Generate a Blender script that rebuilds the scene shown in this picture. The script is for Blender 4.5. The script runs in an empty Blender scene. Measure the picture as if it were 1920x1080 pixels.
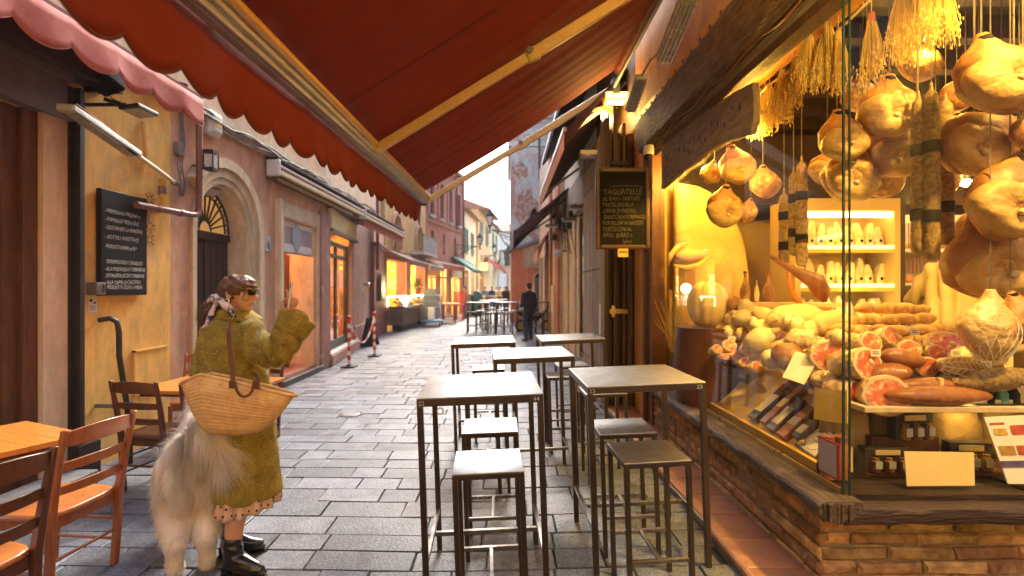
import bpy, math, random
import numpy as np
from math import pi, sin, cos, radians as R, sqrt
from mathutils import Vector as V, Matrix, noise as mn
D = bpy.data
SC = bpy.context.scene
COL = SC.collection
rnd = random.Random(11)
H, F = 1.62, 950.0

# ---------------------------------------------------------------- camera, sky, sun, exposure
cam = D.objects.new('camera', D.cameras.new('camera'))
COL.objects.link(cam)
cam.location = (0, 0, H)
cam.rotation_euler = (R(90), 0, 0)
cam.data.sensor_width = 36
cam.data.lens = F / 1920 * 36
cam.data.shift_x = 10 / 1920
cam.data.clip_start = .05
cam.data.clip_end = 600
cam.data.dof.use_dof = True
cam.data.dof.focus_distance = 3.1
cam.data.dof.aperture_fstop = 1.6
SC.camera = cam
SC.view_settings.view_transform = 'Standard'
SC.view_settings.look = 'None'
SC.view_settings.gamma = 1
SC.view_settings.use_curve_mapping = False
SC.view_settings.exposure = 2.4
w = D.worlds.new('World')
SC.world = w
w.use_nodes = True
nt = w.node_tree
sky = nt.nodes.new('ShaderNodeTexSky')
sky.sky_type = 'NISHITA'
sky.sun_disc = False
SUN_EL, SUN_AZ = R(40), R(5)      # azimuth from +Y towards +X
sky.sun_elevation = SUN_EL
sky.sun_rotation = SUN_AZ
sky.dust_density = 2.2
sky.air_density = 1.0
sky.ozone_density = .6
nt.links.new(sky.outputs[0], nt.nodes['Background'].inputs[0])
nt.nodes['Background'].inputs[1].default_value = .15
sun = D.objects.new('sun', D.lights.new('sun', 'SUN'))
COL.objects.link(sun)
sun.data.energy = 1.2
sun.data.angle = R(14)
sun.data.color = (1, .95, .88)
sd = V((sin(SUN_AZ) * cos(SUN_EL), cos(SUN_AZ) * cos(SUN_EL), sin(SUN_EL)))
sun.rotation_euler = sd.to_track_quat('Z', 'Y').to_euler()
SC.cycles.max_bounces = 8
SC.cycles.diffuse_bounces = 4
SC.cycles.transparent_max_bounces = 12
SC.cycles.caustics_reflective = False
SC.cycles.caustics_refractive = False
SC.cycles.sample_clamp_indirect = 6
SC.cycles.use_denoising = True

# ---------------------------------------------------------------- helpers
def P(u, v, Y):                     # a pixel of the photograph at a real distance -> a point in the street
    return V(((u - 950) / F * Y, Y, H + (540 - v) / F * Y))
def gz(x):                          # cross fall of the paving
    return .04 * max(0, x + .45)

class MB:
    def __init__(s, T=None):
        s.v = []; s.f = []; s.T = T
    def add(s, vs, fs):
        o = len(s.v)
        if s.T is not None:
            vs = [s.T @ V(v) for v in vs]
            if s.T.determinant() < 0: fs = [tuple(reversed(f)) for f in fs]
        s.v += [tuple(v) for v in vs]
        s.f += [tuple(i + o for i in f) for f in fs]
        return s
    def box(s, x0, x1, y0, y1, z0, z1, M=None):
        vs = [V((x, y, z)) for x in (x0, x1) for y in (y0, y1) for z in (z0, z1)]
        if M is not None: vs = [M @ v for v in vs]
        return s.add(vs, [(0, 1, 3, 2), (4, 6, 7, 5), (0, 4, 5, 1), (2, 3, 7, 6), (0, 2, 6, 4), (1, 5, 7, 3)])
    def chbox(s, x0, x1, y0, y1, z0, z1, c, ax='z', jit=0, rn=rnd):   # block whose face on the + side of ax is chamfered
        def q(): return rn.uniform(-jit, jit)
        if ax == 'z':
            lo = [(x0, y0, z0), (x1, y0, z0), (x1, y1, z0), (x0, y1, z0)]
            md = [(x0+q(), y0+q(), z1-c), (x1+q(), y0+q(), z1-c), (x1+q(), y1+q(), z1-c), (x0+q(), y1+q(), z1-c)]
            hi = [(x0+c+q(), y0+c+q(), z1+q()*.3), (x1-c+q(), y0+c+q(), z1+q()*.3), (x1-c+q(), y1-c+q(), z1+q()*.3), (x0+c+q(), y1-c+q(), z1+q()*.3)]
        else:
            lo = [(x0, y0, z0), (x1, y0, z0), (x1, y0, z1), (x0, y0, z1)]
            md = [(x0+q(), y1-c, z0+q()), (x1+q(), y1-c, z0+q()), (x1+q(), y1-c, z1+q()), (x0+q(), y1-c, z1+q())]
            hi = [(x0+c+q(), y1+q(), z0+c+q()), (x1-c+q(), y1+q(), z0+c+q()), (x1-c+q(), y1+q(), z1-c+q()), (x0+c+q(), y1+q(), z1-c+q())]
        f = []
        for a, b in ((0, 4), (4, 8)):
            for i in range(4):
                j = (i + 1) % 4
                f.append((a+i, a+j, b+j, b+i))
        f += [(8, 9, 10, 11), (3, 2, 1, 0)]
        if ax != 'z': f = [tuple(reversed(t)) for t in f]
        return s.add(lo + md + hi, f)
    def bar(s, a, b, w, h, up=(0, 0, 1)):
        a, b = V(a), V(b); d = (b - a); L = d.length; d.normalize()
        up = V(up)
        if abs(d.dot(up)) > .99: up = V((0, 1, 0))
        x = d.cross(up).normalized(); z = x.cross(d)
        vs = [p + x * i * w / 2 + z * j * h / 2 for p in (a, b) for i, j in ((-1, -1), (1, -1), (1, 1), (-1, 1))]
        return s.add(vs, [(0, 1, 2, 3), (7, 6, 5, 4), (0, 4, 5, 1), (1, 5, 6, 2), (2, 6, 7, 3), (3, 7, 4, 0)])
    def tube(s, pts, r, n=8, caps=True, flat=1.0):
        pts = [V(p) for p in pts]; m = len(pts)
        rs = r if isinstance(r, (list, tuple)) else [r] * m
        rings = []
        d0 = (pts[1] - pts[0]).normalized()
        up = V((0, 0, 1)) if abs(d0.z) < .9 else V((1, 0, 0))
        x = d0.cross(up).normalized()
        for i, p in enumerate(pts):
            d = (pts[min(i + 1, m - 1)] - pts[max(i - 1, 0)]).normalized()
            x = (x - d * x.dot(d)).normalized()
            y = d.cross(x)
            rings.append([p + (x * cos(2*pi*k/n) + y * sin(2*pi*k/n) * flat) * rs[i] for k in range(n)])
        return s.loft(rings, caps)
    def loft(s, rings, caps=True, closed=True):
        n = len(rings[0]); vs = [p for r_ in rings for p in r_]; f = []
        for i in range(len(rings) - 1):
            for k in range(n if closed else n - 1):
                j = (k + 1) % n
                f.append((i*n+k, i*n+j, (i+1)*n+j, (i+1)*n+k))
        if caps:
            f.append(tuple(reversed(range(n)))); f.append(tuple(range((len(rings)-1)*n, len(rings)*n)))
        return s.add(vs, f)
    def lathe(s, prof, c=(0, 0, 0), n=16, M=None, caps=True):
        c = V(c)
        rings = [[V((r*cos(2*pi*k/n), r*sin(2*pi*k/n), z)) for k in range(n)] for r, z in prof]
        rings = [[c + (M @ p if M is not None else p) for p in r_] for r_ in rings]
        return s.loft(rings, caps)
    def ell(s, c, r, n=14, m=9, M=None):
        c = V(c); r = (r, r, r) if isinstance(r, (int, float)) else r
        vs = []; f = []
        for i in range(m + 1):
            t = pi * (i if 0 < i < m else (0.02 if i == 0 else m - .02)) / m
            for k in range(n):
                a = 2*pi*k/n
                p = V((r[0]*sin(t)*cos(a), r[1]*sin(t)*sin(a), -r[2]*cos(t)))
                vs.append(c + (M @ p if M is not None else p))
        for i in range(m):
            for k in range(n):
                j = (k+1) % n
                f.append((i*n+k, i*n+j, (i+1)*n+j, (i+1)*n+k))
        f.append(tuple(reversed(range(n)))); f.append(tuple(range(m*n, (m+1)*n)))
        return s.add(vs, f)
    def prism(s, poly, off):        # polygon (3d points) extruded by a vector
        n = len(poly); off = V(off); p = [V(q) for q in poly]
        f = [tuple(reversed(range(n))), tuple(range(n, 2*n))] + [(i, (i+1) % n, n+(i+1) % n, n+i) for i in range(n)]
        return s.add(p + [q + off for q in p], f)
    def sheet(s, fn, nu, nv, th=0):  # parametric sheet, thickness along z of fn normal if th
        vs = [V(fn(i/nu, j/nv)) for i in range(nu+1) for j in range(nv+1)]
        f = [(i*(nv+1)+j, (i+1)*(nv+1)+j, (i+1)*(nv+1)+j+1, i*(nv+1)+j+1) for i in range(nu) for j in range(nv)]
        return s.add(vs, f)
    def mesh(s, name):
        me = D.meshes.new(name); me.from_pydata(s.v, [], s.f); me.update()
        return me
    def build(s, name, m, parent=None, smooth=False, bevel=0, solid=0, seg=2):
        me = s.mesh(name)
        me.materials.append(m)
        if smooth:
            me.polygons.foreach_set('use_smooth', [True]*len(me.polygons))
            if smooth != 'all': me.set_sharp_from_angle(angle=R(50))
        o = link(name, me, parent)
        if solid:
            md = o.modifiers.new('solid', 'SOLIDIFY'); md.thickness = solid; md.offset = 0
        if bevel:
            md = o.modifiers.new('bevel', 'BEVEL'); md.width = bevel; md.segments = seg; md.limit_method = 'ANGLE'
        return o
WORLD = set()
def link(name, data, parent=None):
    o = D.objects.new(name, data); COL.objects.link(o)
    if parent is not None:
        o.parent = parent
        if parent.name in WORLD: o.matrix_parent_inverse = parent.matrix_basis.inverted()
    return o
def tag(o, label, cat, group=None):
    o['label'] = label; o['category'] = cat
    if group: o['group'] = group
    return o
def thing(name, label, cat, loc=(0, 0, 0), group=None, rz=0, world=True):
    o = D.objects.new(name, None); COL.objects.link(o)
    o.empty_display_size = .1
    o.location = loc; o.rotation_euler = (0, 0, rz)
    tag(o, label, cat, group)
    if world: WORLD.add(o.name)
    return o
def struct(o):
    o['kind'] = 'structure'; return o
def stuff(o):
    o['kind'] = 'stuff'; return o
def dup(root, loc, rz=0, label=None, group=None, rot=None):
    r = root.copy(); COL.objects.link(r); r.location = loc
    r.rotation_euler = rot if rot else (0, 0, rz)
    if label: r['label'] = label
    if group: r['group'] = group
    for ch in list(root.children):
        c = ch.copy(); COL.objects.link(c); c.parent = r
        for g in ch.children:
            d = g.copy(); COL.objects.link(d); d.parent = c
    return r
def text(body, pos, size, xd, yd, m, parent, name='writing', ext=.0006, align='LEFT', shear=0, sx=1):
    cu = D.curves.new(name, 'FONT'); cu.body = body; cu.size = size; cu.extrude = ext
    cu.align_x = align; cu.shear = shear; cu.materials.append(m); cu.resolution_u = 2
    o = link(name, cu, parent)
    xd, yd = V(xd).normalized(), V(yd).normalized(); zd = xd.cross(yd)
    Mx = Matrix((xd * sx, yd, zd)).transposed().to_4x4(); Mx.translation = V(pos)
    dg = bpy.context.evaluated_depsgraph_get()
    me = D.meshes.new_from_object(o.evaluated_get(dg), depsgraph=dg); me.name = name
    if name == 'chalk_writing':
        for v in me.vertices:
            q = v.co * (7 / size) * .12 + V(pos) * 31
            v.co.x += mn.noise(q) * size * .13; v.co.y += mn.noise(q + V((9, 3, 5))) * size * .16
    D.objects.remove(o); D.curves.remove(cu)
    o = link(name, me, parent); o.matrix_basis = Mx
    return o

LAMPS = .58
# ---- materials
def mat(name, c1, c2=None, sc=3, rough=.6, bump=0, bsc=30, st=(1, 1, 1), metal=0, co='Object', rv=0, det=5,
        c3=None, sc3=.7, th3=.56, spec=.5, coat=0, em=0, bd=.01, rr=.12, trans=0, transc=None, rhv=0, cr=.05, grime=False):
    m = D.materials.new(name); m.use_nodes = True
    t = m.node_tree; N = t.nodes; L = t.links; b = N['Principled BSDF']
    def new(ty, **k):
        n = N.new(ty)
        for a, x in k.items(): setattr(n, a, x)
        return n
    if co == 'World': cs = new('ShaderNodeNewGeometry').outputs['Position']
    else: cs = new('ShaderNodeTexCoord').outputs[co]
    mp = new('ShaderNodeMapping'); mp.inputs['Scale'].default_value = st; L.new(cs, mp.inputs[0])
    n1 = new('ShaderNodeTexNoise'); n1.inputs['Scale'].default_value = sc; n1.inputs['Detail'].default_value = det
    n1.inputs['Roughness'].default_value = .62
    L.new(mp.outputs[0], n1.inputs[0])
    rp = new('ShaderNodeValToRGB'); e = rp.color_ramp.elements
    e[0].position = .33; e[1].position = .67
    e[0].color = (*c1, 1); e[1].color = (*(c2 or c1), 1)
    L.new(n1.outputs[0], rp.inputs[0]); out = rp.outputs[0]
    if c3:
        n3 = new('ShaderNodeTexNoise'); n3.inputs['Scale'].default_value = sc3; n3.inputs['Detail'].default_value = 7
        n3.inputs['Roughness'].default_value = .7
        L.new(cs, n3.inputs[0])
        r3 = new('ShaderNodeValToRGB'); r3.color_ramp.elements[0].position = th3; r3.color_ramp.elements[1].position = th3 + .09
        L.new(n3.outputs[0], r3.inputs[0])
        mx = new('ShaderNodeMix', data_type='RGBA'); L.new(r3.outputs[0], mx.inputs[0]); L.new(out, mx.inputs[6])
        mx.inputs[7].default_value = (*c3, 1); out = mx.outputs[2]
    if rv or rhv:
        oi = new('ShaderNodeObjectInfo'); ge = new('ShaderNodeNewGeometry')
        ad = new('ShaderNodeMath', operation='ADD'); L.new(oi.outputs['Random'], ad.inputs[0]); L.new(ge.outputs['Random Per Island'], ad.inputs[1])
        fr = new('ShaderNodeMath', operation='FRACT'); L.new(ad.outputs[0], fr.inputs[0])
        mr = new('ShaderNodeMapRange'); mr.inputs[3].default_value = 1 - rv; mr.inputs[4].default_value = 1 + rv; L.new(fr.outputs[0], mr.inputs[0])
        hs = new('ShaderNodeHueSaturation'); L.new(mr.outputs[0], hs.inputs['Value']); L.new(out, hs.inputs['Color'])
        if rhv:
            m2 = new('ShaderNodeMath', operation='MULTIPLY'); m2.inputs[1].default_value = 7.13; L.new(fr.outputs[0], m2.inputs[0])
            f2 = new('ShaderNodeMath', operation='FRACT'); L.new(m2.outputs[0], f2.inputs[0])
            m3 = new('ShaderNodeMapRange'); m3.inputs[3].default_value = .5 - rhv; m3.inputs[4].default_value = .5 + rhv; L.new(f2.outputs[0], m3.inputs[0]); L.new(m3.outputs[0], hs.inputs['Hue'])
        out = hs.outputs[0]
    if co == 'World' or grime:
        gn = new('ShaderNodeTexNoise'); gn.inputs['Scale'].default_value = 5; gn.inputs['Detail'].default_value = 9; gn.inputs['Roughness'].default_value = .75
        gm = new('ShaderNodeMapping'); gm.inputs['Scale'].default_value = (1, 1, .35) if co == 'World' else (6, 6, 6); L.new(cs, gm.inputs[0]); L.new(gm.outputs[0], gn.inputs[0])
        gr_ = new('ShaderNodeMapRange'); gr_.inputs[1].default_value = .34; gr_.inputs[2].default_value = .62; gr_.inputs[3].default_value = .72; gr_.inputs[4].default_value = 1.1; L.new(gn.outputs[0], gr_.inputs[0])
        gx = new('ShaderNodeMix', data_type='RGBA', blend_type='MULTIPLY'); gx.inputs[0].default_value = 1; L.new(out, gx.inputs[6]); L.new(gr_.outputs[0], gx.inputs[7]); out = gx.outputs[2]
    L.new(out, b.inputs['Base Color'])
    rm = new('ShaderNodeMapRange'); rm.inputs[3].default_value = max(.02, rough - rr); rm.inputs[4].default_value = min(1, rough + rr)
    L.new(n1.outputs[0], rm.inputs[0]); L.new(rm.outputs[0], b.inputs['Roughness'])
    b.inputs['Metallic'].default_value = metal
    b.inputs['Specular IOR Level'].default_value = spec
    b.inputs['Coat Weight'].default_value = coat
    b.inputs['Coat Roughness'].default_value = cr
    if em:
        L.new(out, b.inputs['Emission Color']); b.inputs['Emission Strength'].default_value = em
    if bump:
        nb = new('ShaderNodeTexNoise'); nb.inputs['Scale'].default_value = bsc; nb.inputs['Detail'].default_value = 6
        L.new(mp.outputs[0], nb.inputs[0])
        bp = new('ShaderNodeBump'); bp.inputs['Strength'].default_value = bump; bp.inputs['Distance'].default_value = bd
        L.new(nb.outputs[0], bp.inputs['Height']); L.new(bp.outputs[0], b.inputs['Normal'])
    if trans:
        tr = new('ShaderNodeBsdfTranslucent'); 
        if transc: tr.inputs[0].default_value = (*transc, 1)
        else: L.new(out, tr.inputs[0])
        ms = new('ShaderNodeMixShader'); ms.inputs[0].default_value = trans
        L.new(b.outputs[0], ms.inputs[1]); L.new(tr.outputs[0], ms.inputs[2])
        L.new(ms.outputs[0], N['Material Output'].inputs[0])
    return m
def glassmat(name, tint=(1, 1, 1), ior=1.5, rough=0, add=.02):
    m = D.materials.new(name); m.use_nodes = True; t = m.node_tree; N = t.nodes; L = t.links
    N.remove(N['Principled BSDF'])
    a = N.new('ShaderNodeBsdfTransparent'); a.inputs[0].default_value = (*tint, 1)
    g = N.new('ShaderNodeBsdfGlossy'); g.inputs['Roughness'].default_value = rough
    fz = N.new('ShaderNodeLayerWeight'); fz.inputs[0].default_value = .5
    pw = N.new('ShaderNodeMath'); pw.operation = 'POWER'; pw.inputs[1].default_value = 4.2; L.new(fz.outputs['Facing'], pw.inputs[0])
    ad = N.new('ShaderNodeMath'); ad.operation = 'MULTIPLY_ADD'; ad.inputs[1].default_value = .62; ad.inputs[2].default_value = .02 + add; L.new(pw.outputs[0], ad.inputs[0])
    x = N.new('ShaderNodeMixShader'); L.new(ad.outputs[0], x.inputs[0]); L.new(a.outputs[0], x.inputs[1]); L.new(g.outputs[0], x.inputs[2])
    L.new(x.outputs[0], N['Material Output'].inputs[0])
    return m
def emis(name, c, s):
    m = D.materials.new(name); m.use_nodes = True; b = m.node_tree.nodes['Principled BSDF']
    b.inputs['Base Color'].default_value = (*c, 1); b.inputs['Emission Color'].default_value = (*c, 1); b.inputs['Emission Strength'].default_value = s
    return m
def lamp(name, loc, e, col=(1, .7, .3), size=.05, parent=None, ty='POINT', rot=None, sy=None):
    l = D.lights.new(name, ty); l.energy = e; l.color = col
    if ty == 'AREA':
        l.size = size
        if sy: l.shape = 'RECTANGLE'; l.size_y = sy
    else: l.shadow_soft_size = size
    if ty == 'SPOT': l.spot_size = R(100); l.spot_blend = .6
    l.energy = e*LAMPS; o = link(name, l, parent); o.location = loc
    if rot: o.rotation_euler = rot
    return o
WOOD = dict(st=(1, 12, 12))
Mt = {}
def defm(k, *a, **b): Mt[k] = mat(k, *a, **b)
defm('granite', (.26, .275, .31), (.095, .10, .12), sc=70, rough=.5, bump=.6, bsc=45, co='World', rv=.30, rhv=.015, c3=(.12, .11, .12), sc3=2.2, th3=.54, bd=.006, rr=.15, spec=.3)
defm('joint', (.025, .023, .022), (.045, .04, .036), sc=20, rough=.9, bump=.4, bsc=50, co='World')
defm('roadfar', (.28, .275, .28), (.2, .2, .21), sc=6, rough=.5, bump=.4, bsc=12, co='World')
defm('yellow', (.93, .57, .14), (.85, .48, .11), sc=1.6, rough=.75, bump=.35, bsc=7, co='World', c3=(.74, .46, .18), sc3=1.4, th3=.57)
defm('pink', (.72, .40, .25), (.60, .32, .20), sc=1.8, rough=.8, bump=.45, bsc=9, co='World', c3=(.60, .42, .27), sc3=1.1, th3=.53)
defm('pinkupper', (.62, .38, .22), (.58, .43, .29), sc=1.2, rough=.8, bump=.4, bsc=8, co='World', c3=(.50, .40, .30), sc3=.8, th3=.55)
defm('cream', (.72, .57, .36), (.58, .44, .27), sc=2, rough=.7, bump=.25, bsc=10, co='World', c3=(.48, .36, .22), sc3=1.2, th3=.6)
defm('creampilaster', (.74, .55, .38), (.66, .46, .31), sc=2.4, rough=.7, bump=.25, bsc=14, co='World')
defm('peeling', (.40, .19, .14), (.30, .14, .105), sc=2.2, rough=.75, bump=.6, bsc=10, co='World', c3=(.52, .42, .34), sc3=2.2, th3=.58)
defm('maroon', (.27, .075, .065), (.22, .055, .05), sc=2, rough=.6, bump=.2, bsc=12, co='World', c3=(.33, .14, .12), sc3=2, th3=.6)
defm('redhouse', (.50, .19, .11), (.42, .15, .09), sc=.8, rough=.85, bump=.2, bsc=4, co='World', c3=(.56, .26, .17), sc3=.4, th3=.52)
defm('yellowhouse', (.85, .66, .36), (.78, .56, .27), sc=.6, rough=.85, bump=.2, bsc=4, co='World', c3=(.86, .72, .48), sc3=.3, th3=.5)
defm('ochrehouse', (.74, .48, .20), (.66, .40, .16), sc=.7, rough=.85, bump=.2, bsc=4, co='World')
defm('palehouse', (.78, .72, .64), (.70, .63, .55), sc=.6, rough=.85, bump=.2, bsc=4, co='World')
defm('oldplaster', (.64, .59, .52), (.50, .46, .41), sc=.9, rough=.9, bump=.5, bsc=5, co='World', c3=(.52, .26, .20), sc3=.30, th3=.47)
defm('orangewall', (.58, .19, .09), (.50, .16, .08), sc=1.2, rough=.8, bump=.2, bsc=6, co='World', c3=(.5, .22, .13), sc3=.9, th3=.55)
defm('shoporange', (.75, .36, .07), (.66, .29, .05), sc=1.8, rough=.7, bump=.3, bsc=9, co='World', c3=(.6, .22, .06), sc3=1.2, th3=.58)
defm('orangeint', (.62, .20, .04), (.52, .15, .03), sc=1.5, rough=.7, bump=.3, bsc=6, co='World')
defm('brick', (.62, .38, .16), (.26, .13, .055), sc=13, rough=.8, bump=1.0, bsc=30, co='World', rv=.35, rhv=.012, bd=.008, c3=(.55, .42, .26), sc3=7, th3=.6)
defm('mortar', (.36, .28, .19), (.24, .18, .12), sc=14, rough=.95, bump=.7, bsc=40, co='World')
defm('terracotta', (.44, .22, .14), (.36, .17, .11), sc=4, rough=.42, bump=.15, bsc=30, co='World', rv=.12)
defm('kerbstone', (.22, .21, .20), (.15, .14, .14), sc=25, rough=.7, bump=.4, bsc=30, co='World')
defm('oldwood', (.13, .085, .058), (.045, .030, .02), sc=5, rough=.6, bump=.9, bsc=9, st=(9, 1.0, 9), co='World', bd=.012, c3=(.26, .19, .13), sc3=3, th3=.58)
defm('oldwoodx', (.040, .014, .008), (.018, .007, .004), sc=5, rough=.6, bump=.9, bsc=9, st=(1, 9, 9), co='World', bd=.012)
defm('greywood', (.27, .20, .14), (.16, .115, .08), sc=6, rough=.75, bump=.8, bsc=8, st=(9, 1.2, 6), co='World', bd=.01, c3=(.3, .2, .09), sc3=6, th3=.63)
defm('beamwood', (.20, .11, .045), (.065, .034, .016), sc=6, rough=.6, bump=1.0, bsc=8, st=(9, 1.0, 9), co='World', bd=.03)
defm('shutterwood', (.14, .07, .03), (.075, .035, .017), sc=5, rough=.55, bump=.4, bsc=8, st=(10, 10, .8), co='World', rv=.4)
defm('shuttergrey', (.30, .24, .19), (.18, .14, .11), sc=5, rough=.7, bump=.5, bsc=8, st=(10, 10, .8), co='World', rv=.3)
defm('doorwood', (.055, .025, .02), (.03, .014, .012), sc=5, rough=.5, bump=.4, bsc=8, st=(10, 10, .7), co='World')
defm('brownframe', (.16, .055, .02), (.10, .034, .014), sc=5, rough=.45, bump=.2, bsc=10, st=(8, 8, .8), co='World')
defm('blackiron', (.020, .014, .011), (.032, .023, .017), sc=9, rough=.5, bump=.15, bsc=40)
defm('purplemetal', (.17, .13, .13), (.12, .09, .09), sc=2, rough=.5, bump=.1, bsc=8, co='World', c3=(.10, .05, .04), sc3=3, th3=.62)
defm('tablewood', (.75, .30, .05), (.62, .20, .03), sc=4, rough=.28, bump=.08, bsc=8, st=(1, 9, 9), coat=.4)
defm('chairorange', (.40, .12, .028), (.30, .08, .018), sc=5, rough=.33, bump=.08, bsc=10, st=(6, 6, 1), coat=.3)
defm('chairseat', (.56, .19, .045), (.45, .14, .03), sc=4, rough=.3, bump=.06, bsc=10, st=(8, 1, 8), coat=.4)
defm('chairbrown', (.13, .045, .02), (.09, .028, .014), sc=5, rough=.35, bump=.08, bsc=10, st=(6, 6, 1), coat=.3)
defm('steel', (.095, .065, .05), (.065, .045, .035), sc=3, rough=.34, bump=.05, bsc=60, metal=.55, rr=.08)
defm('steeltop', (.50, .50, .50), (.36, .36, .365), sc=9, rough=.36, bump=.05, bsc=30, metal=.9, rr=.16, rv=.1, spec=1, coat=1, cr=.24)
defm('steelbar', (.30, .27, .23), (.16, .14, .12), sc=14, rough=.3, bump=.08, bsc=50, metal=.8)
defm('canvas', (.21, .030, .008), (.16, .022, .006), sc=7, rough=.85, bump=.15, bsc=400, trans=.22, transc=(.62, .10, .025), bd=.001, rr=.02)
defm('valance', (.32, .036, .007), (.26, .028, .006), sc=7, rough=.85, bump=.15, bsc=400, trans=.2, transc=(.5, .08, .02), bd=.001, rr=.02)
defm('hem', (.16, .03, .012), rough=.8)
defm('pinkcanvas', (.72, .25, .19), (.64, .20, .16), sc=20, rough=.8, bump=.12, bsc=300, trans=.25, bd=.001)
defm('maroonfabric', (.095, .03, .03), (.075, .024, .025), sc=20, rough=.8, trans=.12)
defm('browncanvas', (.42, .28, .22), (.36, .23, .18), sc=12, rough=.85, trans=.25)
defm('greencanvas', (.11, .30, .24), (.09, .25, .20), sc=12, rough=.8, trans=.2)
defm('whitecanvas', (.75, .72, .68), rough=.7, trans=.2)
defm('cassettered', (.22, .05, .04), (.17, .035, .03), sc=4, rough=.35)
defm('armyellow', (.72, .52, .22), (.62, .42, .15), sc=12, rough=.4, bump=.05, c3=(.3, .2, .12), sc3=45, th3=.66)
defm('barwhite', (.66, .62, .55), (.5, .46, .40), sc=6, rough=.4, c3=(.3, .2, .12), sc3=30, th3=.66)
defm('baryellow', (.75, .42, .05), (.65, .34, .04), sc=6, rough=.35)
defm('slate', (.008, .008, .009), (.015, .015, .017), sc=4, rough=.5, spec=.3, co='Object', rr=.1)
defm('slateb', (.006, .005, .005), (.011, .009, .008), sc=4, rough=.8, spec=.2)
defm('chalk', (.75, .74, .70), (.45, .44, .42), sc=160, rough=.9, co='World')
defm('chalkdim', (.24, .21, .17), (.10, .09, .07), sc=120, rough=.9, co='World')
defm('boardframe', (.11, .05, .018), (.07, .03, .012), sc=6, rough=.4, bump=.1)
defm('whiteplastic', (.66, .64, .60), (.56, .53, .49), sc=4, rough=.4)
defm('greyplastic', (.22, .21, .21), (.16, .155, .155), sc=4, rough=.5)
defm('copper', (.24, .085, .045), (.18, .06, .035), sc=6, rough=.45, bump=.1, bsc=30)
defm('yellowpipe', (.75, .46, .06), (.66, .38, .05), sc=6, rough=.4)
defm('creampipe', (.70, .52, .27), (.60, .43, .22), sc=6, rough=.5)
defm('chrome', (.6, .6, .6), rough=.2, metal=1)
defm('brass', (.75, .55, .22), rough=.28, metal=.9)
defm('reflector', (.50, .48, .44), (.35, .33, .30), sc=9, rough=.35, metal=.6)
defm('cable', (.03, .028, .026), rough=.6)
defm('cablegrey', (.25, .22, .19), (.12, .1, .09), sc=9, rough=.7)
defm('paper', (.80, .77, .70), (.74, .70, .62), sc=5, rough=.7)
defm('cardyellow', (.80, .58, .10), (.76, .52, .08), sc=4, rough=.6)
defm('cardcream', (.80, .62, .28), (.76, .57, .24), sc=4, rough=.6)
defm('red', (.62, .03, .02), (.5, .025, .02), sc=5, rough=.4)
defm('white', (.78, .76, .72), (.7, .68, .64), sc=5, rough=.45)
defm('blue', (.10, .24, .45), (.08, .19, .38), sc=5, rough=.45)
defm('stone', (.60, .57, .53), (.48, .45, .42), sc=6, rough=.8, bump=.3, bsc=20, co='World')
defm('rooftile', (.40, .19, .11), (.28, .13, .08), sc=5, rough=.85, bump=.3)
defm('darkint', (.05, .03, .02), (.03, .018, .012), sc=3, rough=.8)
defm('stonebase', (.30, .27, .25), (.2, .18, .17), sc=9, rough=.75, bump=.3, bsc=20, co='World')
defm('planter', (.25, .14, .08), (.18, .10, .06), sc=8, rough=.7, bump=.3, bsc=12, st=(1, 1, 6))
GL = glassmat('shopglass', (.985, .985, .96), 1.45, 0, -.004)
GLD = glassmat('darkglass', (.55, .5, .45), 1.5, 0, .05)
GEDGE = mat('glassedge', (.02, .05, .035), rough=.15)
PANE = mat('windowpane', (.05, .055, .06), (.08, .08, .085), sc=2, rough=.08)
# ================================================================ THE SETTING
def FT(ox, oy, ang, side=1):        # facade frame: x along, y outward, z up
    s = V((cos(ang), sin(ang), 0)); n = V((sin(ang), -cos(ang), 0)) * side
    M = Matrix((s, n, V((0, 0, 1)))).transposed().to_4x4(); M.translation = V((ox, oy, 0))
    return M
def wallgrid(mb, s0, s1, z0, z1, th, ops, n0=0):
    cuts = sorted({s0, s1, *[a for o in ops for a in o[:2]]})
    cuts = [c for c in cuts if s0 <= c <= s1]
    for a, b in zip(cuts, cuts[1:]):
        zz = z0
        for o in sorted([o for o in ops if o[0] <= a + 1e-6 and o[1] >= b - 1e-6], key=lambda o: o[2]):
            if o[2] > zz: mb.box(a, b, n0 - th, n0, zz, o[2])
            zz = max(zz, o[3])
        if zz < z1: mb.box(a, b, n0 - th, n0, zz, z1)
    return mb
def window(house, T, s0, s1, z0, z1, dep=.15, shut=None, sill=True, arch=False, fm=None, lit=None):
    w_ = MB(T).box(s0, s1, -dep - .03, -dep, z0, z1).build('window', lit or PANE, house)
    f = MB(T)
    t = .05
    f.box(s0, s0+t, -dep+.002, -dep+.05, z0, z1).box(s1-t, s1, -dep+.002, -dep+.05, z0, z1)
    f.box(s0+t, s1-t, -dep+.002, -dep+.05, z1-t, z1).box(s0+t, s1-t, -dep+.002, -dep+.05, z0, z0+t)
    f.box((s0+s1)/2-t/2, (s0+s1)/2+t/2, -dep+.002, -dep+.04, z0+t, z1-t)
    f.build('frame', fm or Mt['brownframe'], w_)
    if sill: MB(T).box(s0-.1, s1+.1, .002, .14, z0-.13, z0-.01).build('sill', Mt['stone'], w_)
    if shut:
        for a, b in ((s0-(s1-s0)*.5, s0-.02), (s1+.02, s1+(s1-s0)*.5)):
            sh = MB(T).box(a, b, .005, .045, z0, z1)
            k = int((z1-z0)/.09)
            for i in range(k): sh.box(a+.03, b-.03, .046, .062, z0+.03+i*(z1-z0)/k, z0+.07+i*(z1-z0)/k)
            sh.build('shutter', shut, w_)
    return w_

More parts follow.
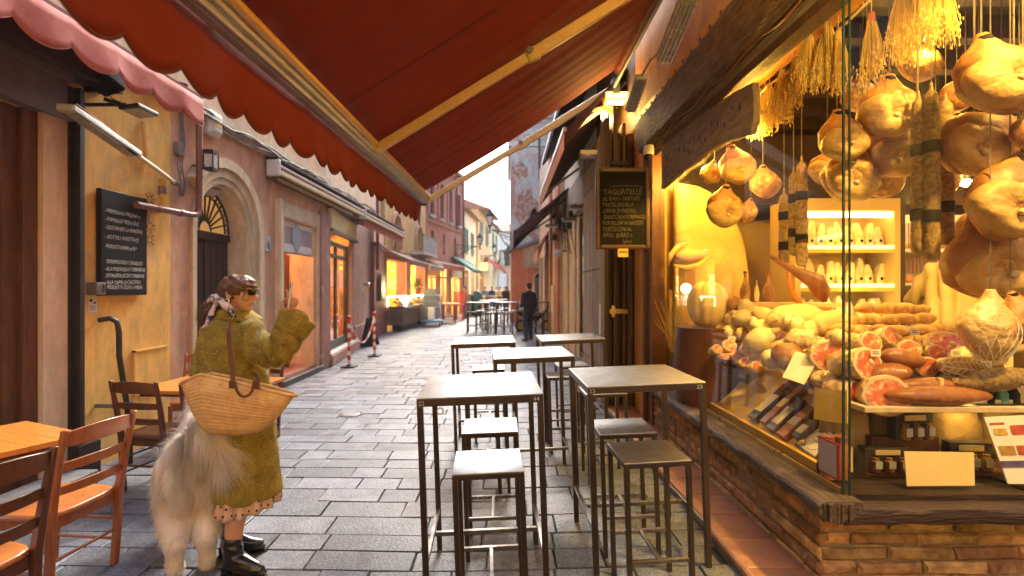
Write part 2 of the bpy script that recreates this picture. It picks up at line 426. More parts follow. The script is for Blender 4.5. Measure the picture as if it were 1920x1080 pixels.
# ---- ground, paving
struct(MB().add([(-60, -14, -.055), (60, -14, -.055), (60, 90, -.055), (-60, 90, -.055)], [(0, 1, 2, 3)]).build('ground', Mt['joint']))
def gq(x): return gz(x)
xs = [-12, -.45, 1.32, 2.6]
bed = MB()
bed.add([(x, y, gq(min(x, 1.4)) - .016) for x in xs for y in (-3, 27)], [(0, 2, 3, 1), (2, 4, 5, 3), (4, 6, 7, 5)])
street = struct(bed.build('street', Mt['joint']))
far = MB()
far.add([(x, y, z) for x, z in ((-9, -.004), (6, -.004)) for y in (26.4, 90)], [(0, 2, 3, 1)])
struct(far.build('far_street', Mt['roadfar']))
bk = thing('house_behind', 'ochre house front closing the little square behind the viewer', 'house', (0, -9, 0))
mb = MB(FT(16, -9, pi)); wallgrid(mb, 0, 30, 0, 10, .4, [(s, s+1.1, z, z+1.9) for s in range(2, 28, 4) for z in (1.2, 4.6, 7.2)]); mb.build('wall', Mt['yellow'], bk)
for s in range(2, 28, 4):
    for z in (1.2, 4.6, 7.2): window(bk, FT(16, -9, pi), s, s+1.1, z, z+1.9, shut=Mt['greyplastic'])
bk2 = thing('house_beside_square', 'salmon house on the far side of the little square right of the viewer', 'house', (12, -3, 0))
MB().box(12, 14, -9, 6, 0, 9).build('wall', Mt['pink'], bk2)
rs = random.Random(5)
stones = []
y = 2.15
row = 0
ca, sa = cos(R(-1.6)), sin(R(-1.6))
while y < 26.2:
    dpt = rs.uniform(.20, .265) if y < 12 else rs.uniform(.24, .32)
    x = (-4.3 if y < 10 else -5.2) - rs.uniform(0, .5)
    xe = 1.25 if y < 9 else 1.62
    while x < xe:
        wd = rs.choice((.28, .36, .42, .48, .55, .62)) * rs.uniform(.92, 1.08)
        x1 = min(x + wd, xe + .02)
        if x1 - x > .12: stones.append((x, x1, y, y + dpt))
        x = x1
    y += dpt; row += 1
def stone_mb(mb, x0, x1, y0, y1, rn):
    g = .0045
    tl = rn.uniform(-.003, .003)
    z = rn.uniform(-.0035, .0035)
    n0 = len(mb.v)
    mb.chbox(x0+g, x1-g, y0+g, y1-g, -.04, z, .0045, 'z', .0035, rn)
    for i in range(n0, len(mb.v)):
        vx, vy, vz = mb.v[i]
        vz += gq(vx) + tl * (vx - x0) / (x1 - x0)
        mb.v[i] = (vx * ca - vy * sa * .0 , vy + vx * sa, vz)
def inview(s):
    cx, cy = (s[0]+s[1])/2, (s[2]+s[3])/2 + (s[0]+s[1])/2 * sa
    if cy < 2.5: return False
    u = 950 + cx/cy*F
    return -60 < u < 1500 and 540 + H/cy*F < 1120
vis = [s for s in stones if inview(s)]
near = sorted(vis, key=lambda s: s[2])[:298]
nset = set(near)
rest = MB()
for s in stones:
    if s in nset:
        m = MB(); stone_mb(m, *s, rs)
        m.build('paving_stone', Mt['granite'], street)
    else: stone_mb(rest, *s, rs)
stuff(rest.build('distant_paving_stones', Mt['granite'], street))
cover = thing('utility_cover', 'small round dark metal cover set in the pale paving near the table legs', 'cover', (-2.0, 6.5, 0))
MB().lathe([(.001, .012), (.10, .012), (.12, .006), (.12, -.01)], (-2.0, 6.5, 0), 20).build('lid', Mt['greyplastic'], cover)
MB().lathe([(.125, -.01), (.125, .004), (.15, .004), (.15, -.01)], (-2.0, 6.5, 0), 20).build('rim', Mt['blackiron'], cover)
gr = thing('drain_plate', 'pale worn stone drain plate in the paving beyond the striped posts', 'drain plate', (-1.95, 12.4, 0))
MB().box(-2.3, -1.7, 12.3, 12.6, -.01, .008).build('plate', Mt['stone'], gr)
MB().box(-2.52, -2.36, 12.35, 12.55, -.01, .01).build('hinge_plate', Mt['blackiron'], gr)

# ---- left side, near houses (facade plane x = -3.7)
XL = -3.7
TL = FT(XL, 0, R(90))
ZC = 3.84
yh = thing('yellow_house', 'yellow plastered house front at far left, with the black menu board on it', 'house', (XL, 4, 0))
mb = MB(TL); wallgrid(mb, 1.0, 5.58, 0, ZC, .6, [(1.0, 4.0, 0, 3.0)]); 
mb.build('wall', Mt['yellow'], yh)
MB(TL).box(3.98, 4.2, .002, .06, 0, 3.02).build('pilaster', Mt['creampilaster'], yh)
m = MB(TL)
m.box(4.205, 4.255, .001, .07, .3, 3.3).box(4.255, 4.30, .001, .12, .3, 3.3).box(4.30, 4.36, .001, .06, .3, 3.3)
m.box(4.2, 4.42, .002, .16, .0, .3)
m.build('iron_post', Mt['blackiron'], yh)
m = MB(TL)
m.box(1.0, 4.21, .0, .10, 3.0, 3.12).box(1.0, 4.19, .0, .07, 3.12, 3.32).box(1.0, 4.2, .0, .12, 3.32, 3.38)
m.build('shutter_casing', Mt['purplemetal'], yh)
MB(TL).box(1.0, 4.6, .002, .22, 3.38, 3.8).build('dark_fascia', Mt['darkint'], yh)
# shop door: brown frame, glass, transom
TL1 = TL; TL = TL @ Matrix.Translation((0, .14, 0))
dr = MB(TL).box(3.74, 3.86, -.26, -.16, 0, 3.0).box(3.56, 3.72, -.24, -.18, .12, 2.45).box(2.6, 3.72, -.24, -.18, 2.28, 2.40).box(2.6, 3.74, -.26, -.16, 2.4, 2.47)
dr.box(2.6, 3.56, -.24, -.18, .0, .35).box(3.86, 3.98, -.30, -.12, 0, 3.0)
dr = dr.build('shop_door', Mt['brownframe'], yh, bevel=.006)
MB(TL).box(2.4, 3.56, -.22, -.21, .35, 2.28).build('pane', GLD, dr)
m = MB(TL).box(2.4, 3.74, -.22, -.21, 2.47, 3.0).build('transom_pane', GLD, dr)
m = MB(TL)
for k in range(5): m.bar((3.74 - k*.3, -.20, 2.47), (3.4 - k*.3, -.20, 3.0), .02, .03)
m.build('transom_bars', Mt['brownframe'], dr)
TL = TL1
m = MB(TL).box(2.0, 4.1, -2.4, -.6, -.02, .05).box(1.6, 4.3, -2.6, -2.4, 0, 3.2).box(4.1, 4.25, -2.4, -.6, 0, 3.2)
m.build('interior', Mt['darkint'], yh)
m = MB(TL).box(2.7, 3.9, -1.9, -1.5, .0, 1.0)
for i in range(5): m.box(2.9+i*.2, 3.02+i*.2, -1.8, -1.7, 1.0, 1.3)
m.build('inner_counter', Mt['brownframe'], yh)
MB(TL).box(2.6, 4.2, .02, .32, 0, .12).build('doorstep', Mt['kerbstone'], yh, bevel=.01)
m = MB(TL).box(5.02, 5.48, .001, .02, .55, .98).box(5.0, 5.02, .001, .03, .55, 1.0).box(5.0, 5.5, .001, .03, .98, 1.0)
m.build('meter_hatch', Mt['yellow'], yh)
# stencil ornament in dark paint: flat print, small rosette strokes
m = MB(TL)
ro = random.Random(3)
for k in range(4):
    cz = 2.12 + k*.14; cs_ = 5.25
    for i in range(8):
        a = i*pi/4 + .3*k
        for rr_ in (.035, .06):
            s_, z_ = cs_ + cos(a)*rr_*1.1, cz + sin(a)*rr_
            w_ = .008 + .004*((i+k) % 2)
            m.prism([(s_-w_, .0015, z_), (s_, .0015, z_-w_), (s_+w_, .0015, z_), (s_, .0015, z_+w_)], (0, .001, 0))
m.build('stencil_ornament', Mt['doorwood'], yh)

ph = thing('pink_house', 'salmon pink house front with the arched dark door and house number 6', 'house', (XL, 8, 0))
m = MB(TL)
# arched opening 6.0 - 7.2, spring 2.40, radius .6
def archwall(mb, s0, s1, zs, ztop, th, n=14, n0=0, rad=None):
    c = (s0+s1)/2; r = rad or (s1-s0)/2
    pts = [(c - r*cos(pi*k/n), zs + r*sin(pi*k/n)) for k in range(n+1)]
    for (a, za), (b, zb) in zip(pts, pts[1:]):
        mb.prism([(a, n0, za), (b, n0, zb), (b, n0, ztop), (a, n0, ztop)], (0, -th, 0))
wallgrid(m, 5.585, 10.4, 0, ZC, .6, [(6.0, 7.2, 0, ZC), (8.2, 9.82, 0, 2.95)])
archwall(m, 6.0, 7.2, 2.36, ZC, .6)
m.build('wall', Mt['pink'], ph)
# cream arch surround, stepped mouldings
m = MB(TL)
for r0, r1, pr in ((.60, .68, .035), (.685, .80, .06), (.805, .93, .10)):
    n = 20
    for sgn in ((-1, 1) if r0 < .65 else (1,)):
        a0, a1 = sorted((6.6 + sgn*r0, 6.6 + sgn*r1))
        m.box(a0, a1, .001, pr, 0, 2.36)
    for k in range(n):
        t0, t1 = pi*k/n, pi*(k+1)/n
        if r0 > .65 and k > 15: continue
        q = [(6.6 + r*cos(t), .001, 2.36 + r*sin(t)) for r, t in ((r0, t0), (r1, t0), (r1, t1), (r0, t1))]
        m.prism(q, (0, pr, 0))
m.build('arch_surround', Mt['cream'], ph, smooth=True)
m = MB(TL)   # cream reveal lining
m.box(5.985, 5.999, -.25, .0, 0, 2.36).box(7.17, 7.198, -.25, .0, 0, 2.36)
for k in range(16):
    t0, t1 = pi*k/16, pi*(k+1)/16
    m.prism([(6.6+r*cos(t), 0, 2.36+r*sin(t)) for r, t in ((.575, t0), (.6, t0), (.6, t1), (.575, t1))], (0, -.25, 0))
m.build('reveal', Mt['cream'], ph, smooth=True)
TL1 = TL; TL = TL @ Matrix.Translation((0, .17, 0))
d = MB(TL).box(6.0, 7.17, -.48, -.42, .05, 2.28).build('arched_door', Mt['doorwood'], ph)
for k in range(8): MB(TL).box(6.03+k*.141, 6.155+k*.141, -.42, -.40, .35, 2.2).build('panel', Mt['doorwood'], d, bevel=.006)
MB(TL).box(6.0, 7.17, -.42, -.38, 2.26, 2.36).box(6.0, 7.17, -.42, -.39, .05, .34).box(6.57, 6.6, -.42, -.385, .34, 2.26).build('rail', Mt['doorwood'], d)
m = MB(TL).tube([(6.75, -.40, 1.22), (6.75, -.34, 1.22), (6.75, -.34, 1.42), (6.75, -.40, 1.42)], .012, 8).ell((6.75, -.34, 1.44), .016).ell((6.75, -.34, 1.20), .016)
m.build('handle', Mt['brass'], d, smooth=True)
MB(TL).box(6.15, 6.2, -.40, -.385, 1.66, 1.82).build('name_plate', Mt['brass'], d)
m = MB(TL)  # wrought fan grille
for k in range(1, 12):
    t = pi*k/12
    m.bar((6.6+.12*cos(t), -.40, 2.37+.12*sin(t)), (6.6+.55*cos(t), -.40, 2.37+.55*sin(t)), .018, .018)
for rr_ in (.13, .46, .56):
    m.tube([(6.6+rr_*cos(pi*k/20), -.40, 2.37+rr_*sin(pi*k/20)) for k in range(21)], .012, 6)
for k in range(24):
    t = pi*(k+.5)/24
    m.tube([(6.6+.51*cos(t)+.03*cos(a), -.40, 2.37+.51*sin(t)+.03*sin(a)) for a in [2*pi*i/8 for i in range(9)]], .006, 4)
m.build('fan_grille', Mt['blackiron'], d)
MB(TL).prism([(6.6+.575*cos(pi*k/16), -.44, 2.36+.575*sin(pi*k/16)) for k in range(17)], (0, -.01, 0)).build('fanlight_pane', emis('fanglow', (.35, .17, .05), .25), d)
TL = TL1
m = MB(TL).box(7.72, 7.92, .002, .02, 2.18, 2.42)
np_ = m.build('number_plate', Mt['stone'], ph, bevel=.004)
text('6', (XL+.024, 7.775, 2.22), .2, (0, 1, 0), (0, 0, 1), Mt['blackiron'], np_, 'house_number')
# shop with cream frame
m = MB(TL)
m.box(8.08, 8.2, -.02, .10, 0, 3.05).box(8.2, 9.82, -.06, .03, 2.80, 3.05).box(9.822, 9.9, -.02, .05, 0, 3.05).box(8.201, 8.25, -.45, -.02, 0, 2.8).box(9.77, 9.819, -.45, -.02, 0, 2.8)
m.build('cream_frame', Mt['cream'], ph, bevel=.008)
sp = MB(TL).box(8.26, 9.76, -.10, -.06, 2.22, 2.79).build('sign_panel', mat('mauvesign', (.42, .34, .36), (.38, .31, .33), rough=.5), ph)
MB(TL).box(8.27, 9.75, -.058, -.05, 2.24, 2.38).box(8.27, 9.75, -.058, -.05, 2.68, 2.77).build('white_band', Mt['white'], sp)
m = MB(TL)
n = 28
def lobes(t, k=1.0): r_ = (.23 + .025*cos(4*t))*k; return (9.05 + r_*cos(t)*.8, 2.52 + r_*sin(t))
m.prism([(a, -.045, b) for a, b in [lobes(2*pi*i/n, 1.08) for i in range(n)]], (0, .006, 0))
m.build('emblem_border', Mt['white'], sp)
MB(TL).prism([(a, -.038, b) for a, b in [lobes(2*pi*i/n) for i in range(n)]], (0, .006, 0)).build('emblem', mat('emblem', (.36, .42, .47), (.3, .36, .42), rough=.5), sp)
# interior of that shop: orange side walls
m = MB(TL).box(8.0, 8.25, -2.5, -.6, 0, 2.8).box(9.77, 10.1, -2.5, -.6, 0, 2.8).box(8.0, 10.1, -2.6, -2.5, 0, 2.8).box(8.25, 9.77, -2.5, -.6, 2.7, 2.8)
m.build('interior', Mt['orangeint'], ph)
MB(TL).box(8.25, 9.77, -2.5, .02, 0, .16).build('raised_floor', Mt['terracotta'], ph)
MB(TL).box(8.15, 9.95, .02, .10, .0, .10).build('step_edge', Mt['kerbstone'], ph)
MB(TL).box(8.15, 9.95, .02, .12, .10, .125).build('step_nosing', Mt['chrome'], ph)
m = MB(TL).box(9.3, 9.33, -.5, -.3, .16, 2.22).build('folded_door', Mt['brownframe'], ph)
MB(TL).box(8.5, 9.0, -2.49, -2.4, 1.4, 1.9).build('framed_picture', Mt['cardcream'], ph)
lamp('shop_light', (XL-1.4, 8.9, 2.5), 45, (1, .55, .2), .15, ph)
m = MB(TL).lathe([(.0, 2.5), (.07, 2.52), (.1, 2.62), (.02, 2.69)], (9.0, -1.4, 0), 12)
m.build('ceiling_lamp', emis('lampglow', (1, .7, .35), 4), ph, smooth=True)
# red-brown pillar, glass door, peeling pier
m = MB(TL).box(9.905, 10.4, .001, .09, 0, 3.15)
m.build('painted_pillar', Mt['peeling'], ph, bevel=.01)

bh = thing('weathered_house', 'weathered reddish house front with the tall glass door lit yellow inside', 'house', (XL, 12, 0))
TB2 = FT(XL, 10.4, math.atan2(8.1, -.9)) @ Matrix.Translation((-10.4, 0, 0))
m = MB(TB2); wallgrid(m, 10.405, 16.19, 0, ZC, .6, [(10.5, 13.3, 0, 3.0)])
m.build('wall', Mt['peeling'], bh)
m = MB(TB2).box(13.32, 16.18, .001, .05, 0, .6)
m.build('plinth', Mt['peeling'], bh, bevel=.01)
m = MB(TB2).box(12.775, 13.298, -.5, -.01, .26, 2.95)
m.build('orange_reveal', Mt['orangeint'], bh)
sg = MB(TB2).box(10.5, 13.3, .003, .09, 2.86, 3.28).build('sign_board', Mt['cardcream'], bh, bevel=.01)
MB(TB2).box(10.45, 13.4, .003, .12, 3.28, 3.33).box(10.45, 13.4, .003, .12, 2.80, 2.86).build('sign_frame', Mt['blackiron'], sg)
TBs = TB2; TB2 = TB2 @ Matrix.Translation((0, .22, 0))
f = MB(TB2)
for a, b in ((10.5, 10.6), (11.55, 11.69), (12.65, 12.77)): f.box(a, b, -.34, -.28, .26, 2.66)
f.box(10.5, 12.77, -.34, -.28, 2.56, 2.66).box(10.5, 12.77, -.34, -.28, 2.30, 2.38).box(10.5, 12.77, -.34, -.28, .26, .46)
gd = f.build('glass_door', Mt['blackiron'], bh)
MB(TB2).box(10.5, 12.77, -.315, -.305, .3, 2.6).build('pane', GL, gd)
MB(TB2).tube([(11.5, -.26, 1.0), (11.5, -.2, 1.0), (11.5, -.2, 1.5), (11.5, -.26, 1.5)], .018, 8).tube([(11.76, -.26, 1.0), (11.76, -.2, 1.0), (11.76, -.2, 1.5), (11.76, -.26, 1.5)], .018, 8).build('handle', Mt['brass'], gd)
TB2 = TBs
m = MB(TB2).box(10.2, 10.5, -2.2, -.6, 0, 2.8).box(13.3, 13.5, -2.2, -.6, 0, 2.8).box(10.2, 13.5, -2.3, -2.2, 0, 2.8).box(10.5, 13.3, -2.2, -.6, 2.72, 2.8)
m.build('interior', mat('yellowint', (.85, .55, .08), (.75, .40, .05), sc=3, rough=.7, c3=(.9, .75, .4), sc3=4, th3=.5), bh)
MB(TB2).box(10.45, 13.35, -2.2, .10, 0, .26).build('threshold', Mt['stone'], bh, bevel=.01)
MB(TB2).box(10.4, 13.6, .10, .13, 0, .22).build('riser', Mt['peeling'], bh)
lamp('doorway_light', TB2 @ V((11.8, -1.0, 2.45)), 60, (1, .75, .3), .15, bh)
MB(TB2).tube([(14.6, .05, 1.72), (14.6, .16, 1.72)], .035, 8).ell((14.6, .17, 1.72), .06).build('wall_tap', Mt['chrome'], bh, smooth=True)

# upper storeys over the near houses, their own house block
ub = thing('tall_house_above', 'upper storey of the salmon house above the sagging cable, partly hidden by awnings', 'upper storey', (XL, 6, ZC))
m = MB(TL); wallgrid(m, -9, 10.4, ZC + .005, 9.5, .6, [(s, s+1.0, 5.2, 7.0) for s in (-3, 1.2, 4.4, 7.6)])
m.T = TB2; m.box(10.4, 18.7, -.6, 0, ZC + .005, 9.5)
m.build('wall', Mt['pinkupper'], ub)
for s in (-3, 1.2, 4.4, 7.6): window(ub, TL, s, s+1.0, 5.2, 7.0, shut=Mt['greyplastic'])
m = MB(TL)
for a, b, c_, e_ in ((-6, 10.4, ZC-.12, ZC), (-6, 10.4, ZC-.2, ZC-.12)): m.box(a, b, .003, .10 if c_ > ZC-.15 else .05, c_, e_ - .002)
m.build('string_course', Mt['cream'], ub)
m = MB(TL).box(-6, 10.4, .01, .7, 9.5, 9.62)
m.build('eaves', Mt['greywood'], ub)
MB(TL).box(-9, 1.0, -.6, 0, 0, ZC).build('near_wall', Mt['yellow'], ub)
cb = MB(TL)
for off, z0 in ((0, 3.72), (.03, 3.69), (-.01, 3.655)):
    pts = []
    for k in range(40):
        s = 4.4 + k*.24
        pts.append((s, .13 + off + .01*sin(k*1.3), z0 - .03*sin(k*.8+off*60) - .02*(k % 3 == 0)))
    cb.tube(pts, .014, 6)
tag(cb.build('bundled_cables', Mt['cablegrey'], None, smooth=True), 'sagging bundle of grey cables clipped under the salmon upper wall', 'cables')

# maroon portal
pt = thing('maroon_portal', 'dark maroon painted portal with moulded capital and poster case', 'portal', (XL, 14.5, 0))
m = MB(TB2).box(16.205, 18.7, -.5, .12, 0, 2.95).box(16.205, 18.7, -.5, .20, 2.95, 3.02).box(16.205, 18.7, -.5, .27, 3.02, 3.10)
m.box(16.4, 18.5, .12, .16, 0, .5)
m.build('wall', Mt['maroon'], pt, bevel=.01)
MB(TB2).box(16.205, 18.7, -.5, .10, 3.10, 3.65).build('upper_band', Mt['pink'], pt)
pc = MB(TB2).box(16.9, 17.9, .165, .24, 1.2, 2.1).build('poster_case', Mt['greywood'], pt, bevel=.01)
MB(TB2).box(16.98, 17.82, .243, .25, 1.26, 2.04).build('poster', mat('poster', (.55, .42, .28), (.3, .22, .16), sc=5, rough=.4, c3=(.6, .3, .1), sc3=6, th3=.55), pc)
MB(TB2).tube([(16.3, .2, 4.6), (16.3, .2, 2.2)], .05, 8).build('downpipe', Mt['maroon'], pt, smooth=True)

# ---- left middle: market house with stalls, Y 15.3 - 23.6, facade bends
P0 = V((-4.5, 18.72, 0)); P1 = V((-4.05, 25.3, 0))
ang = math.atan2(P1.y-P0.y, P1.x-P0.x); TM = FT(P0.x, P0.y, ang); LM = (P1-P0).length
mh = thing('market_house', 'ochre house with arched windows and balcony above the lit market stalls', 'house', P0)
ops = [(.3, 2.8, 0, 2.7), (3.5, 6.2, 0, 2.7)]
m = MB(TM); wallgrid(m, 0, LM, 0, 3.1, .4, ops); m.build('ground_wall', Mt['maroon'], mh)
m = MB(TM); wallgrid(m, 0, LM, 3.1, 9.0, .4, [(.95, 2.05, 3.1, 5.0), (4.65, 5.75, 3.1, 5.0)])
archwall(m, .95, 2.05, 3.95, 5.0, .4); archwall(m, 4.65, 5.75, 3.95, 5.0, .4)
m.build('upper_wall', Mt['ochrehouse'], mh)
for c_ in (1.5, 5.2):
    m = MB(TM)
    for k in range(16):
        t0, t1 = pi*k/16, pi*(k+1)/16
        m.prism([(c_+r*cos(t), .001, 3.95+r*sin(t)) for r, t in ((.55, t0), (.7, t0), (.7, t1), (.55, t1))], (0, .08, 0))
    m.box(c_-.7, c_-.55, .001, .081, 3.2, 3.95).box(c_+.55, c_+.7, .001, .081, 3.2, 3.95)
    m.build('window_arch', Mt['pink'], mh)
    wn = window(mh, TM, c_-.55, c_+.55, 3.2, 4.5, dep=.25, sill=False)
bal = MB(TM).box(3.7, 6.5, .0, .6, 3.12, 3.24).build('balcony', Mt['stone'], mh)
MB(TM).box(3.7, 6.5, .54, .6, 3.95, 4.02).build('handrail', Mt['greywood'], bal)
for k in range(18):
    MB(TM).lathe([(.03, 3.24), (.05, 3.4), (.028, 3.55), (.05, 3.7), (.03, 3.95)], (3.78+k*.155, .57, 0), 6).build('baluster', Mt['stone'], bal, smooth=True)
m = MB(TM).box(.1, 6.5, -2.6, -2.5, 0, 2.8).box(.1, 6.5, -2.5, -.4, 2.7, 2.8).box(.1, .3, -2.5, -.4, 0, 2.7).box(6.2, 6.4, -2.5, -.4, 0, 2.7).box(2.8, 3.5, -2.5, -.4, 0, 2.7)
m.build('interior', Mt['yellowint'] if 'yellowint' in Mt else D.materials['yellowint'], mh)
for c_ in (1.5, 4.9):
    lamp('market_light', TM @ V((c_, -1.0, 2.6)), 90, (1, .72, .28), .2, mh)
    for k, (w0, z0) in enumerate(((-.75, 1.7), (.45, 1.7))):
        MB(TM).box(c_+w0, c_+w0+.55, -.9, -.85, z0-.3, z0+.5).build('lit_showcase', emis('showcase', (1, .72, .2), 1.6), mh)
MB(TM).box(6.2, LM, .001, .06, 0, 3.1).build('corner_pilaster', Mt['peeling'], mh)
MB(TM).box(2.8, 3.5, .001, .06, 0, 3.1).build('middle_pilaster', Mt['peeling'], mh)

def stall(nm_, label, s0, s1, matbody, n1=.75):
    st = thing('market_stall', label, 'market stall', TM @ V(((s0+s1)/2, .6, 0)), 'refrigerated stalls in front of the market house')
    MB(TM).box(s0, s1, .03, n1-.1, .22, .85).build('cabinet', matbody, st, bevel=.02)
    MB(TM).box(s0+.1, s1-.1, .2, n1-.2, .02, .22).build('plinth', Mt['blackiron'], st)
    m = MB(TM)
    for k in range(6): m.box(s1-.5, s1-.1, n1-.1, n1-.085, .32+k*.07, .36+k*.07)
    m.build('vent', Mt['blackiron'], st)
    MB(TM).box(s0-.03, s1+.03, .08, n1, .86, .93).build('steel_edge', Mt['chrome'], st)
    m = MB(TM)
    rr_ = random.Random(int(s0*10))
    for i in range(60):
        m.ell((rr_.uniform(s0+.1, s1-.1), rr_.uniform(.1, n1-.15), .98+rr_.uniform(0, .12)), (rr_.uniform(.05, .1), rr_.uniform(.04, .07), rr_.uniform(.03, .06)), 7, 5)
    stuff(m.build('produce', mat('produce'+nm_, (.75, .5, .12), (.5, .12, .05), sc=5, rough=.5, c3=(.85, .75, .5), sc3=6, th3=.5, rv=.4), st, smooth='all'))
    m = MB(TM)
    m.prism([(s0, n1-.04, .93), (s1, n1-.04, .93), (s1, .45, 1.32), (s0, .45, 1.32)], (0, -.008, 0)).box(s0, s1, .05, .45, 1.32, 1.33)
    m.build('glass_guard', GL, st)
    MB(TM).box(s0, s1, .04, .08, 1.26, 1.31).box(s0, s0+.03, .04, .08, .93, 1.26).box(s1-.03, s1, .04, .08, .93, 1.26).build('light_rail', emis('stall_light'+nm_, (1, .8, .4), 3), st)
    lamp('stall_lamp', TM @ V(((s0+s1)/2, .6, 1.6)), 25, (1, .75, .3), .2, st)
    return st
stall('a', 'brown slatted refrigerated stall filled with produce, the nearer of the two', .15, 2.75, Mt['planter'])
stall('b', 'dark red refrigerated stall with a potted plant behind its far end', 3.5, 6.1, Mt['peeling'], .7)

# red house with slim windows
Q0 = V((-4.03, 25.38, 0)); Q1 = V((-2.75, 31.8, 0))
ang2 = math.atan2(Q1.y-Q0.y, Q1.x-Q0.x); TR = FT(Q0.x, Q0.y, ang2); LR = (Q1-Q0).length
rh = thing('red_house', 'tall brick red house with slim windows, red shutters and pale sills', 'house', Q0)
gr_ops = [(.3, 1.8, 0, 2.7), (2.2, 3.6, 0, 2.7), (4.2, 6.2, 0, 2.7)]
sl = [(s, s+.42, 3.5, 4.6) for s in (.7, 2.6, 4.7)]
up = [(s, s+.6, 5.4, 7.3) for s in (.45, 2.05, 3.65, 5.3)]
m = MB(TR); wallgrid(m, 0, LR, 0, 8.3, .4, gr_ops + sl + up); m.build('wall', Mt['redhouse'], rh)
for o in sl: window(rh, TR, *o, dep=.2, sill=False)
for o in up: window(rh, TR, *o, dep=.12, shut=mat('redshut'+str(o[0]), (.5, .1, .07), (.42, .08, .05), rough=.6))
MB(TR).box(0, LR, .002, .08, 5.0, 5.1).box(0, LR, .002, .35, 8.3, 8.45).build('cornice', Mt['redhouse'], rh)
m = MB(TR).box(0, LR, -2.2, -2.1, 0, 3).box(0, .4, -2.1, -.4, 0, 3).box(LR-.3, LR, -2.1, -.4, 0, 3).box(0, LR, -2.1, -.4, 2.95, 3.0)
m.build('interior', D.materials['yellowint'], rh)
for c_ in (1.0, 2.9, 5.2): lamp('shop_light', TR @ V((c_, -.9, 2.4)), 70, (1, .72, .35), .2, rh)
m = MB(TR)
for a, b in ((.3, 1.8), (2.2, 3.6), (4.2, 6.2)):
    for s in (a, (a+b)/2-.05, b-.1): m.box(s, s+.1, -.2, -.1, 0, 2.7)
    m.box(a, b, -.2, -.1, 2.15, 2.25)
m.build('shopfront_frames', Mt['cream'], rh)
for a, b in ((.3, 1.8), (4.2, 6.2)): MB(TR).box(a, b, .0, .05, 2.25, 2.7).build('sign_board', Mt['cardcream'], rh)
MB(TR).tube([(LR-.05, .07, 0), (LR-.05, .07, 8.3)], .06, 8).tube([(5.05, .07, 5.1), (5.05, .07, 8.3)], .05, 8).build('downpipe', Mt['copper'], rh, smooth=True)

def far_house(nm_, label, a, b, h, m_, wins, cat='house', thick=5, eave=.4, ground=None):
    a, b = V((*a, 0)), V((*b, 0)); an = math.atan2(b.y-a.y, b.x-a.x); T = FT(a.x, a.y, an); L_ = (b-a).length
    t = thing(nm_, label, cat, a)
    mb = MB(T); wallgrid(mb, 0, L_, 0, h, .4, wins + (ground or [])); mb.box(0, .4, -thick, -.4, 0, h).box(L_-.4, L_, -thick, -.4, 0, h)
    mb.build('wall', m_, t)
    MB(T).prism([(-.1, eave, h), (-.1, -thick, h), (-.1, -thick/2, h+1.3)], (L_+.2, 0, 0)).build('roof', Mt['rooftile'], t)
    for o in wins: window(t, T, *o, dep=.12, shut=Mt['greencanvas'] if nm_ != 'pale_house' else Mt['greyplastic'])
    if ground:
        MB(T).box(0, L_, -2.2, -2.0, 0, 3).build('interior', D.materials['yellowint'], t)
        lamp('shop_light', T @ V((L_/2, -.9, 2.4)), 60, (1, .72, .35), .2, t)
        m2 = MB(T)
        for o in ground: m2.box(o[0], o[0]+.1, -.2, -.1, 0, o[3]).box(o[1]-.1, o[1], -.2, -.1, 0, o[3]).box(o[0], o[1], -.2, -.1, o[3]-.4, o[3]-.3)
        m2.build('shopfront_frames', Mt['ochrehouse'], t)
    return t, T, L_
far_house('yellow_far_house', 'bright yellow house beyond the red one, with thin downpipes', (-2.75, 31.85), (-2.3, 38), 6.6, Mt['yellowhouse'],
          [(s, s+.7, 4.0, 5.5) for s in (1.0, 3.8)], ground=[(.6, 2.4, 0, 2.8), (3.4, 5.4, 0, 2.8)])
far_house('gabled_house', 'narrow ochre yellow house with projecting gable eave behind the lantern', (-2.15, 38.1), (-1.45, 45), 7.6, Mt['ochrehouse'],
          [(s, s+.7, 5.2, 6.8) for s in (1.2, 4.4)], ground=[(1, 3, 0, 2.8)], eave=.9)
far_house('cream_far_house', 'pale cream house at the far bend of the street', (-1.9, 45.2), (-.9, 58), 8.0, Mt['yellowhouse'],
          [(s, s+.8, 5.5, 7.3) for s in (2, 6, 9.5)], ground=[(1, 4, 0, 2.8)])
far_house('pale_house', 'washed out pale house closing the end of the street', (-5, 66), (9, 66), 9.0, Mt['palehouse'],
          [(s, s+1, 4.8, 6.6) for s in (1.5, 4.2, 7, 10)])
# small grey arcade with dark roof at street end
ar = thing('market_arcade', 'low grey pillared arcade with dark roof far down the street', 'arcade', (-.3, 52, 0))
m = MB()
for x_ in (-.9, .1, 1.1): m.box(x_-.12, x_+.12, 51.9, 52.2, 0, 3.1)
m.box(-1.1, 1.4, 51.8, 52.3, 3.1, 3.9); m.build('pillars', Mt['oldplaster'], ar)
MB().prism([(-1.2, 51.6, 3.9), (1.5, 51.6, 3.9), (1.5, 51.6, 6.6), (.4, 51.6, 6.3)], (0, 4, 0)).build('roof', Mt['darkint'], ar)
MB().lathe([(.22, 3.9), (.28, 4.2), (.16, 4.7), (.22, 4.9), (.05, 5.3)], (-.45, 51.5, 0), 10).build('finial', Mt['stone'], ar, smooth=True)
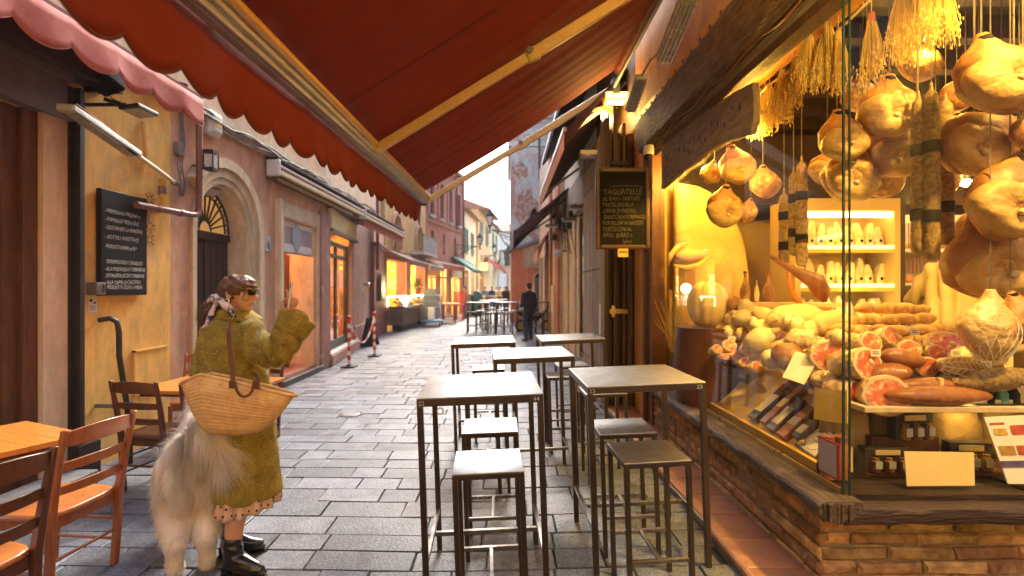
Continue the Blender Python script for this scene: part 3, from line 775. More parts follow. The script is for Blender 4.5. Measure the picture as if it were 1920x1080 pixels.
# awnings and lit sign further down
# ---- right side far: old plastered tower house and orange annexe
th = thing('old_tower_house', 'tall grey house with flaking plaster and bared red brick at the street bend', 'house', (.2, 25, 0))
m = MB(); m.box(.2, 7, 25, 33, 0, 9.2).box(.3, 7, 25.05, 33, 9.2, 16)
m.build('wall', Mt['oldplaster'], th)
MB().box(.05, 7, 24.9, 33, 8.6, 8.8).box(.12, 7, 24.95, 33, 9.2, 9.35).build('ledge', Mt['stone'], th)
for x_, z_ in ((1.2, 10.2), (2.9, 10.2)):
    w_ = MB().box(x_, x_+.85, 24.98, 25.04, z_, z_+1.9).build('window', PANE, th)
    MB().box(x_-.1, x_, 24.95, 25.04, z_-.1, z_+2).box(x_+.85, x_+.95, 24.95, 25.04, z_-.1, z_+2).box(x_, x_+.85, 24.95, 25.04, z_+1.9, z_+2).box(x_-.15, x_+1, 24.88, 25.04, z_-.2, z_-.1).box(x_+.4, x_+.45, 24.96, 24.98, z_, z_+1.9).build('frame', Mt['stone'], w_)
m = MB(); rp_ = random.Random(12)
for cx_, cz_, ra_, rb_ in ((.95, 5.6, .62, .85), (1.5, 4.7, .5, .7), (.7, 7.4, .45, .35)):
    m.prism([(max(.205, cx_ + ra_*(1+rp_.uniform(-.3, .3))*cos(2*pi*k/18)), 24.995, cz_ + rb_*(1+rp_.uniform(-.3, .3))*sin(2*pi*k/18)) for k in range(18)], (0, -.012, 0))
m.build('bared_brick_patch', mat('baredbrick', (.46, .20, .13), (.36, .16, .11), sc=6, rough=.9, bump=.8, bsc=14, co='World', c3=(.55, .42, .36), sc3=5, th3=.5), th)
m = MB().tube([(1.6, 24.85, 9.1), (1.6, 24.85, 7.0), (2.3, 24.85, 4.2)], .05, 6)
m.build('downpipe', Mt['blackiron'], th)
m = MB()
for k in range(5): m.bar((.7+k*.2, 24.6, 9.4+k*.15), (2.6, 24.6, 9.5+k*.22), .02, .02)
m.build('aerial_rods', Mt['greyplastic'], th)
ax = thing('orange_annexe', 'low orange annexe with sloping metal roof and grey arched door', 'building', (.2, 23.5, 0))
m = MB()
m.prism([(.2, 23.4, 0), (1.3, 23.4, 0), (1.3, 23.4, 2.25), (.2, 23.4, 2.25)], (0, 1.5, 0))
m.prism([(.2, 23.4, 2.25), (1.3, 23.4, 2.25), (1.3, 23.4, 3.7), (.2, 23.4, 3.32)], (0, 1.5, 0))
archwall_y = []
for k in range(12):
    t0, t1 = pi*k/12, pi*(k+1)/12
    c_, r_ = 1.95, .65
    a_, b_ = c_-r_*cos(t0), c_-r_*cos(t1); za, zb = 2.1+.3*sin(t0), 2.1+.3*sin(t1)
    m.prism([(a_, 23.4, za), (b_, 23.4, zb), (b_, 23.4, 3.7+(b_-1.3)*.35), (a_, 23.4, 3.7+(a_-1.3)*.35)], (0, 1.5, 0))
m.box(2.6, 3.6, 23.4, 24.9, 0, 4.5)
m.build('wall', Mt['orangewall'], ax)
MB().prism([(.78, 23.395, 2.55), (2.35, 23.395, 2.55), (2.35, 23.395, 4.0), (.78, 23.395, 3.42)], (0, -.03, 0)).build('bare_plaster_patch', mat('barepatch', (.52, .38, .25), (.38, .29, .22), sc=5, rough=.9, bump=.6, bsc=8, co='World', c3=(.3, .27, .25), sc3=2, th3=.6), ax)
MB().prism([(.1, 23.2, 3.30), (3.6, 23.2, 4.52), (3.6, 23.2, 4.64), (.1, 23.2, 3.42)], (0, 1.9, 0)).build('roof', mat('leadroof', (.22, .24, .27), (.17, .18, .2), rough=.5), ax)
dd = MB().box(1.3, 2.6, 23.5, 23.56, 0, 2.1).build('arched_door', mat('greydoor', (.23, .20, .20), (.19, .165, .165), sc=3, rough=.6), ax)
m = MB()
for k in range(7): m.box(1.33+k*.18, 1.34+k*.18, 23.47, 23.5, 0, 2.0)
m.box(1.93, 1.97, 23.46, 23.5, 0, 2.1).build('seam', Mt['blackiron'], dd)
m = MB()
for k in range(12):
    m.bar((1.3+k*.11, 23.48, 2.1), (1.42+k*.11, 23.48, 2.35), .02, .02); m.bar((1.42+k*.11, 23.48, 2.1), (1.3+k*.11, 23.48, 2.35), .02, .02)
m.build('lattice', Mt['blackiron'], dd)
MB().box(1.3, 2.6, 23.52, 23.6, 2.1, 2.42).build('transom', Mt['darkint'], dd)
m = MB()
for k in range(12):
    t0, t1 = pi*k/12, pi*(k+1)/12
    m.prism([(1.95+r*cos(t), 23.39, 2.1+.46*r*sin(t)) for r, t in ((.65, t0), (.77, t0), (.77, t1), (.65, t1))], (0, -.05, 0))
m.box(1.18, 1.3, 23.34, 23.39, 0, 2.1).box(2.6, 2.72, 23.34, 23.39, 0, 2.1).build('door_surround', Mt['oldplaster'], dd)
MB().box(2.15, 2.6, 23.3, 23.33, .95, 1.5).build('white_notice', Mt['white'], dd)

# ---- right side mid houses (facade x = 1.62 .. ), Y 8.9 - 23
XR = 1.62
TRt = FT(XR, 0, R(90), -1)
mr_ = thing('cream_shop_house', 'narrow shop house with tall display glass and cream posts beyond the shutters', 'house', (XR, 11, 0))
m = MB(TRt); wallgrid(m, 9.0, 14.2, 0, 7, .5, [(9.2, 11.0, .25, 3.25)]); m.build('wall', Mt['palehouse'], mr_)
sh = MB(TRt)
for s in (9.2, 9.75, 10.35, 10.95): sh.box(s, s+.05, -.1, .02, .25, 3.25)
sh.box(9.2, 11.0, -.1, .018, 3.1, 3.25).box(9.2, 11.0, -.1, .03, .15, .25)
shf = sh.build('shopfront', Mt['blackiron'], mr_)
for a, b in ((9.25, 9.75), (9.8, 10.35), (10.4, 10.95)): MB(TRt).box(a, b, .0, .006, .25, 3.1).build('pane', glassmat('mirrorpane', (.5, .48, .45), 1.6, 0, .45) if 'mirrorpane' not in D.materials else D.materials['mirrorpane'], shf)
MB(TRt).box(11.02, 11.4, .002, .05, 0, 3.27).box(11.55, 12.0, .002, .07, 0, 3.27).box(12.2, 12.7, .002, .05, 0, 3.27).box(12.9, 13.4, .002, .08, 0, 3.27).box(13.6, 14.15, .002, .06, 0, 3.27).build('cream_posts', Mt['cream'], mr_, bevel=.01)
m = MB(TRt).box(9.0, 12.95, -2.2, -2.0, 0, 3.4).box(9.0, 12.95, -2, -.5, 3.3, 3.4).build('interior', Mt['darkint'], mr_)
MB(TRt).box(9.0, 14.2, .005, .10, 3.28, 3.42).box(9.0, 14.2, .005, .04, 3.42, 4.1).build('timber_fascia', Mt['shuttergrey'], mr_)
mo = thing('orange_pier_house', 'orange and cream painted house piers between the awnings on the right', 'house', (XR-.15, 16, 0))
T2 = FT(XR-.12, 0, R(90), -1)
m = MB(T2); wallgrid(m, 14.25, 23.3, 0, 7, .5, [(17.3, 20.2, 0, 2.9), (20.8, 22.6, 0, 2.9)]); m.build('wall', Mt['creampilaster'], mo)
MB(T2).box(14.3, 15.3, .002, .05, 0, 7).box(16.6, 17.2, .002, .08, 0, 7).build('orange_band', Mt['orangewall'], mo)
MB(T2).box(15.4, 16.4, .002, .07, 0, 1.7).build('cream_band', Mt['cream'], mo)
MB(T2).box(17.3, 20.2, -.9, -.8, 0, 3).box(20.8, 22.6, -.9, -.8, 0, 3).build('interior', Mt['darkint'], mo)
uh = thing('right_upper_house', 'upper house wall over the right hand shops, seen beside the awning edge', 'house', (2.2, 14, 7))
MB().box(2.4, 6, 5.6, 23.3, 7.0, 12.5).build('wall', Mt['palehouse'], uh)
for s in (8, 11.5, 15, 18.5): 
    w_ = MB().box(2.36, 2.42, s, s+1, 8.6, 10.4).build('window', PANE, uh)
    MB().box(2.28, 2.36, s-.5, s-.02, 8.6, 10.4).box(2.28, 2.36, s+1.02, s+1.5, 8.6, 10.4).build('shutter', Mt['greyplastic'], w_)
# ================================================================ THE DELICATESSEN ON THE RIGHT
rb = random.Random(21)
# kerb tiles
kt = struct(MB().box(1.255, 1.60, 2.0, 9.0, -.04, .128).build('tile_kerb', Mt['kerbstone']))
yy = 2.05
while yy < 8.9:
    L_ = .315
    m = MB().chbox(1.275, 1.575, yy+.003, yy+L_-.003, .10, .142, .004, 'z', .001, rb)
    m.build('kerb_tile', Mt['terracotta'], kt)
    m = MB()
    m.prism([(1.276 - .028*sin(a), yy+.002, .115 + .028*cos(a)) for a in [pi*k/6 for k in range(7)]], (0, L_-.004, 0))
    m.build('nosing_tile', Mt['terracotta'], kt)
    yy += L_
# brick plinth
bw = tag(MB().box(1.60, 1.85, 2.58, 5.5, 0, .545).box(1.85, 4.6, 2.58, 2.85, 0, .545).build('brick_plinth', Mt['mortar']),
         'low rough brick plinth wall under the delicatessen window ledge', 'wall')
RH = .0735
for r_ in range(7):
    z0 = .02 + r_ * RH + .004
    off = (r_ % 2) * .16 + rb.uniform(0, .05)
    prot = .016 if r_ > 1 else .03
    s = 2.575 - off * .0
    y0 = 2.56; first = True
    while y0 < 5.5:
        L_ = (rb.uniform(.13, .17) if first and r_ % 2 else rb.uniform(.26, .35)); first = False
        y1 = min(y0 + L_, 5.5)
        if y1 - y0 > .05 and z0 > .08:
            TB = FT(1.602, 0, R(90), -1)
            m = MB(TB); m.chbox(y0+.006, y1-.006, -.03, prot+rb.uniform(-.013, .010), z0, z0+RH-.014, .011, 'y', .006, rb)
            m.build('brick', Mt['brick'], bw)
        y0 = y1
    x0 = 1.588; first = True
    while x0 < 3.3:
        L_ = (rb.uniform(.15, .19) if first and r_ % 2 == 0 else rb.uniform(.30, .38)); first = False
        x1 = min(x0 + L_, 3.4)
        TB = FT(0, 2.578, 0)
        m = MB(TB); m.chbox(x0+.006, x1-.006, -.03, .020+rb.uniform(-.013, .010), z0, z0+RH-.014, .012, 'y', .007, rb)
        m.build('brick', Mt['brick'], bw)
        x0 = x1
# ledges: hewn planks
def plank(a, b, w0, w1, zt, th, n, seed, axis='y', rough=.008):
    r = random.Random(seed); rings = []
    for i in range(n+1):
        t = a + (b-a)*i/n
        o = r.uniform(-rough, rough); o2 = r.uniform(-rough, rough)
        sec = [(w0+o, zt-th+o2), (w0+o-.004, zt-th*.5+o2*.4), (w0+o*.5+.006, zt-.008), (w0+.03, zt+r.uniform(-.001, .002)), ((w0+w1)/2, zt+r.uniform(-.002, .002)), (w1, zt), (w1, zt-th)]
        rings.append([V((p, t, z)) if axis == 'y' else V((t, p, z)) for p, z in sec])
    m = MB(); m.loft(rings); return m
ld = thing('window_ledge', 'weathered hewn timber window ledge on top of the brick plinth', 'ledge', (1.55, 4, .545))
plank(2.40, 5.62, 1.485, 1.69, .605, .058, 60, 3).build('plank', Mt['oldwood'], ld, smooth=True)
m = MB()
for k in range(9): m.prism([(1.50+k*.016, 2.40, .50+rb.uniform(0, .03)), (1.514+k*.016, 2.40, .50+rb.uniform(0, .03)), (1.516+k*.016, 2.40, .60), (1.50+k*.016, 2.40, .60)], (0, -.004-rb.uniform(0, .02), 0))
m.build('splintered_end', Mt['oldwood'], ld)
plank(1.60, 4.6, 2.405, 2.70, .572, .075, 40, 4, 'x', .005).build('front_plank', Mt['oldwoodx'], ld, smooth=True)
# glazing
sw = thing('shop_window', 'large glass corner window of the delicatessen full of hanging hams', 'window', (1.66, 2.5, .6))
MB().box(1.660, 1.668, 2.495, 5.44, .63, 3.1).build('side_pane', GL, sw)
MB().box(1.672, 4.6, 2.482, 2.490, .60, 3.75).build('front_pane', GL, sw)
MB().box(1.650, 1.659, 2.484, 2.494, .575, 3.8).box(1.6725, 1.679, 2.472, 2.481, .575, 3.8).build('glass_edge', GEDGE, sw)
MB().box(1.640, 1.656, 2.5, 5.44, .606, .632).build('lower_rail', Mt['brass'], sw)
st_ = MB().box(1.648, 1.657, 2.52, 2.68, .66, .84).build('door_sticker', mat('stickerred', (.3, .03, .06), rough=.4), sw)
MB().box(1.644, 1.6475, 2.53, 2.67, .67, .83).build('sticker_face', mat('stickerface', (.5, .42, .36), (.45, .38, .33), rough=.4), st_)
wf = thing('window_frame', 'dark brown timber window frame post beside the orange pillar', 'window frame', (1.6, 5.5, 0))
MB().box(1.56, 1.70, 5.44, 5.60, .0, 3.2).box(1.52, 1.58, 5.60, 5.68, .1, 3.4).build('post', Mt['brownframe'], wf, bevel=.005)
MB().box(1.60, 1.70, 2.3, 5.6, 3.04, 3.14).build('head', Mt['shutterwood'], wf)
MB().box(1.70, 4.6, 2.46, 2.56, 3.72, 3.84).build('front_head', Mt['shutterwood'], wf)
# timber lintel with hewn underside
lt = thing('timber_lintel', 'huge dark hewn timber lintel above the delicatessen window', 'beam', (1.5, 4, 3.3))
rings = []
r = random.Random(8)
for i in range(80):
    y = 1.2 + i*.058
    j = [r.uniform(-.010, .010) for _ in range(8)]
    rings.append([V(p) for p in ((1.66, y, 3.145), (1.58, y, 3.15+j[0]), (1.53, y, 3.155+j[1]), (1.49+j[6]*.4, y, 3.175+j[2]), (1.475+j[3]*.5, y, 3.28), (1.475+j[4]*.5, y, 3.46), (1.49, y, 3.52+j[5]), (1.66, y, 3.53))])
m = MB(); m.loft(rings); m.build('beam', Mt['beamwood'], lt, smooth=True)
m = MB()
rings = []
for i in range(60):
    y = 1.2 + i*.078
    rings.append([V(p) for p in ((1.60, y, 3.10), (1.575, y, 3.10+r.uniform(-.004, .004)), (1.575, y, 3.14), (1.60, y, 3.14))])
m.loft(rings); m.build('moulding', Mt['greywood'], lt)
m = MB(); m.tube([(1.54, 1.6+k*.1, 3.13+.02*sin(k*.9)) for k in range(40)], .008, 5); m.build('cable', Mt['copper'], lt)
# yellow fascia with perforated strip
fa = thing('delicatessen_wall', 'ochre plastered shop wall above the timber lintel with the orange pillar', 'wall', (1.6, 4, 3.6))
MB().box(1.6, 2.4, 1.0, 6.3, 3.532, 7.0).box(1.66, 1.9, 1.0, 5.6, 3.14, 3.532).build('wall', Mt['shoporange'], fa)
MB().box(1.585, 1.92, 5.685, 6.3, .10, 3.53).build('pillar', Mt['shoporange'], fa, bevel=.01)
m = MB().box(1.57, 1.60, 1.2, 6.2, 3.60, 3.68).build('metal_strip', Mt['baryellow'], fa)
mm = MB()
for k in range(22): mm.box(1.565, 1.571, 1.9+k*.2, 1.925+k*.2, 3.625, 3.65)
mm.build('screw_holes', Mt['cable'], m)
MB().box(1.62, 1.9, 5.65, 6.3, 3.53, 3.6).build('cap', Mt['shutterwood'], fa)
MB().box(1.6, 2.6, 6.31, 9.0, 0, 7).build('rear_wall', Mt['shutterwood'], fa)
# hanging plank sign
poly = []
sgn = [(3.42, 2.96), (3.7, 3.00), (4.2, 3.045), (4.8, 3.06), (5.42, 3.08), (5.43, 2.64), (5.1, 2.66), (4.8, 2.69), (4.5, 2.685), (4.2, 2.715), (3.9, 2.705), (3.65, 2.665), (3.45, 2.63), (3.40, 2.70), (3.395, 2.85)]
hs_ = thing('plank_sign', 'weathered grey rustic plank board hung before the window top', 'wooden sign', (1.70, 4.4, 2.85))
MB().prism([(1.598, a*.965, b) for a, b in sgn], (.045, 0, 0)).build('board', Mt['greywood'], hs_, bevel=.008)
for k in range(14):
    m = MB()
    yk, zk = 3.6+k*.125, 2.86+.05*sin(k*2.1)
    m.ell((1.596, yk*.965, zk), (.004, rb.uniform(.008, .02), rb.uniform(.01, .03)), 8, 5)
    m.build('carved_mark', Mt['doorwood'], hs_, smooth='all')
# security camera
sc_ = thing('security_camera', 'small white dome security camera at the corner of the window frame', 'camera', (1.52, 5.5, 3.1))
MB().lathe([(.05, 3.12), (.055, 3.08), (.055, 3.04), (.0505, 3.03)], (1.50, 5.35, 0), 16).build('housing', Mt['whiteplastic'], sc_, smooth=True)
MB().ell((1.50, 5.35, 3.025), (.035, .035, .035)).build('dome', Mt['slate'], sc_, smooth='all')
MB().ell((1.53, 5.6, 2.62), .03).build('junction_box', Mt['whiteplastic'], sc_, smooth='all')
# folded shutters
fs = thing('folded_shutters', 'tall folded brown timber shutter leaves stacked beside the orange pillar', 'shutter', (1.4, 6.6, 0))
for k, (x0, x1, y0, y1, zt) in enumerate(((1.22, 1.28, 6.32, 6.60, 3.75), (1.285, 1.33, 6.40, 6.66, 3.62), (1.34, 1.385, 6.36, 6.60, 3.9), (1.395, 1.45, 6.46, 6.7, 3.6), (1.46, 1.50, 6.38, 6.62, 3.7), (1.51, 1.58, 6.33, 6.7, 3.55))):
    MB().box(x0, x1, y0, y1, .14, zt).build('leaf', Mt['shutterwood'], fs, bevel=.005)
MB().box(1.28, 1.5, 6.29, 6.315, 1.30, 1.36).box(1.30, 1.34, 6.27, 6.29, 1.26, 1.40).build('bolt', Mt['brass'], fs)
MB().box(1.3, 1.5, 6.29, 6.315, 3.15, 3.2).build('upper_bolt', Mt['blackiron'], fs)
gs = thing('studded_shutter', 'open grey studded plank shutter standing along the wall behind the hanging menu board', 'shutter', (1.4, 8, 0))
for k in range(6):
    y0 = 6.9+k*.33
    MB().box(1.34-.0, 1.38, y0, y0+.318, .14, 3.82).build('plank', Mt['shuttergrey'] if k else Mt['greywood'], gs, bevel=.004)
m = MB()
for k in range(12):
    for z_ in (.5, 1.9, 3.2, 3.6): m.ell((1.335, 7.0+k*.165, z_), (.008, .015, .015), 8, 5)
m.build('studs', Mt['blackiron'], gs, smooth='all')
MB().box(1.328, 1.336, 7.0, 7.25, .95, 1.4).build('poster', Mt['paper'], gs)
# hanging chalk board (faces the camera)
hb = thing('hanging_menu_board', 'hanging chalkboard with brown rounded frame listing pasta dishes, on the shop pillar', 'menu board', (1.2, 5.15, 2.0))
bx0, bx1, bz0, bz1, by = .905, 1.458, 2.015, 2.845, 5.15
MB().box(bx0+.03, bx1-.03, by+.005, by+.03, bz0+.03, bz1-.03).build('slate', Mt['slateb'], hb)
MB().box(bx0, bx0+.045, by-.008, by+.035, bz0, bz1).box(bx1-.045, bx1, by-.008, by+.035, bz0, bz1).box(bx0+.045, bx1-.045, by-.008, by+.035, bz0, bz0+.045).box(bx0+.045, bx1-.045, by-.008, by+.035, bz1-.045, bz1).build('frame', Mt['boardframe'], hb, bevel=.014, seg=3)
lines = ['TAGLIATELLE', 'AL RAGU - TARTUFO', 'TORTELLINI ALLA', 'CREMA DI PARMIG.', 'GNOCCHI 4 FORMAGGI', 'TORTELLINI IN BRODO', 'TORTELLONI AL', 'RAGU  BURRO e', 'Salvia!']
for i, t_ in enumerate(lines):
    sz = .076 if i == 0 else .06
    text(t_, (bx0+.07 + (.2 if i == 8 else rb.uniform(-.005, .012)), by+.003, bz1-.275-i*.062), sz, (1, 0, .012), (0, 0, 1), Mt['chalkdim'], hb, 'chalk_writing', shear=.1, sx=.66 if i else .86)
MB().tube([(bx0+.14+.34*k/10, by, bz1-.185-.012*((k-5)/5)**2) for k in range(11)], .0022, 4).build('chalk_line', Mt['chalkdim'], hb)
MB().bar((bx1, by+.03, 2.75), (1.60, 5.72, 2.75), .025, .04).bar((bx1, by+.03, 2.2), (1.60, 5.72, 2.2), .025, .04).build('bracket', Mt['blackiron'], hb)
MB().box(1.13, 1.235, by-.004, by+.002, 1.935, 2.03).build('price_tag', Mt['cardyellow'], hb)
text('MENU', (1.142, by-.006, 1.975), .032, (1, 0, 0), (0, 0, 1), Mt['cable'], hb, 'tag_writing')

# ---- interior shell
it = thing('shop_interior', 'warm yellow interior room of the delicatessen behind the corner window', 'room', (3, 4, 0))
defm('ochretile', (.72, .50, .20), (.66, .43, .16), sc=3, rough=.5, bump=.1, bsc=8)
MB().box(1.70, 6.4, 6.6, 6.7, 0, 3.7).build('back_wall', Mt['ochretile'], it)
MB().box(1.95, 6.2, 6.5, 6.59, 2.5, 3.7).build('added_dark_panel', Mt['doorwood'], it)  # dark sheet added on the upper back wall so gaps between hams read dark
MB().box(6.3, 6.4, 2.6, 6.6, 0, 3.7).build('side_wall', Mt['ochretile'], it)
MB().box(1.72, 1.9, 5.62, 6.6, 0, 3.5).build('end_wall', Mt['ochretile'], it)
MB().box(1.70, 6.4, 2.6, 6.6, -.02, .0).build('shop_floor', Mt['terracotta'], it)
MB().box(1.70, 6.4, 2.58, 6.6, 3.7, 3.8).build('ceiling', Mt['darkint'], it)
for k in range(7): MB().box(1.75, 6.2, 2.75+k*.55, 2.87+k*.55, 3.52, 3.69).build('ceiling_beam', Mt['doorwood'], it)
MB().box(1.86, 2.6, 2.86, 6.0, .0, .59).box(2.6, 4.6, 2.86, 3.3, 0, .59).build('display_base', Mt['brownframe'], it)
MB().box(1.695, 2.6, 2.71, 5.55, .59, .612).box(2.6, 4.6, 2.50, 3.3, .59, .612).box(1.70, 2.6, 2.50, 2.705, .575, .6).build('display_floor', Mt['oldwoodx'], it)
MB().box(1.95, 6.2, 5.9, 5.98, 2.60, 3.4).box(4.05, 4.17, 5.3, 5.4, 0, 2.6).build('inner_lintel', Mt['doorwood'], it)

# ---- big plaster niche stone behind the pumpkin
ps = thing('plaster_relief', 'tall rounded ochre plaster relief with carved leaf behind the pumpkin', 'relief', (2.0, 5.4, .6))
def relief(u, v):
    z = .6 + 2.15*v
    hw = .40*sqrt(max(0, 1-(max(0, v-.45)/.55)**2.4)) + .005
    x = 1.76 + (.02 + .0*v) + hw*(.98+ .0) * (1 - cos(pi*u)) 
    y = 5.42 - .16*sin(pi*u)**.6 * min(1, hw*4) + .02*mn.noise(V((x*3, 1, z*3)))
    return (x, y, z)
m = MB(); m.sheet(relief, 24, 40); m.box(1.76, 2.5, 5.45, 5.5, .6, 1.6)
defm('ochreplaster', (.74, .50, .17), (.62, .39, .12), sc=4, rough=.8, bump=.7, bsc=14, c3=(.5, .32, .12), sc3=3, th3=.6)
m.build('relief_body', Mt['ochreplaster'], ps, smooth='all')
m = MB()
m.tube([P(u, v, 5.22) for u, v in ((1252, 498), (1258, 478), (1272, 462), (1290, 455))], [.01, .03, .03, .008], 8)
m.tube([P(u, v, 5.22) for u, v in ((1262, 497), (1285, 503), (1310, 498), (1330, 482))], [.01, .03, .03, .008], 8)
m.ell(P(1293, 478, 5.24), (.16, .04, .06))
m.build('carved_leaf', Mt['ochreplaster'], ps, smooth='all')
# dried plants at its foot
dp = thing('dried_foliage', 'sprig of dried grass and leaves at the foot of the plaster relief', 'dried plant', P(1275, 640, 5.0))
m = MB()
for k in range(70):
    b = P(1275+rb.uniform(-18, 18), 660, 5.0); e = b + V((rb.uniform(-.2, .2), rb.uniform(-.1, .1), rb.uniform(.2, .55)))
    m.tube([b, (b+e)/2+V((rb.uniform(-.03, .03), 0, .03)), e], [.004, .003, .001], 3)
defm('drystem', (.70, .50, .20), (.58, .38, .12), sc=30, rough=.7, rv=.3)
m.build('stems', Mt['drystem'], dp)

# ---- pumpkin
pk = thing('pumpkin', 'large pale ribbed pumpkin in the shop window', 'pumpkin', P(1327, 612, 4.5))
def pumpkin():
    m = MB(); n, k_ = 72, 22; rings = []
    for i in range(1, k_):
        t = pi*i/k_; ring = []
        for k in range(n):
            a = 2*pi*k/n; rr_ = .165*sin(t)**.75*(1-.10*abs(sin(a*5.5))**.6*0 + .07*abs(cos(a*6)))
            ring.append(V((rr_*cos(a), rr_*sin(a), -.205*cos(t))))
        rings.append(ring)
    m.loft(rings); return m
o = pumpkin(); c = P(1327, 571, 4.5)
for i in range(len(o.v)): o.v[i] = tuple(V(o.v[i]) + c)
defm('pumpkinskin', (.92, .74, .36), (.84, .62, .26), sc=9, rough=.5, bump=.25, bsc=50)
o.build('flesh', Mt['pumpkinskin'], pk, smooth='all')
MB().tube([c+V((0, 0, .18)), c+V((.01, 0, .23)), c+V((-.03, -.02, .27))], [.03, .02, .022], 8).build('stalk', Mt['drystem'], pk, smooth=True)
psd = thing('pumpkin_barrel', 'dark round barrel table carrying the pumpkin', 'barrel', P(1327, 640, 4.5))
MB().lathe([(.26, 0), (.30, .3), (.26, .64), (.27, .665), (.0, .665)], (c.x, c.y, c.z-.865), 24).build('barrel_body', Mt['brownframe'], psd, smooth=True)

# ---- hanging dried bunches
defm('drywheat', (.92, .74, .32), (.78, .56, .18), sc=14, rough=.6, rv=.35)
defm('berryred', (.5, .07, .03), (.4, .05, .02), rough=.4)
hr = thing('hanging_rail', 'thin rope line along the window top from which dried bunches hang', 'rope', (1.85, 3, 3.3))
MB().tube([(1.86, 3.95, 3.02), (1.86, 3.6, 3.06), (1.88, 3.1, 3.05), (1.90, 2.7, 3.12), (2.0, 2.64, 3.22), (2.3, 2.64, 3.30), (2.8, 2.66, 3.28), (3.3, 2.66, 3.3)], .008, 6).build('cord', Mt['creampipe'], hr)
MB().box(1.84, 1.88, 2.6, 4.1, 3.50, 3.53).box(1.84, 3.4, 2.6, 2.64, 3.50, 3.53).build('batten', Mt['brownframe'], hr)
MB().tube([(1.86, 3.95, 3.02), (1.86, 3.95, 3.5)], .004, 4).tube([(1.9, 2.7, 3.12), (1.87, 2.65, 3.5)], .004, 4).tube([(3.3, 2.66, 3.3), (3.3, 2.63, 3.5)], .004, 4).build('hangers', Mt['creampipe'], hr)
bun = [(1424, 175, 262, 3.75, 'dried pale stem bunch nearest the plank sign, hanging at the left end of the line', 0),
       (1443, 165, 250, 3.6, 'second dried bunch from the plank sign, short with drooping ears', 0),
       (1466, 140, 235, 3.42, 'slender dried bunch in the middle of the side window line', 1),
       (1490, 118, 205, 3.25, 'brownish dried bunch hanging halfway along the side window line', 1),
       (1518, 70, 175, 3.05, 'thick golden dried bunch near the glass corner on its street side', 0),
       (1552, 50, 175, 2.9, 'bushy golden dried bunch just left of the dark glass corner edge', 0),
       (1572, 70, 180, 2.82, 'thin dark dried bunch pressed behind the glass corner edge', 1),
       (1634, 35, 178, 2.72, 'dried bunch tied with a folded orange ribbon right of the glass corner', 1),
       (1690, -15, 130, 2.68, 'long pale dried bunch with seed pods at the window top', 0),
       (1725, -30, 100, 2.68, 'middle dried bunch of the three pale ones at the window top', 0),
       (1765, -30, 90, 2.7, 'rightmost pale dried bunch, its stems spreading wide at the window top', 0)]
for (u, v0, v1, Y, lab, kind) in bun:
    a = P(u, v0, Y); b = P(u, v1, Y); L_ = a.z - b.z
    t = thing('dried_bunch', lab, 'dried flowers', a, 'dried bunches hanging in the window')
    m = MB()
    for k in range(90 if kind == 0 else 55):
        an = rb.uniform(0, 2*pi); sp = rb.uniform(.02, .10)*(1 if kind == 0 else .8); l2 = L_*rb.uniform(.6, 1.0)
        e = a + V((cos(an)*sp, sin(an)*sp*.6, -l2)); md = a + V((cos(an)*sp*.65, sin(an)*sp*.4, -l2*.4))
        m.tube([a + V((cos(an)*.012, sin(an)*.012, .02)), md, e], [.0022, .002, .0018], 3)
        for q in range(4):
            w_ = md.lerp(e, .45+.18*q) + V((rb.uniform(-.012, .012), rb.uniform(-.012, .012), 0))
            m.ell(w_, (.004, .004, .010), 4, 3)
    m.build('stems', Mt['drywheat'] if kind == 0 else Mt['drystem'], t)
    MB().lathe([(.016, -.03), (.02, -.01), (.016, .03)], a, 8).build('tie', Mt['orangewall'] if 'ribbon' in lab else Mt['creampipe'], t, smooth=True)
    MB().tube([a+V((0, 0, .02)), V((a.x, a.y, max(3.5, a.z+.05)))], .003, 4).build('string', Mt['creampipe'], t)

# ---- hams
defm('hamskin', (.40, .17, .035), (.20, .07, .015), sc=7, grime=True, rough=.5, bump=.6, bsc=12, c3=(.62, .38, .12), sc3=5, th3=.52, spec=.6, bd=.02)
defm('hamfat', (.60, .40, .14), (.34, .18, .045), sc=7, rough=.52, bump=1.0, bsc=12, grime=True, c3=(.30, .13, .03), sc3=8, th3=.57, bd=.02)
defm('salami', (.38, .25, .09), (.14, .075, .025), sc=40, grime=True, rough=.75, bump=.5, bsc=60)
def crumple(p, seed, a=1.0):
    q = p*13 + V((seed*3.7, 0, seed)); return 1 + a*(.085*mn.noise(q) + .05*abs(mn.noise(q*2.3)) - .03*abs(mn.noise(q*5.1)))
def ham_mb(seed, face=False):
    m = MB(); n, k_ = 44, 34; rings = []
    for i in range(k_+1):
        t = i/k_                                # 0 bottom, 1 shank top
        z = -.165 + .385*t
        b_ = sin(pi*min(1, t*1.10+.02))**.62 if t < .70 else 0
        wv = .150*b_
        if t >= .70:
            q = (t-.70)/.30; base = .150*sin(pi*(.70*1.10+.02))**.62; wv = base*max(0, 1-q)**1.25 + .024*q
        wv = max(wv, .010)
        ring = []
        for k in range(n):
            a = 2*pi*k/n
            p = V((wv*cos(a)*1.02, wv*sin(a)*.66, z)); c_ = crumple(p, seed, .9)
            ring.append(V((p.x*c_+.02*sin(t*3+seed)*(t < .8), p.y*c_, p.z)))
        rings.append(ring)
    m.loft(rings); return m
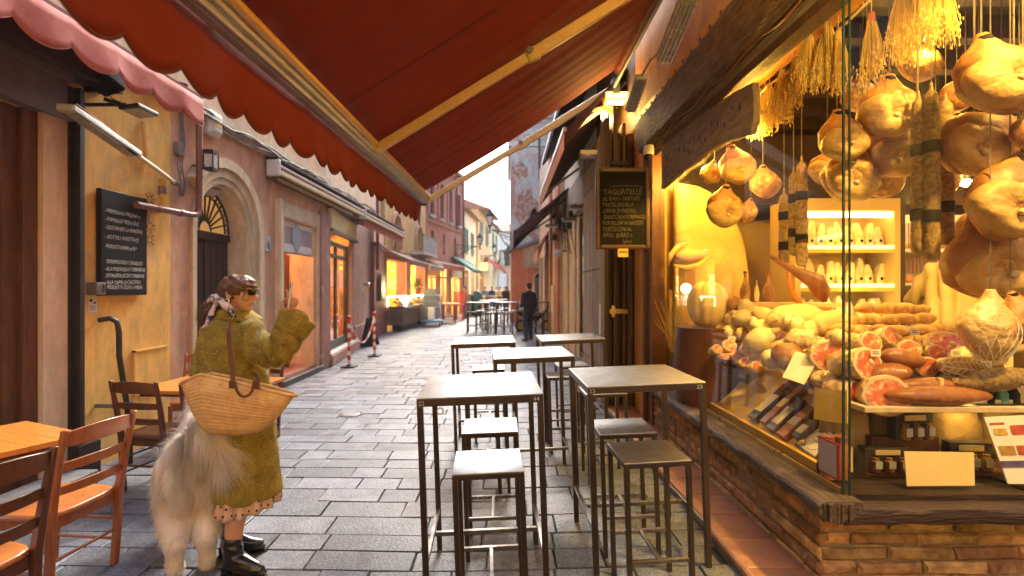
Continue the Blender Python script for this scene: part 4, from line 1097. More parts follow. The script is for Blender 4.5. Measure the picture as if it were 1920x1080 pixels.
def hamface_mb(seed):
    m = MB(); n = 44; rings = []
    for r_, y in ((.0015, -.090), (.025, -.099), (.05, -.105), (.075, -.108), (.1, -.104), (.122, -.092), (.138, -.072), (.146, -.045), (.140, -.015)):
        rings.append([V((r_*cos(2*pi*k/n)*(1+.05*sin(3*2*pi*k/n+seed)), y + (.020*mn.noise(V((cos(2*pi*k/n)*r_*16, seed, sin(2*pi*k/n)*r_*16))) + .014*abs(mn.noise(V((cos(2*pi*k/n)*r_*40, seed, sin(2*pi*k/n)*r_*60)))) if r_ < .13 else 0), -.035 + r_*sin(2*pi*k/n)*.86)) for k in range(n)])
    m.loft(rings, caps=False); m.f.append(tuple(range(n))); return m
protos = []
hams = [(1865, 148, 128, 2.68, -.1, 1, 'huge pale ham at the top right of the window, its knob facing out'),
        (1834, 272, 112, 2.9, .7, 1, 'slanting ham below the huge one, with two light spots mirrored over it'),
        (1882, 378, 128, 2.75, .35, 1, 'wide creased ham below the slanting one near the right frame edge'),
        (1853, 488, 128, 2.95, -.3, 1, 'broad flat ham hanging lowest, just above the netted ham'),
        (1662, 210, 98, 3.2, .1, 1, 'round ham right of the glass corner under the ribbon bunch'),
        (1680, 287, 86, 3.3, .5, 1, 'round ham touching the salami rods at their left'),
        (1577, 262, 78, 3.25, -.1, 1, 'ham cut by the dark glass corner edge, upper one'),
        (1598, 333, 86, 3.35, .4, 1, 'ham cut by the glass corner edge, lower one with folded skin'),
        (1651, 338, 66, 3.55, -.6, 0, 'brown ham tucked behind the two round hams'),
        (1637, 290, 44, 3.6, -.2, 0, 'small dark ham between the round hams'),
        (1380, 314, 60, 4.5, -.15, 1, 'round golden ham under the plank sign'),
        (1334, 326, 34, 4.7, .2, 1, 'narrow ham at the left end under the plank sign'),
        (1356, 392, 62, 4.3, .1, 1, 'ham with open red top hanging below the golden one'),
        (1403, 398, 36, 4.4, .15, 0, 'narrow orange ham beside the one with open red top'),
        (1432, 345, 50, 4.9, 0, 0, 'dim brown ham behind the mirrored window shutters'),
        (1802, 178, 56, 3.2, .2, 0, 'dark narrow ham left of the huge pale ham'),
        (1925, 250, 56, 2.7, 0, 0, 'ham cut by the right picture edge at mid height of the hams'),
        (1918, 600, 76, 2.72, -.2, 0, 'orange ham at the right picture edge beside the netted ham'),
        (1830, 440, 80, 3.2, .2, 0, 'brown ham behind the two big ones right of the salami rods'),
        (1880, 545, 70, 3.3, .2, 0, 'shadowed ham behind the broad flat one')]
hams += [(1722, 120, 62, 3.7, .2, 0, 'dim ham in the dark behind the pale dried bunches'), (1768, 335, 60, 3.5, -.3, 0, 'dim ham between the salami rods and the slanting ham'), (1542, 318, 50, 3.9, .3, 1, 'small ham left of the two cut by the glass corner'),
         (1612, 180, 52, 3.8, 0, 0, 'shadowed ham above the upper corner ham'), (1932, 130, 90, 2.9, .2, 0, 'ham cut by the right picture edge at the top'), (1790, 250, 54, 3.5, .1, 0, 'shadowed ham touching the left of the slanting one'),
         (1905, 470, 90, 3.1, .1, 1, 'pale ham at the right edge beside the broad flat one'), (1705, 240, 50, 3.8, .3, 0, 'dark ham between the round ham and the salami rods')]
hm = {}
for i, (u, v, wpx, Y, tilt, face, lab) in enumerate(hams):
    s = wpx/F*Y/.29; c = P(u, v, Y)
    sd = i % 4
    if (sd, 'b') not in hm:
        hm[sd, 'b'] = ham_mb(sd*3.1+1).mesh('ham'); hm[sd, 'f'] = hamface_mb(sd*1.7).mesh('ham_face')
        for q, mt_ in (('b', 'hamskin'), ('f', 'hamfat')):
            hm[sd, q].materials.append(Mt[mt_]); hm[sd, q].polygons.foreach_set('use_smooth', [True]*len(hm[sd, q].polygons))
    t = D.objects.new('hanging_ham', None); COL.objects.link(t); t.location = c; t.rotation_euler = (rb.uniform(-.25, .1), tilt, rb.uniform(-.4, .25)); t.scale = (s*1.06, s, s*.98)
    tag(t, lab, 'ham', 'hams hanging in the delicatessen window')
    link('cured_leg', hm[sd, 'b'], t)
    if face:
        link('fat_side', hm[sd, 'f'], t)
        MB().ell((.01, -.10, -.06), (.017, .016, .015), 10, 6).build('bone_end', Mt['cream'], t, smooth='all')
    MB().lathe([(.032, .16), (.035, .18), (.03, .2)], (0, 0, 0), 12).build('label_band', Mt['slateb'], t, smooth=True)
    e = t.rotation_euler.to_matrix() @ V((0, 0, .22*s))
    # straight string up to the ceiling rail, in the ham's own frame
    inv = (Matrix.Translation(t.location) @ t.rotation_euler.to_matrix().to_4x4() @ Matrix.Diagonal((s*1.06, s, s*.98, 1))).inverted()
    top = c + V((e.x, e.y, e.z)); MB().tube([inv @ (top - V((0, 0, .02))), inv @ V((top.x, top.y, 3.6))], .004, 4).build('string', Mt['cablegrey'], t)
# netted ham wrapped in foil
nh = thing('netted_ham', 'ham wrapped in clear foil and white netting at the right edge of the window', 'ham', P(1857, 600, 2.7))
c = P(1857, 618, 2.7)
o = ham_mb(9); sc1 = .98
for i in range(len(o.v)): o.v[i] = tuple(c + V(o.v[i])*sc1)
o.build('cured_leg', mat('foilham', (.62, .34, .10), (.80, .62, .30), sc=9, rough=.15, bump=.9, bsc=18, spec=1, c3=(.4, .1, .04), sc3=7, th3=.55, bd=.03), nh, smooth='all')
m = MB()
for k in range(9):
    for sg_ in (-1, 1):
        pts = []
        for j in range(12):
            t = j/11; z = -.16+.3*t; rr_ = .143*sin(pi*min(1, t*.9+.08))**.6; a = -pi*k/8 + sg_*t*.9
            pts.append(c+V((rr_*cos(a), rr_*sin(a)*.66-.002, z))*1.0)
        m.tube(pts, .0022, 4)
m.build('net', Mt['paper'], nh)
MB().tube([c+V((0, 0, .2)), V((c.x, c.y, 3.6))], .004, 4).build('string', Mt['cablegrey'], nh)

# ---- salami rods
sal = [(1722, 180, 480, 24, 3.0, 'left salami rod of the three behind the front pane'), (1746, 165, 488, 27, 2.95, 'middle salami rod of the three, thickest, with dark band'),
       (1773, 185, 460, 26, 3.1, 'right salami rod of the three, ending higher'), (1503, 300, 500, 20, 4.0, 'pale salami rod hanging left of the fridge shelves'),
       (1488, 320, 480, 17, 4.1, 'thin salami rod directly left of the pale one'), (1470, 360, 500, 18, 4.3, 'dim salami rod behind the mirrored awning')]
for (u, v0, v1, w_, Y, lab) in sal:
    a, b = P(u, v0, Y), P(u, v1, Y); r_ = w_/F*Y/2; L_ = a.z-b.z
    t = thing('salami_rod', lab, 'salami', b, 'long salami rods hanging in the window')
    prof = [(r_*.2, 0), (r_*.7, .01), (r_, .04)] + [(r_*(1+.05*sin(k*1.7)), .04+(L_-.08)*k/12) for k in range(1, 12)] + [(r_*.8, L_-.04), (r_*.25, L_-.01), (r_*.15, L_+.03)]
    MB().lathe(prof, b, 16).build('sausage', Mt['salami'], t, smooth='all')
    m = MB()
    for f_ in (.22, .62): m.lathe([(r_*1.08, L_*f_), (r_*1.1, L_*f_+.03), (r_*1.08, L_*f_+.07)], b, 16)
    m.build('dark_label', Mt['slateb'], t, smooth=True)
    MB().tube([a, V((a.x, a.y, 3.6))], .003, 4).build('string', Mt['cablegrey'], t)

# ---- fridge shelves
fr = thing('chiller_shelves', 'lit glass fronted chiller with three shelves of pale packages', 'chiller', (3.6, 5.4, 0))
fx0, fx1, fy = 3.05, 4.02, 5.25
MB().box(fx0-.06, fx0, fy, fy+.5, 0, 2.55).box(fx1, fx1+.06, fy, fy+.5, 0, 2.55).box(fx0, fx1, fy+.44, fy+.5, 0, 2.55).box(fx0, fx1, fy, fy+.5, 2.42, 2.55).box(fx0, fx1, fy, fy+.44, 0, .9).build('cabinet', Mt['ochretile'], fr)
defm('bagcream', (.88, .76, .46), (.60, .42, .16), sc=16, rough=.45, bump=.4, bsc=12, rv=.15)
for k, z in enumerate((1.26, 1.66, 2.06)):
    MB().box(fx0, fx1, fy+.02, fy+.43, z-.03, z).build('shelf', Mt['white'], fr)
    MB().box(fx0, fx1, fy, fy+.018, z-.035, z+.005).build('shelf_edge', emis('shelfglow%d' % k, (1, .74, .28), .45), fr)
    MB().box(fx0, fx1, fy-.004, fy-.001, z-.075, z-.037).build('price_strip', Mt['cardyellow'], fr)
    for j in range(9):
        x = fx0+.07+j*.105 + rb.uniform(-.01, .01); h_ = rb.uniform(.20, .29); ln_ = rb.uniform(-.18, .18); nm = ('top', 'middle', 'bottom')[2-k]
        m = MB(); m.loft([[V((x+a*wx+ln_*zz, fy+.16+b*.05*(1-zz*2), z+zz)) for a, b in ((-1, -1), (.2, -1.2), (1, -.8), (1, 1), (-1, 1))] for wx, zz in ((.046, .002), (.050, h_*.35), (.042, h_*.7), (.026, h_*.92), (.020, h_))])
        pk_ = m.build('food_bag', Mt['bagcream'], None, bevel=.004)
        tag(pk_, ('first', 'second', 'third', 'fourth', 'fifth', 'sixth', 'seventh', 'eighth', 'ninth')[j] + ' pale food bag from the left on the %s chiller shelf' % ('lowest', 'middle', 'highest')[k], 'bag', 'food bags on the chiller shelves')
        MB().lathe([(.0, .0), (.016, .0), (.016, .003), (.0, .003)], (0, 0, 0), 10).build('x', Mt['slateb'], pk_).matrix_basis = Matrix.Translation((x, fy+.108, z+.06)) @ Matrix.Rotation(pi/2, 4, 'X')
        pk_.children[0].name = 'round_label'
MB().box(fx0, fx1, fy+.03, fy+.08, 2.36, 2.41).build('strip_light', emis('chillertube', (1, .75, .3), 1.5), fr)
lamp('chiller_lamp', ((fx0+fx1)/2, fy+.15, 2.3), 3.5, (1, .64, .12), .3, fr)
lamp('chiller_lamp', ((fx0+fx1)/2, fy-.05, 1.55), 3, (1, .78, .30), .3, fr)
# red/pink shelf unit behind the shopkeeper
rk = thing('meat_cabinet', 'back wall cabinet of sliced meat trays behind the shopkeeper', 'cabinet', (4.9, 5.9, 0))
MB().box(4.22, 6.1, 6.1, 6.58, 0, 2.5).build('carcass', Mt['whitecanvas'], rk)
for k, z in enumerate((1.3, 1.68, 2.06)):
    MB().box(4.25, 6.05, 5.75, 6.1, z-.03, z).build('shelf', Mt['white'], rk)
    m = MB()
    for j in range(16): m.ell((4.33+j*.108, 5.86+rb.uniform(-.05, .05), z+.05), (.06, .06, rb.uniform(.03, .06)), 8, 5)
    stuff(m.build('meat_trays', mat('meattray%d' % k, (.5, .12, .06), (.7, .35, .2), sc=6, rough=.4, rv=.3), rk, smooth='all'))
    m = MB()
    for j in range(40): m.box(4.25+j*.045, 4.265+j*.045, 6.085, 6.098, z+.12, z+.34)
    stuff(m.build('slatted_back', mat('pinkslat%d' % k, (.6, .25, .22), rough=.4), rk))
lamp('cabinet_lamp', (5.1, 5.6, 2.45), 12, (1, .62, .2), .3, rk)

# ---- right display case with pile
dc = thing('display_case', 'low glass display case with metal top rim behind the front pane', 'display case', (2.6, 2.85, .6))
cz = .985
MB().box(1.88, 4.4, 2.66, 2.70, cz-.02, cz+.008).box(1.88, 1.92, 2.70, 3.12, cz-.02, cz+.008).box(1.88, 4.4, 3.12, 3.16, cz-.02, cz+.008).build('metal_rim', Mt['cream'], dc, bevel=.003)
MB().box(1.92, 4.4, 2.70, 3.12, cz-.012, cz-.004).build('top_glass', GL, dc)
MB().box(1.89, 4.4, 2.668, 2.674, .614, cz-.02).box(1.886, 1.892, 2.674, 3.12, .614, cz-.02).build('front_glass', GL, dc)
MB().box(1.9, 4.4, 3.10, 3.12, .62, .95).build('back_board', Mt['brownframe'], dc)
MB().box(1.93, 4.3, 2.72, 2.95, .61, .625).build('inner_shelf', Mt['brownframe'], dc)
lamp('case_lamp', (2.6, 2.85, .93), 2.0, (1, .62, .16), .15, dc)
def card(nm, lab, pts, m, cat='card', th=.006, grp=None):
    pts = [V(p) for p in pts]; n = (pts[1]-pts[0]).cross(pts[3]-pts[0]).normalized()
    t = thing(nm, lab, cat, pts[0], grp)
    MB().prism(pts, n*th).build('face', m, t)
    return t, pts, -n if n.y > 0 else n
card('price_card', 'blank cream rectangular card standing in the front window above the brick wall', [P(1699, 911, 2.56), P(1826, 910, 2.56), P(1824, 848, 2.585), P(1694, 846, 2.585)], Mt['cardcream'])
t, pts, n = card('leaflet_poster', 'tall white leaflet with food pictures leaning at the right edge of the front window', [P(1888, 907, 2.56), P(1962, 907, 2.56), P(1925, 778, 2.62), P(1843, 782, 2.62)], Mt['paper'])
def on(pts, a, b, d=.004):
    nn = (pts[1]-pts[0]).cross(pts[3]-pts[0]).normalized()
    return (pts[0].lerp(pts[1], a)).lerp(pts[3].lerp(pts[2], a), b) + nn*(d+.005)
for nm_, a0, a1, b0, b1, c_ in (('picture', .08, .45, .42, .56, (.55, .3, .08)), ('picture', .50, .9, .42, .56, (.6, .12, .05)), ('picture', .1, .4, .72, .82, (.7, .45, .1)), ('picture', .5, .9, .72, .86, (.6, .1, .05)), ('picture', .06, .4, .88, .91, (.6, .1, .03)), ('blue_band', .0, 1, .24, .34, (.12, .10, .28))):
    q = [on(pts, a0, b0), on(pts, a1, b0), on(pts, a1, b1), on(pts, a0, b1)]
    MB().add(q, [(0, 1, 2, 3)]).build(nm_, mat('leaf'+nm_+str(a0)+str(b0), c_, tuple(x*.5 for x in c_), sc=25, rough=.4), t)
def giftbox(lab, x0, y0, z0, w_, h_, seed, rz=0):
    t = thing('gift_box', lab, 'gift box', (x0+w_/2, y0, z0), rz=rz, world=False)
    MB().box(-w_/2, w_/2, 0, .06, 0, h_).build('box', Mt['darkint'], t, bevel=.004)
    for k in range(3):
        x = -w_*.3 + k*w_*.3
        MB().lathe([(.0, .008), (.024, .01), (.024, h_*.5), (.014, h_*.56), (.018, h_*.62), (.0, h_*.63)], (x, -.012, 0), 10).build('jar', Mt['hamskin'], t, smooth=True)
        MB().box(x-.018, x+.018, -.04, -.037, .03, .03+h_*.3).build('jar_label', Mt['paper'], t)
    MB().box(-w_*.28, w_*.28, -.0055, -.001, h_*.72, h_*.92).build('label', Mt['cardcream'], t)
    MB().box(-w_/2, w_/2, -.05, -.046, 0, h_).build('film', GL, t)
    return t
giftbox('black gift box of small jars at the left end of the low display case', 1.935, 2.735, .626, .24, .13, 1)
giftbox('black gift box of jars stacked in the middle of the display case, tilted', 2.14, 2.80, .78, .23, .15, 2, .12)
giftbox('black gift box of jars right of the blank cream card', 2.42, 2.76, .626, .22, .15, 3, -.1)
MB
bx_ = thing('stack_support', 'brown paper sacks at the back of the low display case', 'paper sacks', (2.3, 2.95, .62))
defm('kraft', (.42, .28, .11), (.32, .20, .07), sc=4, rough=.8, bump=.8, bsc=9, bd=.03)
for k, (x, w_, h_) in enumerate(((2.00, .26, .30), (2.30, .30, .31), (2.62, .32, .30), (2.98, .34, .30))):
    m = MB(); m.ell((0, 0, 0), (w_/2, .09, h_/2), 30, 22)
    for i, v_ in enumerate(m.v):
        q = V(v_); qq = V((math.copysign(abs(q.x/(w_/2))**.55, q.x)*w_/2, q.y, math.copysign(abs(q.z/(h_/2))**.6, q.z)*h_/2))
        m.v[i] = tuple(qq*(1+.10*mn.noise(q*14+V((k, 0, 0)))+.09*abs(mn.noise(q*30+V((0, k, 0))))) + V((x, 3.0, .625+h_/2)))
    m.build('sack', Mt['kraft'], bx_, smooth='all')
MB().box(2.06, 2.44, 2.86, 2.92, .625, .778).build('riser', Mt['brownframe'], bx_)
# meats on top
defm('meatred', (.52, .07, .03), (.62, .22, .10), sc=26, rough=.3, c3=(.85, .60, .36), sc3=30, th3=.53, spec=.6, coat=.2)
defm('meatdark', (.20, .055, .02), (.34, .14, .04), sc=9, rough=.4, bump=.5, bsc=20, bd=.02)
defm('fatwrap', (.78, .58, .26), (.50, .28, .08), sc=12, rough=.22, bump=1.0, bsc=24, spec=.9, coat=.6, bd=.03, c3=(.85, .72, .45), sc3=14, th3=.55)
defm('bread', (.72, .42, .13), (.55, .27, .07), sc=5, rough=.7, bump=.3, bsc=18, c3=(.82, .58, .25), sc3=5, th3=.55, rv=.15)
cutm = {}
def cutham(lab, u, v, Y, dpx, yaw, pitch):
    r_ = dpx/F*Y/2; t = thing('cut_ham', lab, 'cured meat', P(u, v, Y), 'cut cured meats piled on the counter', world=False)
    t.rotation_euler = (pitch, 0, yaw)
    Mx = Matrix.Rotation(pi/2, 3, 'X')
    n = 20; rings = []
    for q, yv in ((.05, .24), (.6, .22), (.9, .14), (1.0, .04), (1.03, 0), (.96, -.008)):
        rings.append([V((r_*q*cos(2*pi*k/n)*(1+.05*sin(2*k)), yv*r_/.12, r_*q*sin(2*pi*k/n)*.86)) for k in range(n)])
    m = MB(); m.loft(rings, caps=False); m.build('rind', Mt['fatwrap'], t, smooth='all')
    m = MB(); m.loft([[V((r_*q*cos(2*pi*k/n)*(1+.05*sin(2*k)), -.009, r_*q*sin(2*pi*k/n)*.86)) for k in range(n)] for q in (.84, .5, .03)], caps=False); m.f.append(tuple(range(2*n, 3*n)))
    m.build('cut_face', Mt['meatred'], t, smooth='all')
    m = MB(); m.loft([[V((r_*q*cos(2*pi*k/n)*(1+.05*sin(2*k)), yv, r_*q*sin(2*pi*k/n)*.86)) for k in range(n)] for q, yv in ((.965, -.0075), (.83, -.0105))], caps=False); m.build('fat_rim', Mt['cream'], t, smooth='all')
    if dpx > 60: MB().ell((r_*.2, -.012, r_*.1), (r_*.16, .006, r_*.14), 10, 5).build('bone', Mt['cream'], t, smooth='all')
    return t
for a in (('largest wrapped cut ham on the counter rim, its red face turned to the street', 1662, 742, 2.74, 88, -.15, -.15), ('wrapped cut ham standing left on the pile with dark streaked face', 1625, 682, 2.85, 72, .3, -.2),
          ('cut cured neck at the top left of the meat pile', 1632, 642, 3.0, 48, .2, -.3), ('small bright red cut neck in the middle of the pile', 1705, 655, 3.05, 42, -.2, -.3),
          ('round fatty cut neck right of the pile centre', 1738, 688, 2.92, 44, -.1, -.1), ('dark cut meat half hidden by the glass corner edge', 1598, 735, 2.86, 52, .5, 0),
          ('pale pink cut neck near the back of the pile', 1755, 662, 3.1, 38, .1, -.2), ('cut ham with large pale face seen above the netted meats', 1778, 650, 3.15, 78, -.2, -.6),
          ('cut neck behind the bright red one', 1668, 628, 3.15, 40, .3, -.3), ('cut meat low in the pile left of the dark flat loaves', 1690, 690, 2.95, 50, .25, -.2)): cutham(*a)
def lump(nm, lab, cat, u, v, Y, wpx, hpx, m, grp=None, rz=0, ry=0, d=.5, cr=.10):
    c = P(u, v, Y); a, b = wpx/F*Y/2, hpx/F*Y/2
    t = thing(nm, lab, cat, c, grp, world=False); t.rotation_euler = (0, ry, rz)
    o = MB().ell((0, 0, 0), (a, a*d if d < 1 else b, b), 26, 16)
    for i, v_ in enumerate(o.v):
        q = V(v_); g = q*10 + c*9; o.v[i] = tuple(q * (1 + cr*1.3*mn.noise(g) + cr*.6*abs(mn.noise(q*34 + c*5)) + cr*.25*mn.noise(q*80)))
    o.build('body', m, t, smooth='all')
    return t
lump('dark_salami', 'long dark cured sausage at the bottom of the pile', 'cured meat', 1760, 742, 2.72, 200, 36, Mt['meatdark'], ry=.0, d=.25)
lump('dark_salami', 'upper dark cured sausage lying on the longer one', 'cured meat', 1745, 722, 2.80, 150, 28, Mt['meatdark'], ry=-.03, d=.25)
lump('curved_salami', 'pale curved salami sloping up to the right on the pile', 'cured meat', 1865, 712, 2.75, 150, 44, Mt['salami'], ry=-.1, d=.3)
t = lump('netted_meat', 'net wrapped rolled meat on the right side of the pile', 'cured meat', 1805, 690, 2.85, 92, 40, Mt['hamfat'], ry=.1, d=.45)
m = MB()
a_, b_ = 92/F*2.85/2*1.04, 40/F*2.85/2*1.06
for k in range(10):
    x = -a_*.9+k*a_*.2; q = sqrt(max(.02, 1-(x/a_)**2))
    m.tube([(x+.015*sin(j*2), -a_*.46*q*sin(pi*j/8), b_*q*cos(pi*j/8)) for j in range(9)], .0025, 4)
for k in range(5):
    a0 = pi*(k+.5)/5
    m.tube([(x_, -a_*.47*sqrt(max(.02, 1-(x_/a_)**2))*sin(a0), b_*sqrt(max(.02, 1-(x_/a_)**2))*cos(a0)) for x_ in [(-a_*.95+a_*.19*j) for j in range(11)]], .0025, 4)
m.build('net', Mt['paper'], t)
lump('smoked_bacon', 'smoked bacon piece in the middle of the meat pile', 'cured meat', 1690, 672, 2.9, 80, 36, Mt['meatdark'], ry=.15)
lump('cured_loin', 'dark cured loin at the left of the meat pile under the cut faces', 'cured meat', 1665, 700, 2.86, 90, 40, Mt['meatdark'], ry=-.1)
lump('wrapped_ham', 'pale foil wrapped ham joint right of the pile top', 'cured meat', 1835, 668, 3.0, 100, 44, Mt['fatwrap'], ry=.05)
m = MB(); m.box(1.95, 4.3, 2.74, 3.2, cz+.01, cz+.03)
tr_ = thing('meat_tray', 'flat metal tray under the pile of cured meats', 'tray', (2.6, 3, cz)); m.build('tray', Mt['steeltop'], tr_)
0 and lump('mound_backing', 'wrapped meat joints at the back of the pile', 'cured meat', 1740, 700, 3.15, 270, 110, Mt['hamskin'], d=.35)
0 and lump('paper_parcel', 'crumpled yellow paper parcels beneath the bread loaves', 'parcel', 1640, 640, 3.3, 260, 120, Mt['cardcream'], d=.35)
ords = ('first', 'second', 'third', 'fourth', 'fifth', 'sixth', 'seventh', 'eighth')
bsf = thing('bread_counter', 'stepped counter block carrying the pile of bread loaves', 'counter', (2.8, 3.5, .6))
MB().box(2.25, 3.3, 3.30, 3.42, .6, 1.22).box(2.25, 3.35, 3.42, 3.75, .6, 1.33).build('counter_block', Mt['cardcream'], bsf)
rows = [('top row', 580, [(1625, 44), (1660, 40), (1690, 44), (1722, 40)]), ('second row', 600, [(1600, 46), (1632, 46), (1668, 36), (1700, 48), (1732, 36)]),
        ('third row', 618, [(1578, 40), (1612, 40), (1648, 34), (1680, 56), (1728, 46), (1765, 40)]), ('lowest row', 636, [(1600, 36), (1628, 38), (1668, 40), (1712, 42), (1755, 60)])]
for rn_, v, its in rows:
    for j, (u, w_) in enumerate(its):
        t = lump('bread_loaf', '%s small oval bread loaf from the left in the %s of the bread pile' % (ords[j], rn_), 'bread', u, v+rb.uniform(-3, 3), 3.52-(v-580)*.0042, w_*1.15, 21, Mt['bread'], 'oval loaves in the bread pile', rb.uniform(-.3, .3), rb.uniform(-.15, .15), .6, .05)
# bottles between the case and the right edge
for k, (u, h_) in enumerate(((1772, 36), (1802, 30), (1832, 38), (1862, 32), (1888, 36), (1910, 34))):
    c = P(u, 768, 2.73)
    t = thing('corked_bottle', ords[k] + ' corked bottle from the left standing behind the case rim at right', 'bottle', c, 'corked bottles behind the case rim')
    MB().lathe([(.001, 0), (.03, 0), (.03, .05), (.013, .085), (.013, .09)], (c.x, 2.76, cz+.009), 12).build('neck', Mt['slateb'] if k % 2 else Mt['greencanvas'], t, smooth=True)
    MB().lathe([(.0145, .086), (.0155, .09), (.0155, .135), (.001, .137)], (c.x, 2.76, cz+.009), 12).build('capsule', Mt['cardcream'], t, smooth=True)

# ---- left sloping display along the side pane
dt = thing('sloping_display', 'sloping lit display bench with goods along the side window', 'display', (1.95, 4, .6))
MB().prism([(1.74, 3.2, .64), (2.35, 3.2, 1.15), (2.35, 3.2, .62), (1.74, 3.2, .62)], (0, 1.95, 0)).prism([(1.74, 2.75, .64), (1.88, 2.75, .757), (1.88, 2.75, .62), (1.74, 2.75, .62)], (0, .449, 0)).build('slope', Mt['cardcream'], dt)
MB().box(1.70, 1.73, 2.7, 5.35, .613, .66).build('front_lip', Mt['yellowpipe'], dt)
m = MB().box(2.02, 2.028, 3.3, 5.0, .90, 1.04).build('glass_strip', GL, dt)
MB().box(2.36, 2.9, 3.8, 5.2, .62, 1.1).build('rear_bench', Mt['ochretile'], dt)
lamp('display_lamp', (2.1, 3.6, 1.75), 4, (1, .66, .16), .15, dt)
def slope_z(x): return .64 + (x-1.74)*.51/.61
def pack(nm, lab, cat, Y, x, L_, w_, th, m, tiltz=0, grp=None, label=None, lm=None):
    t = thing(nm, lab, cat, (x, Y, slope_z(x)+th*.6), grp, world=False)
    t.rotation_euler = (0, -math.atan(.51/.61), tiltz)
    MB().box(-L_/2, L_/2, -w_/2, w_/2, -th/2, th/2).build('pack', m, t, bevel=min(.008, th*.3))
    if label: MB().box(-L_*label, L_*label*.6, -w_*.42, w_*.42, th/2+.001, th/2+.003).build('paper_label', lm or Mt['paper'], t)
    return t
defm('packblue', (.06, .08, .16), (.12, .06, .05), sc=12, rough=.2)
defm('packpink', (.7, .12, .10), (.5, .06, .08), sc=8, rough=.3)
defm('packbrown', (.36, .13, .04), (.25, .08, .02), sc=9, rough=.3, coat=.5)
defm('packgreen', (.10, .12, .05), (.3, .25, .08), sc=12, rough=.3)
pack('yellow_card', 'blank bright yellow card lying on the sloping display', 'card', 4.02, 1.86, .26, .34, .006, Mt['cardyellow'], .1)
pack('spirit_box', 'bottle box with white label and dark foot, first right of the yellow card', 'packet', 3.62, 1.89, .36, .10, .05, Mt['packblue'], .05, None, .3)
pack('wafer_box', 'long reddish brown wooden packet second right of the yellow card', 'packet', 3.48, 1.92, .42, .07, .05, Mt['packbrown'], .08, None, .12)
pack('spirit_box', 'bottle box with white label, third right of the yellow card', 'packet', 3.36, 1.86, .30, .09, .05, Mt['packblue'], .06, None, .32)
pack('wafer_box', 'widest reddish brown packet with round label in front of the glass strip', 'packet', 3.22, 1.85, .28, .09, .05, Mt['packbrown'], .05, None, .14)
pack('spirit_box', 'short dark packet with cream label left of the framed certificate', 'packet', 3.10, 1.83, .16, .07, .05, Mt['packblue'], .0, None, .26)
pack('wafer_box', 'bundle of brown sticks behind the framed certificate', 'packet', 3.62, 2.06, .22, .08, .05, Mt['packbrown'], .1)
for k, (Y, x, m_, lab) in enumerate(((5.1, 1.86, 'packbrown', 'upright orange brown carton at the far end of the sloping display'), (4.95, 1.82, 'packpink', 'small red carton near the far end of the sloping display'), (4.8, 1.86, 'packpink', 'pink sweet packet beside the small red carton'),
                                     (4.65, 1.83, 'packblue', 'blue sweet packet among the far packets'), (4.52, 1.9, 'packpink', 'bright pink bag of sweets left of the yellow card'), (4.40, 1.83, 'packblue', 'blue wrapped packet touching the yellow card'),
                                     (4.75, 2.0, 'packgreen', 'dull green jar packet in the far upper row'), (4.5, 2.02, 'packgreen', 'greenish packet in the middle of the upper row'), (4.2, 2.02, 'packgreen', 'greenish packet just above the yellow card'), (3.9, 2.03, 'cardcream', 'cream packet above the spirit boxes'))):
    pack('sweet_packet', lab, 'packet', Y, x, .18, .11, .06, Mt[m_], rb.uniform(-.2, .2), 'small packets on the sloping display', .2 if k % 2 else None)
t = pack('framed_certificate', 'framed certificate with scrollwork border lying in the corner of the side window', 'certificate', 2.97, 1.825, .20, .26, .012, Mt['boardframe'], -.12)
MB().box(-.085, .085, -.115, .115, .0061, .010).build('document', Mt['paper'], t)
m = MB()
for i in range(26):
    a = 2*pi*i/26; m.ell((.072*cos(a), .10*sin(a), .0105), (.007, .007, .001), 6, 3)
m.build('scroll_border', Mt['greyplastic'], t)
for k, s_ in enumerate((.05, .02, -.01)): MB().box(s_, s_+.006, -.05+.01*k, .05-.01*k, .0102, .0108).build('printed_line', Mt['greyplastic'], t)
MB().ell((-.06, .07, .02), (.022, .022, .012)).build('ribbon_rosette', Mt['brass'], t, smooth='all')
card('yellow_square_card', 'blank golden square card standing by the dark glass corner edge', [P(1527, 786, 2.92), P(1590, 795, 2.74), P(1590, 733, 2.76), P(1530, 728, 2.95)], Mt['cardyellow'])
card('decorated_card', 'small decorated menu card leaning in front of the cut meats', [P(1468, 708, 3.3), P(1508, 722, 3.15), P(1535, 672, 3.25), P(1492, 659, 3.4)], Mt['paper'])
for k, (u, r_) in enumerate(((1552, .036), (1575, .04))):
    c = P(u, 850, 2.68); c.z = .613
    t = thing('honey_jar', ('left', 'right')[k] + ' one of two dark red preserve jars by the glass corner edge', 'jar', c)
    MB().lathe([(.001, 0), (r_, .004), (r_, .17), (r_*.85, .19), (r_*.85, .2)], c, 16).build('glass_body', Mt['packbrown'], t, smooth=True)
    MB().lathe([(r_*.9, .2), (r_*.92, .225), (.001, .227)], c, 16).build('lid', Mt['copper'], t, smooth=True)
c = P(1541, 880, 2.72); c.z = .613
t = thing('oil_bottle', 'slim clear bottle with dark liquid in front of the preserve jars', 'bottle', c)
MB().lathe([(.001, 0), (.026, .003), (.026, .10), (.010, .15), (.010, .21), (.013, .215)], c, 16).build('glass_body', glassmat('bottleglass', (.8, .75, .6), 1.5, 0, .05), t, smooth=True)
MB().lathe([(.001, .004), (.023, .006), (.023, .07), (.001, .071)], c, 14).build('liquid', Mt['slateb'], t, smooth=True)

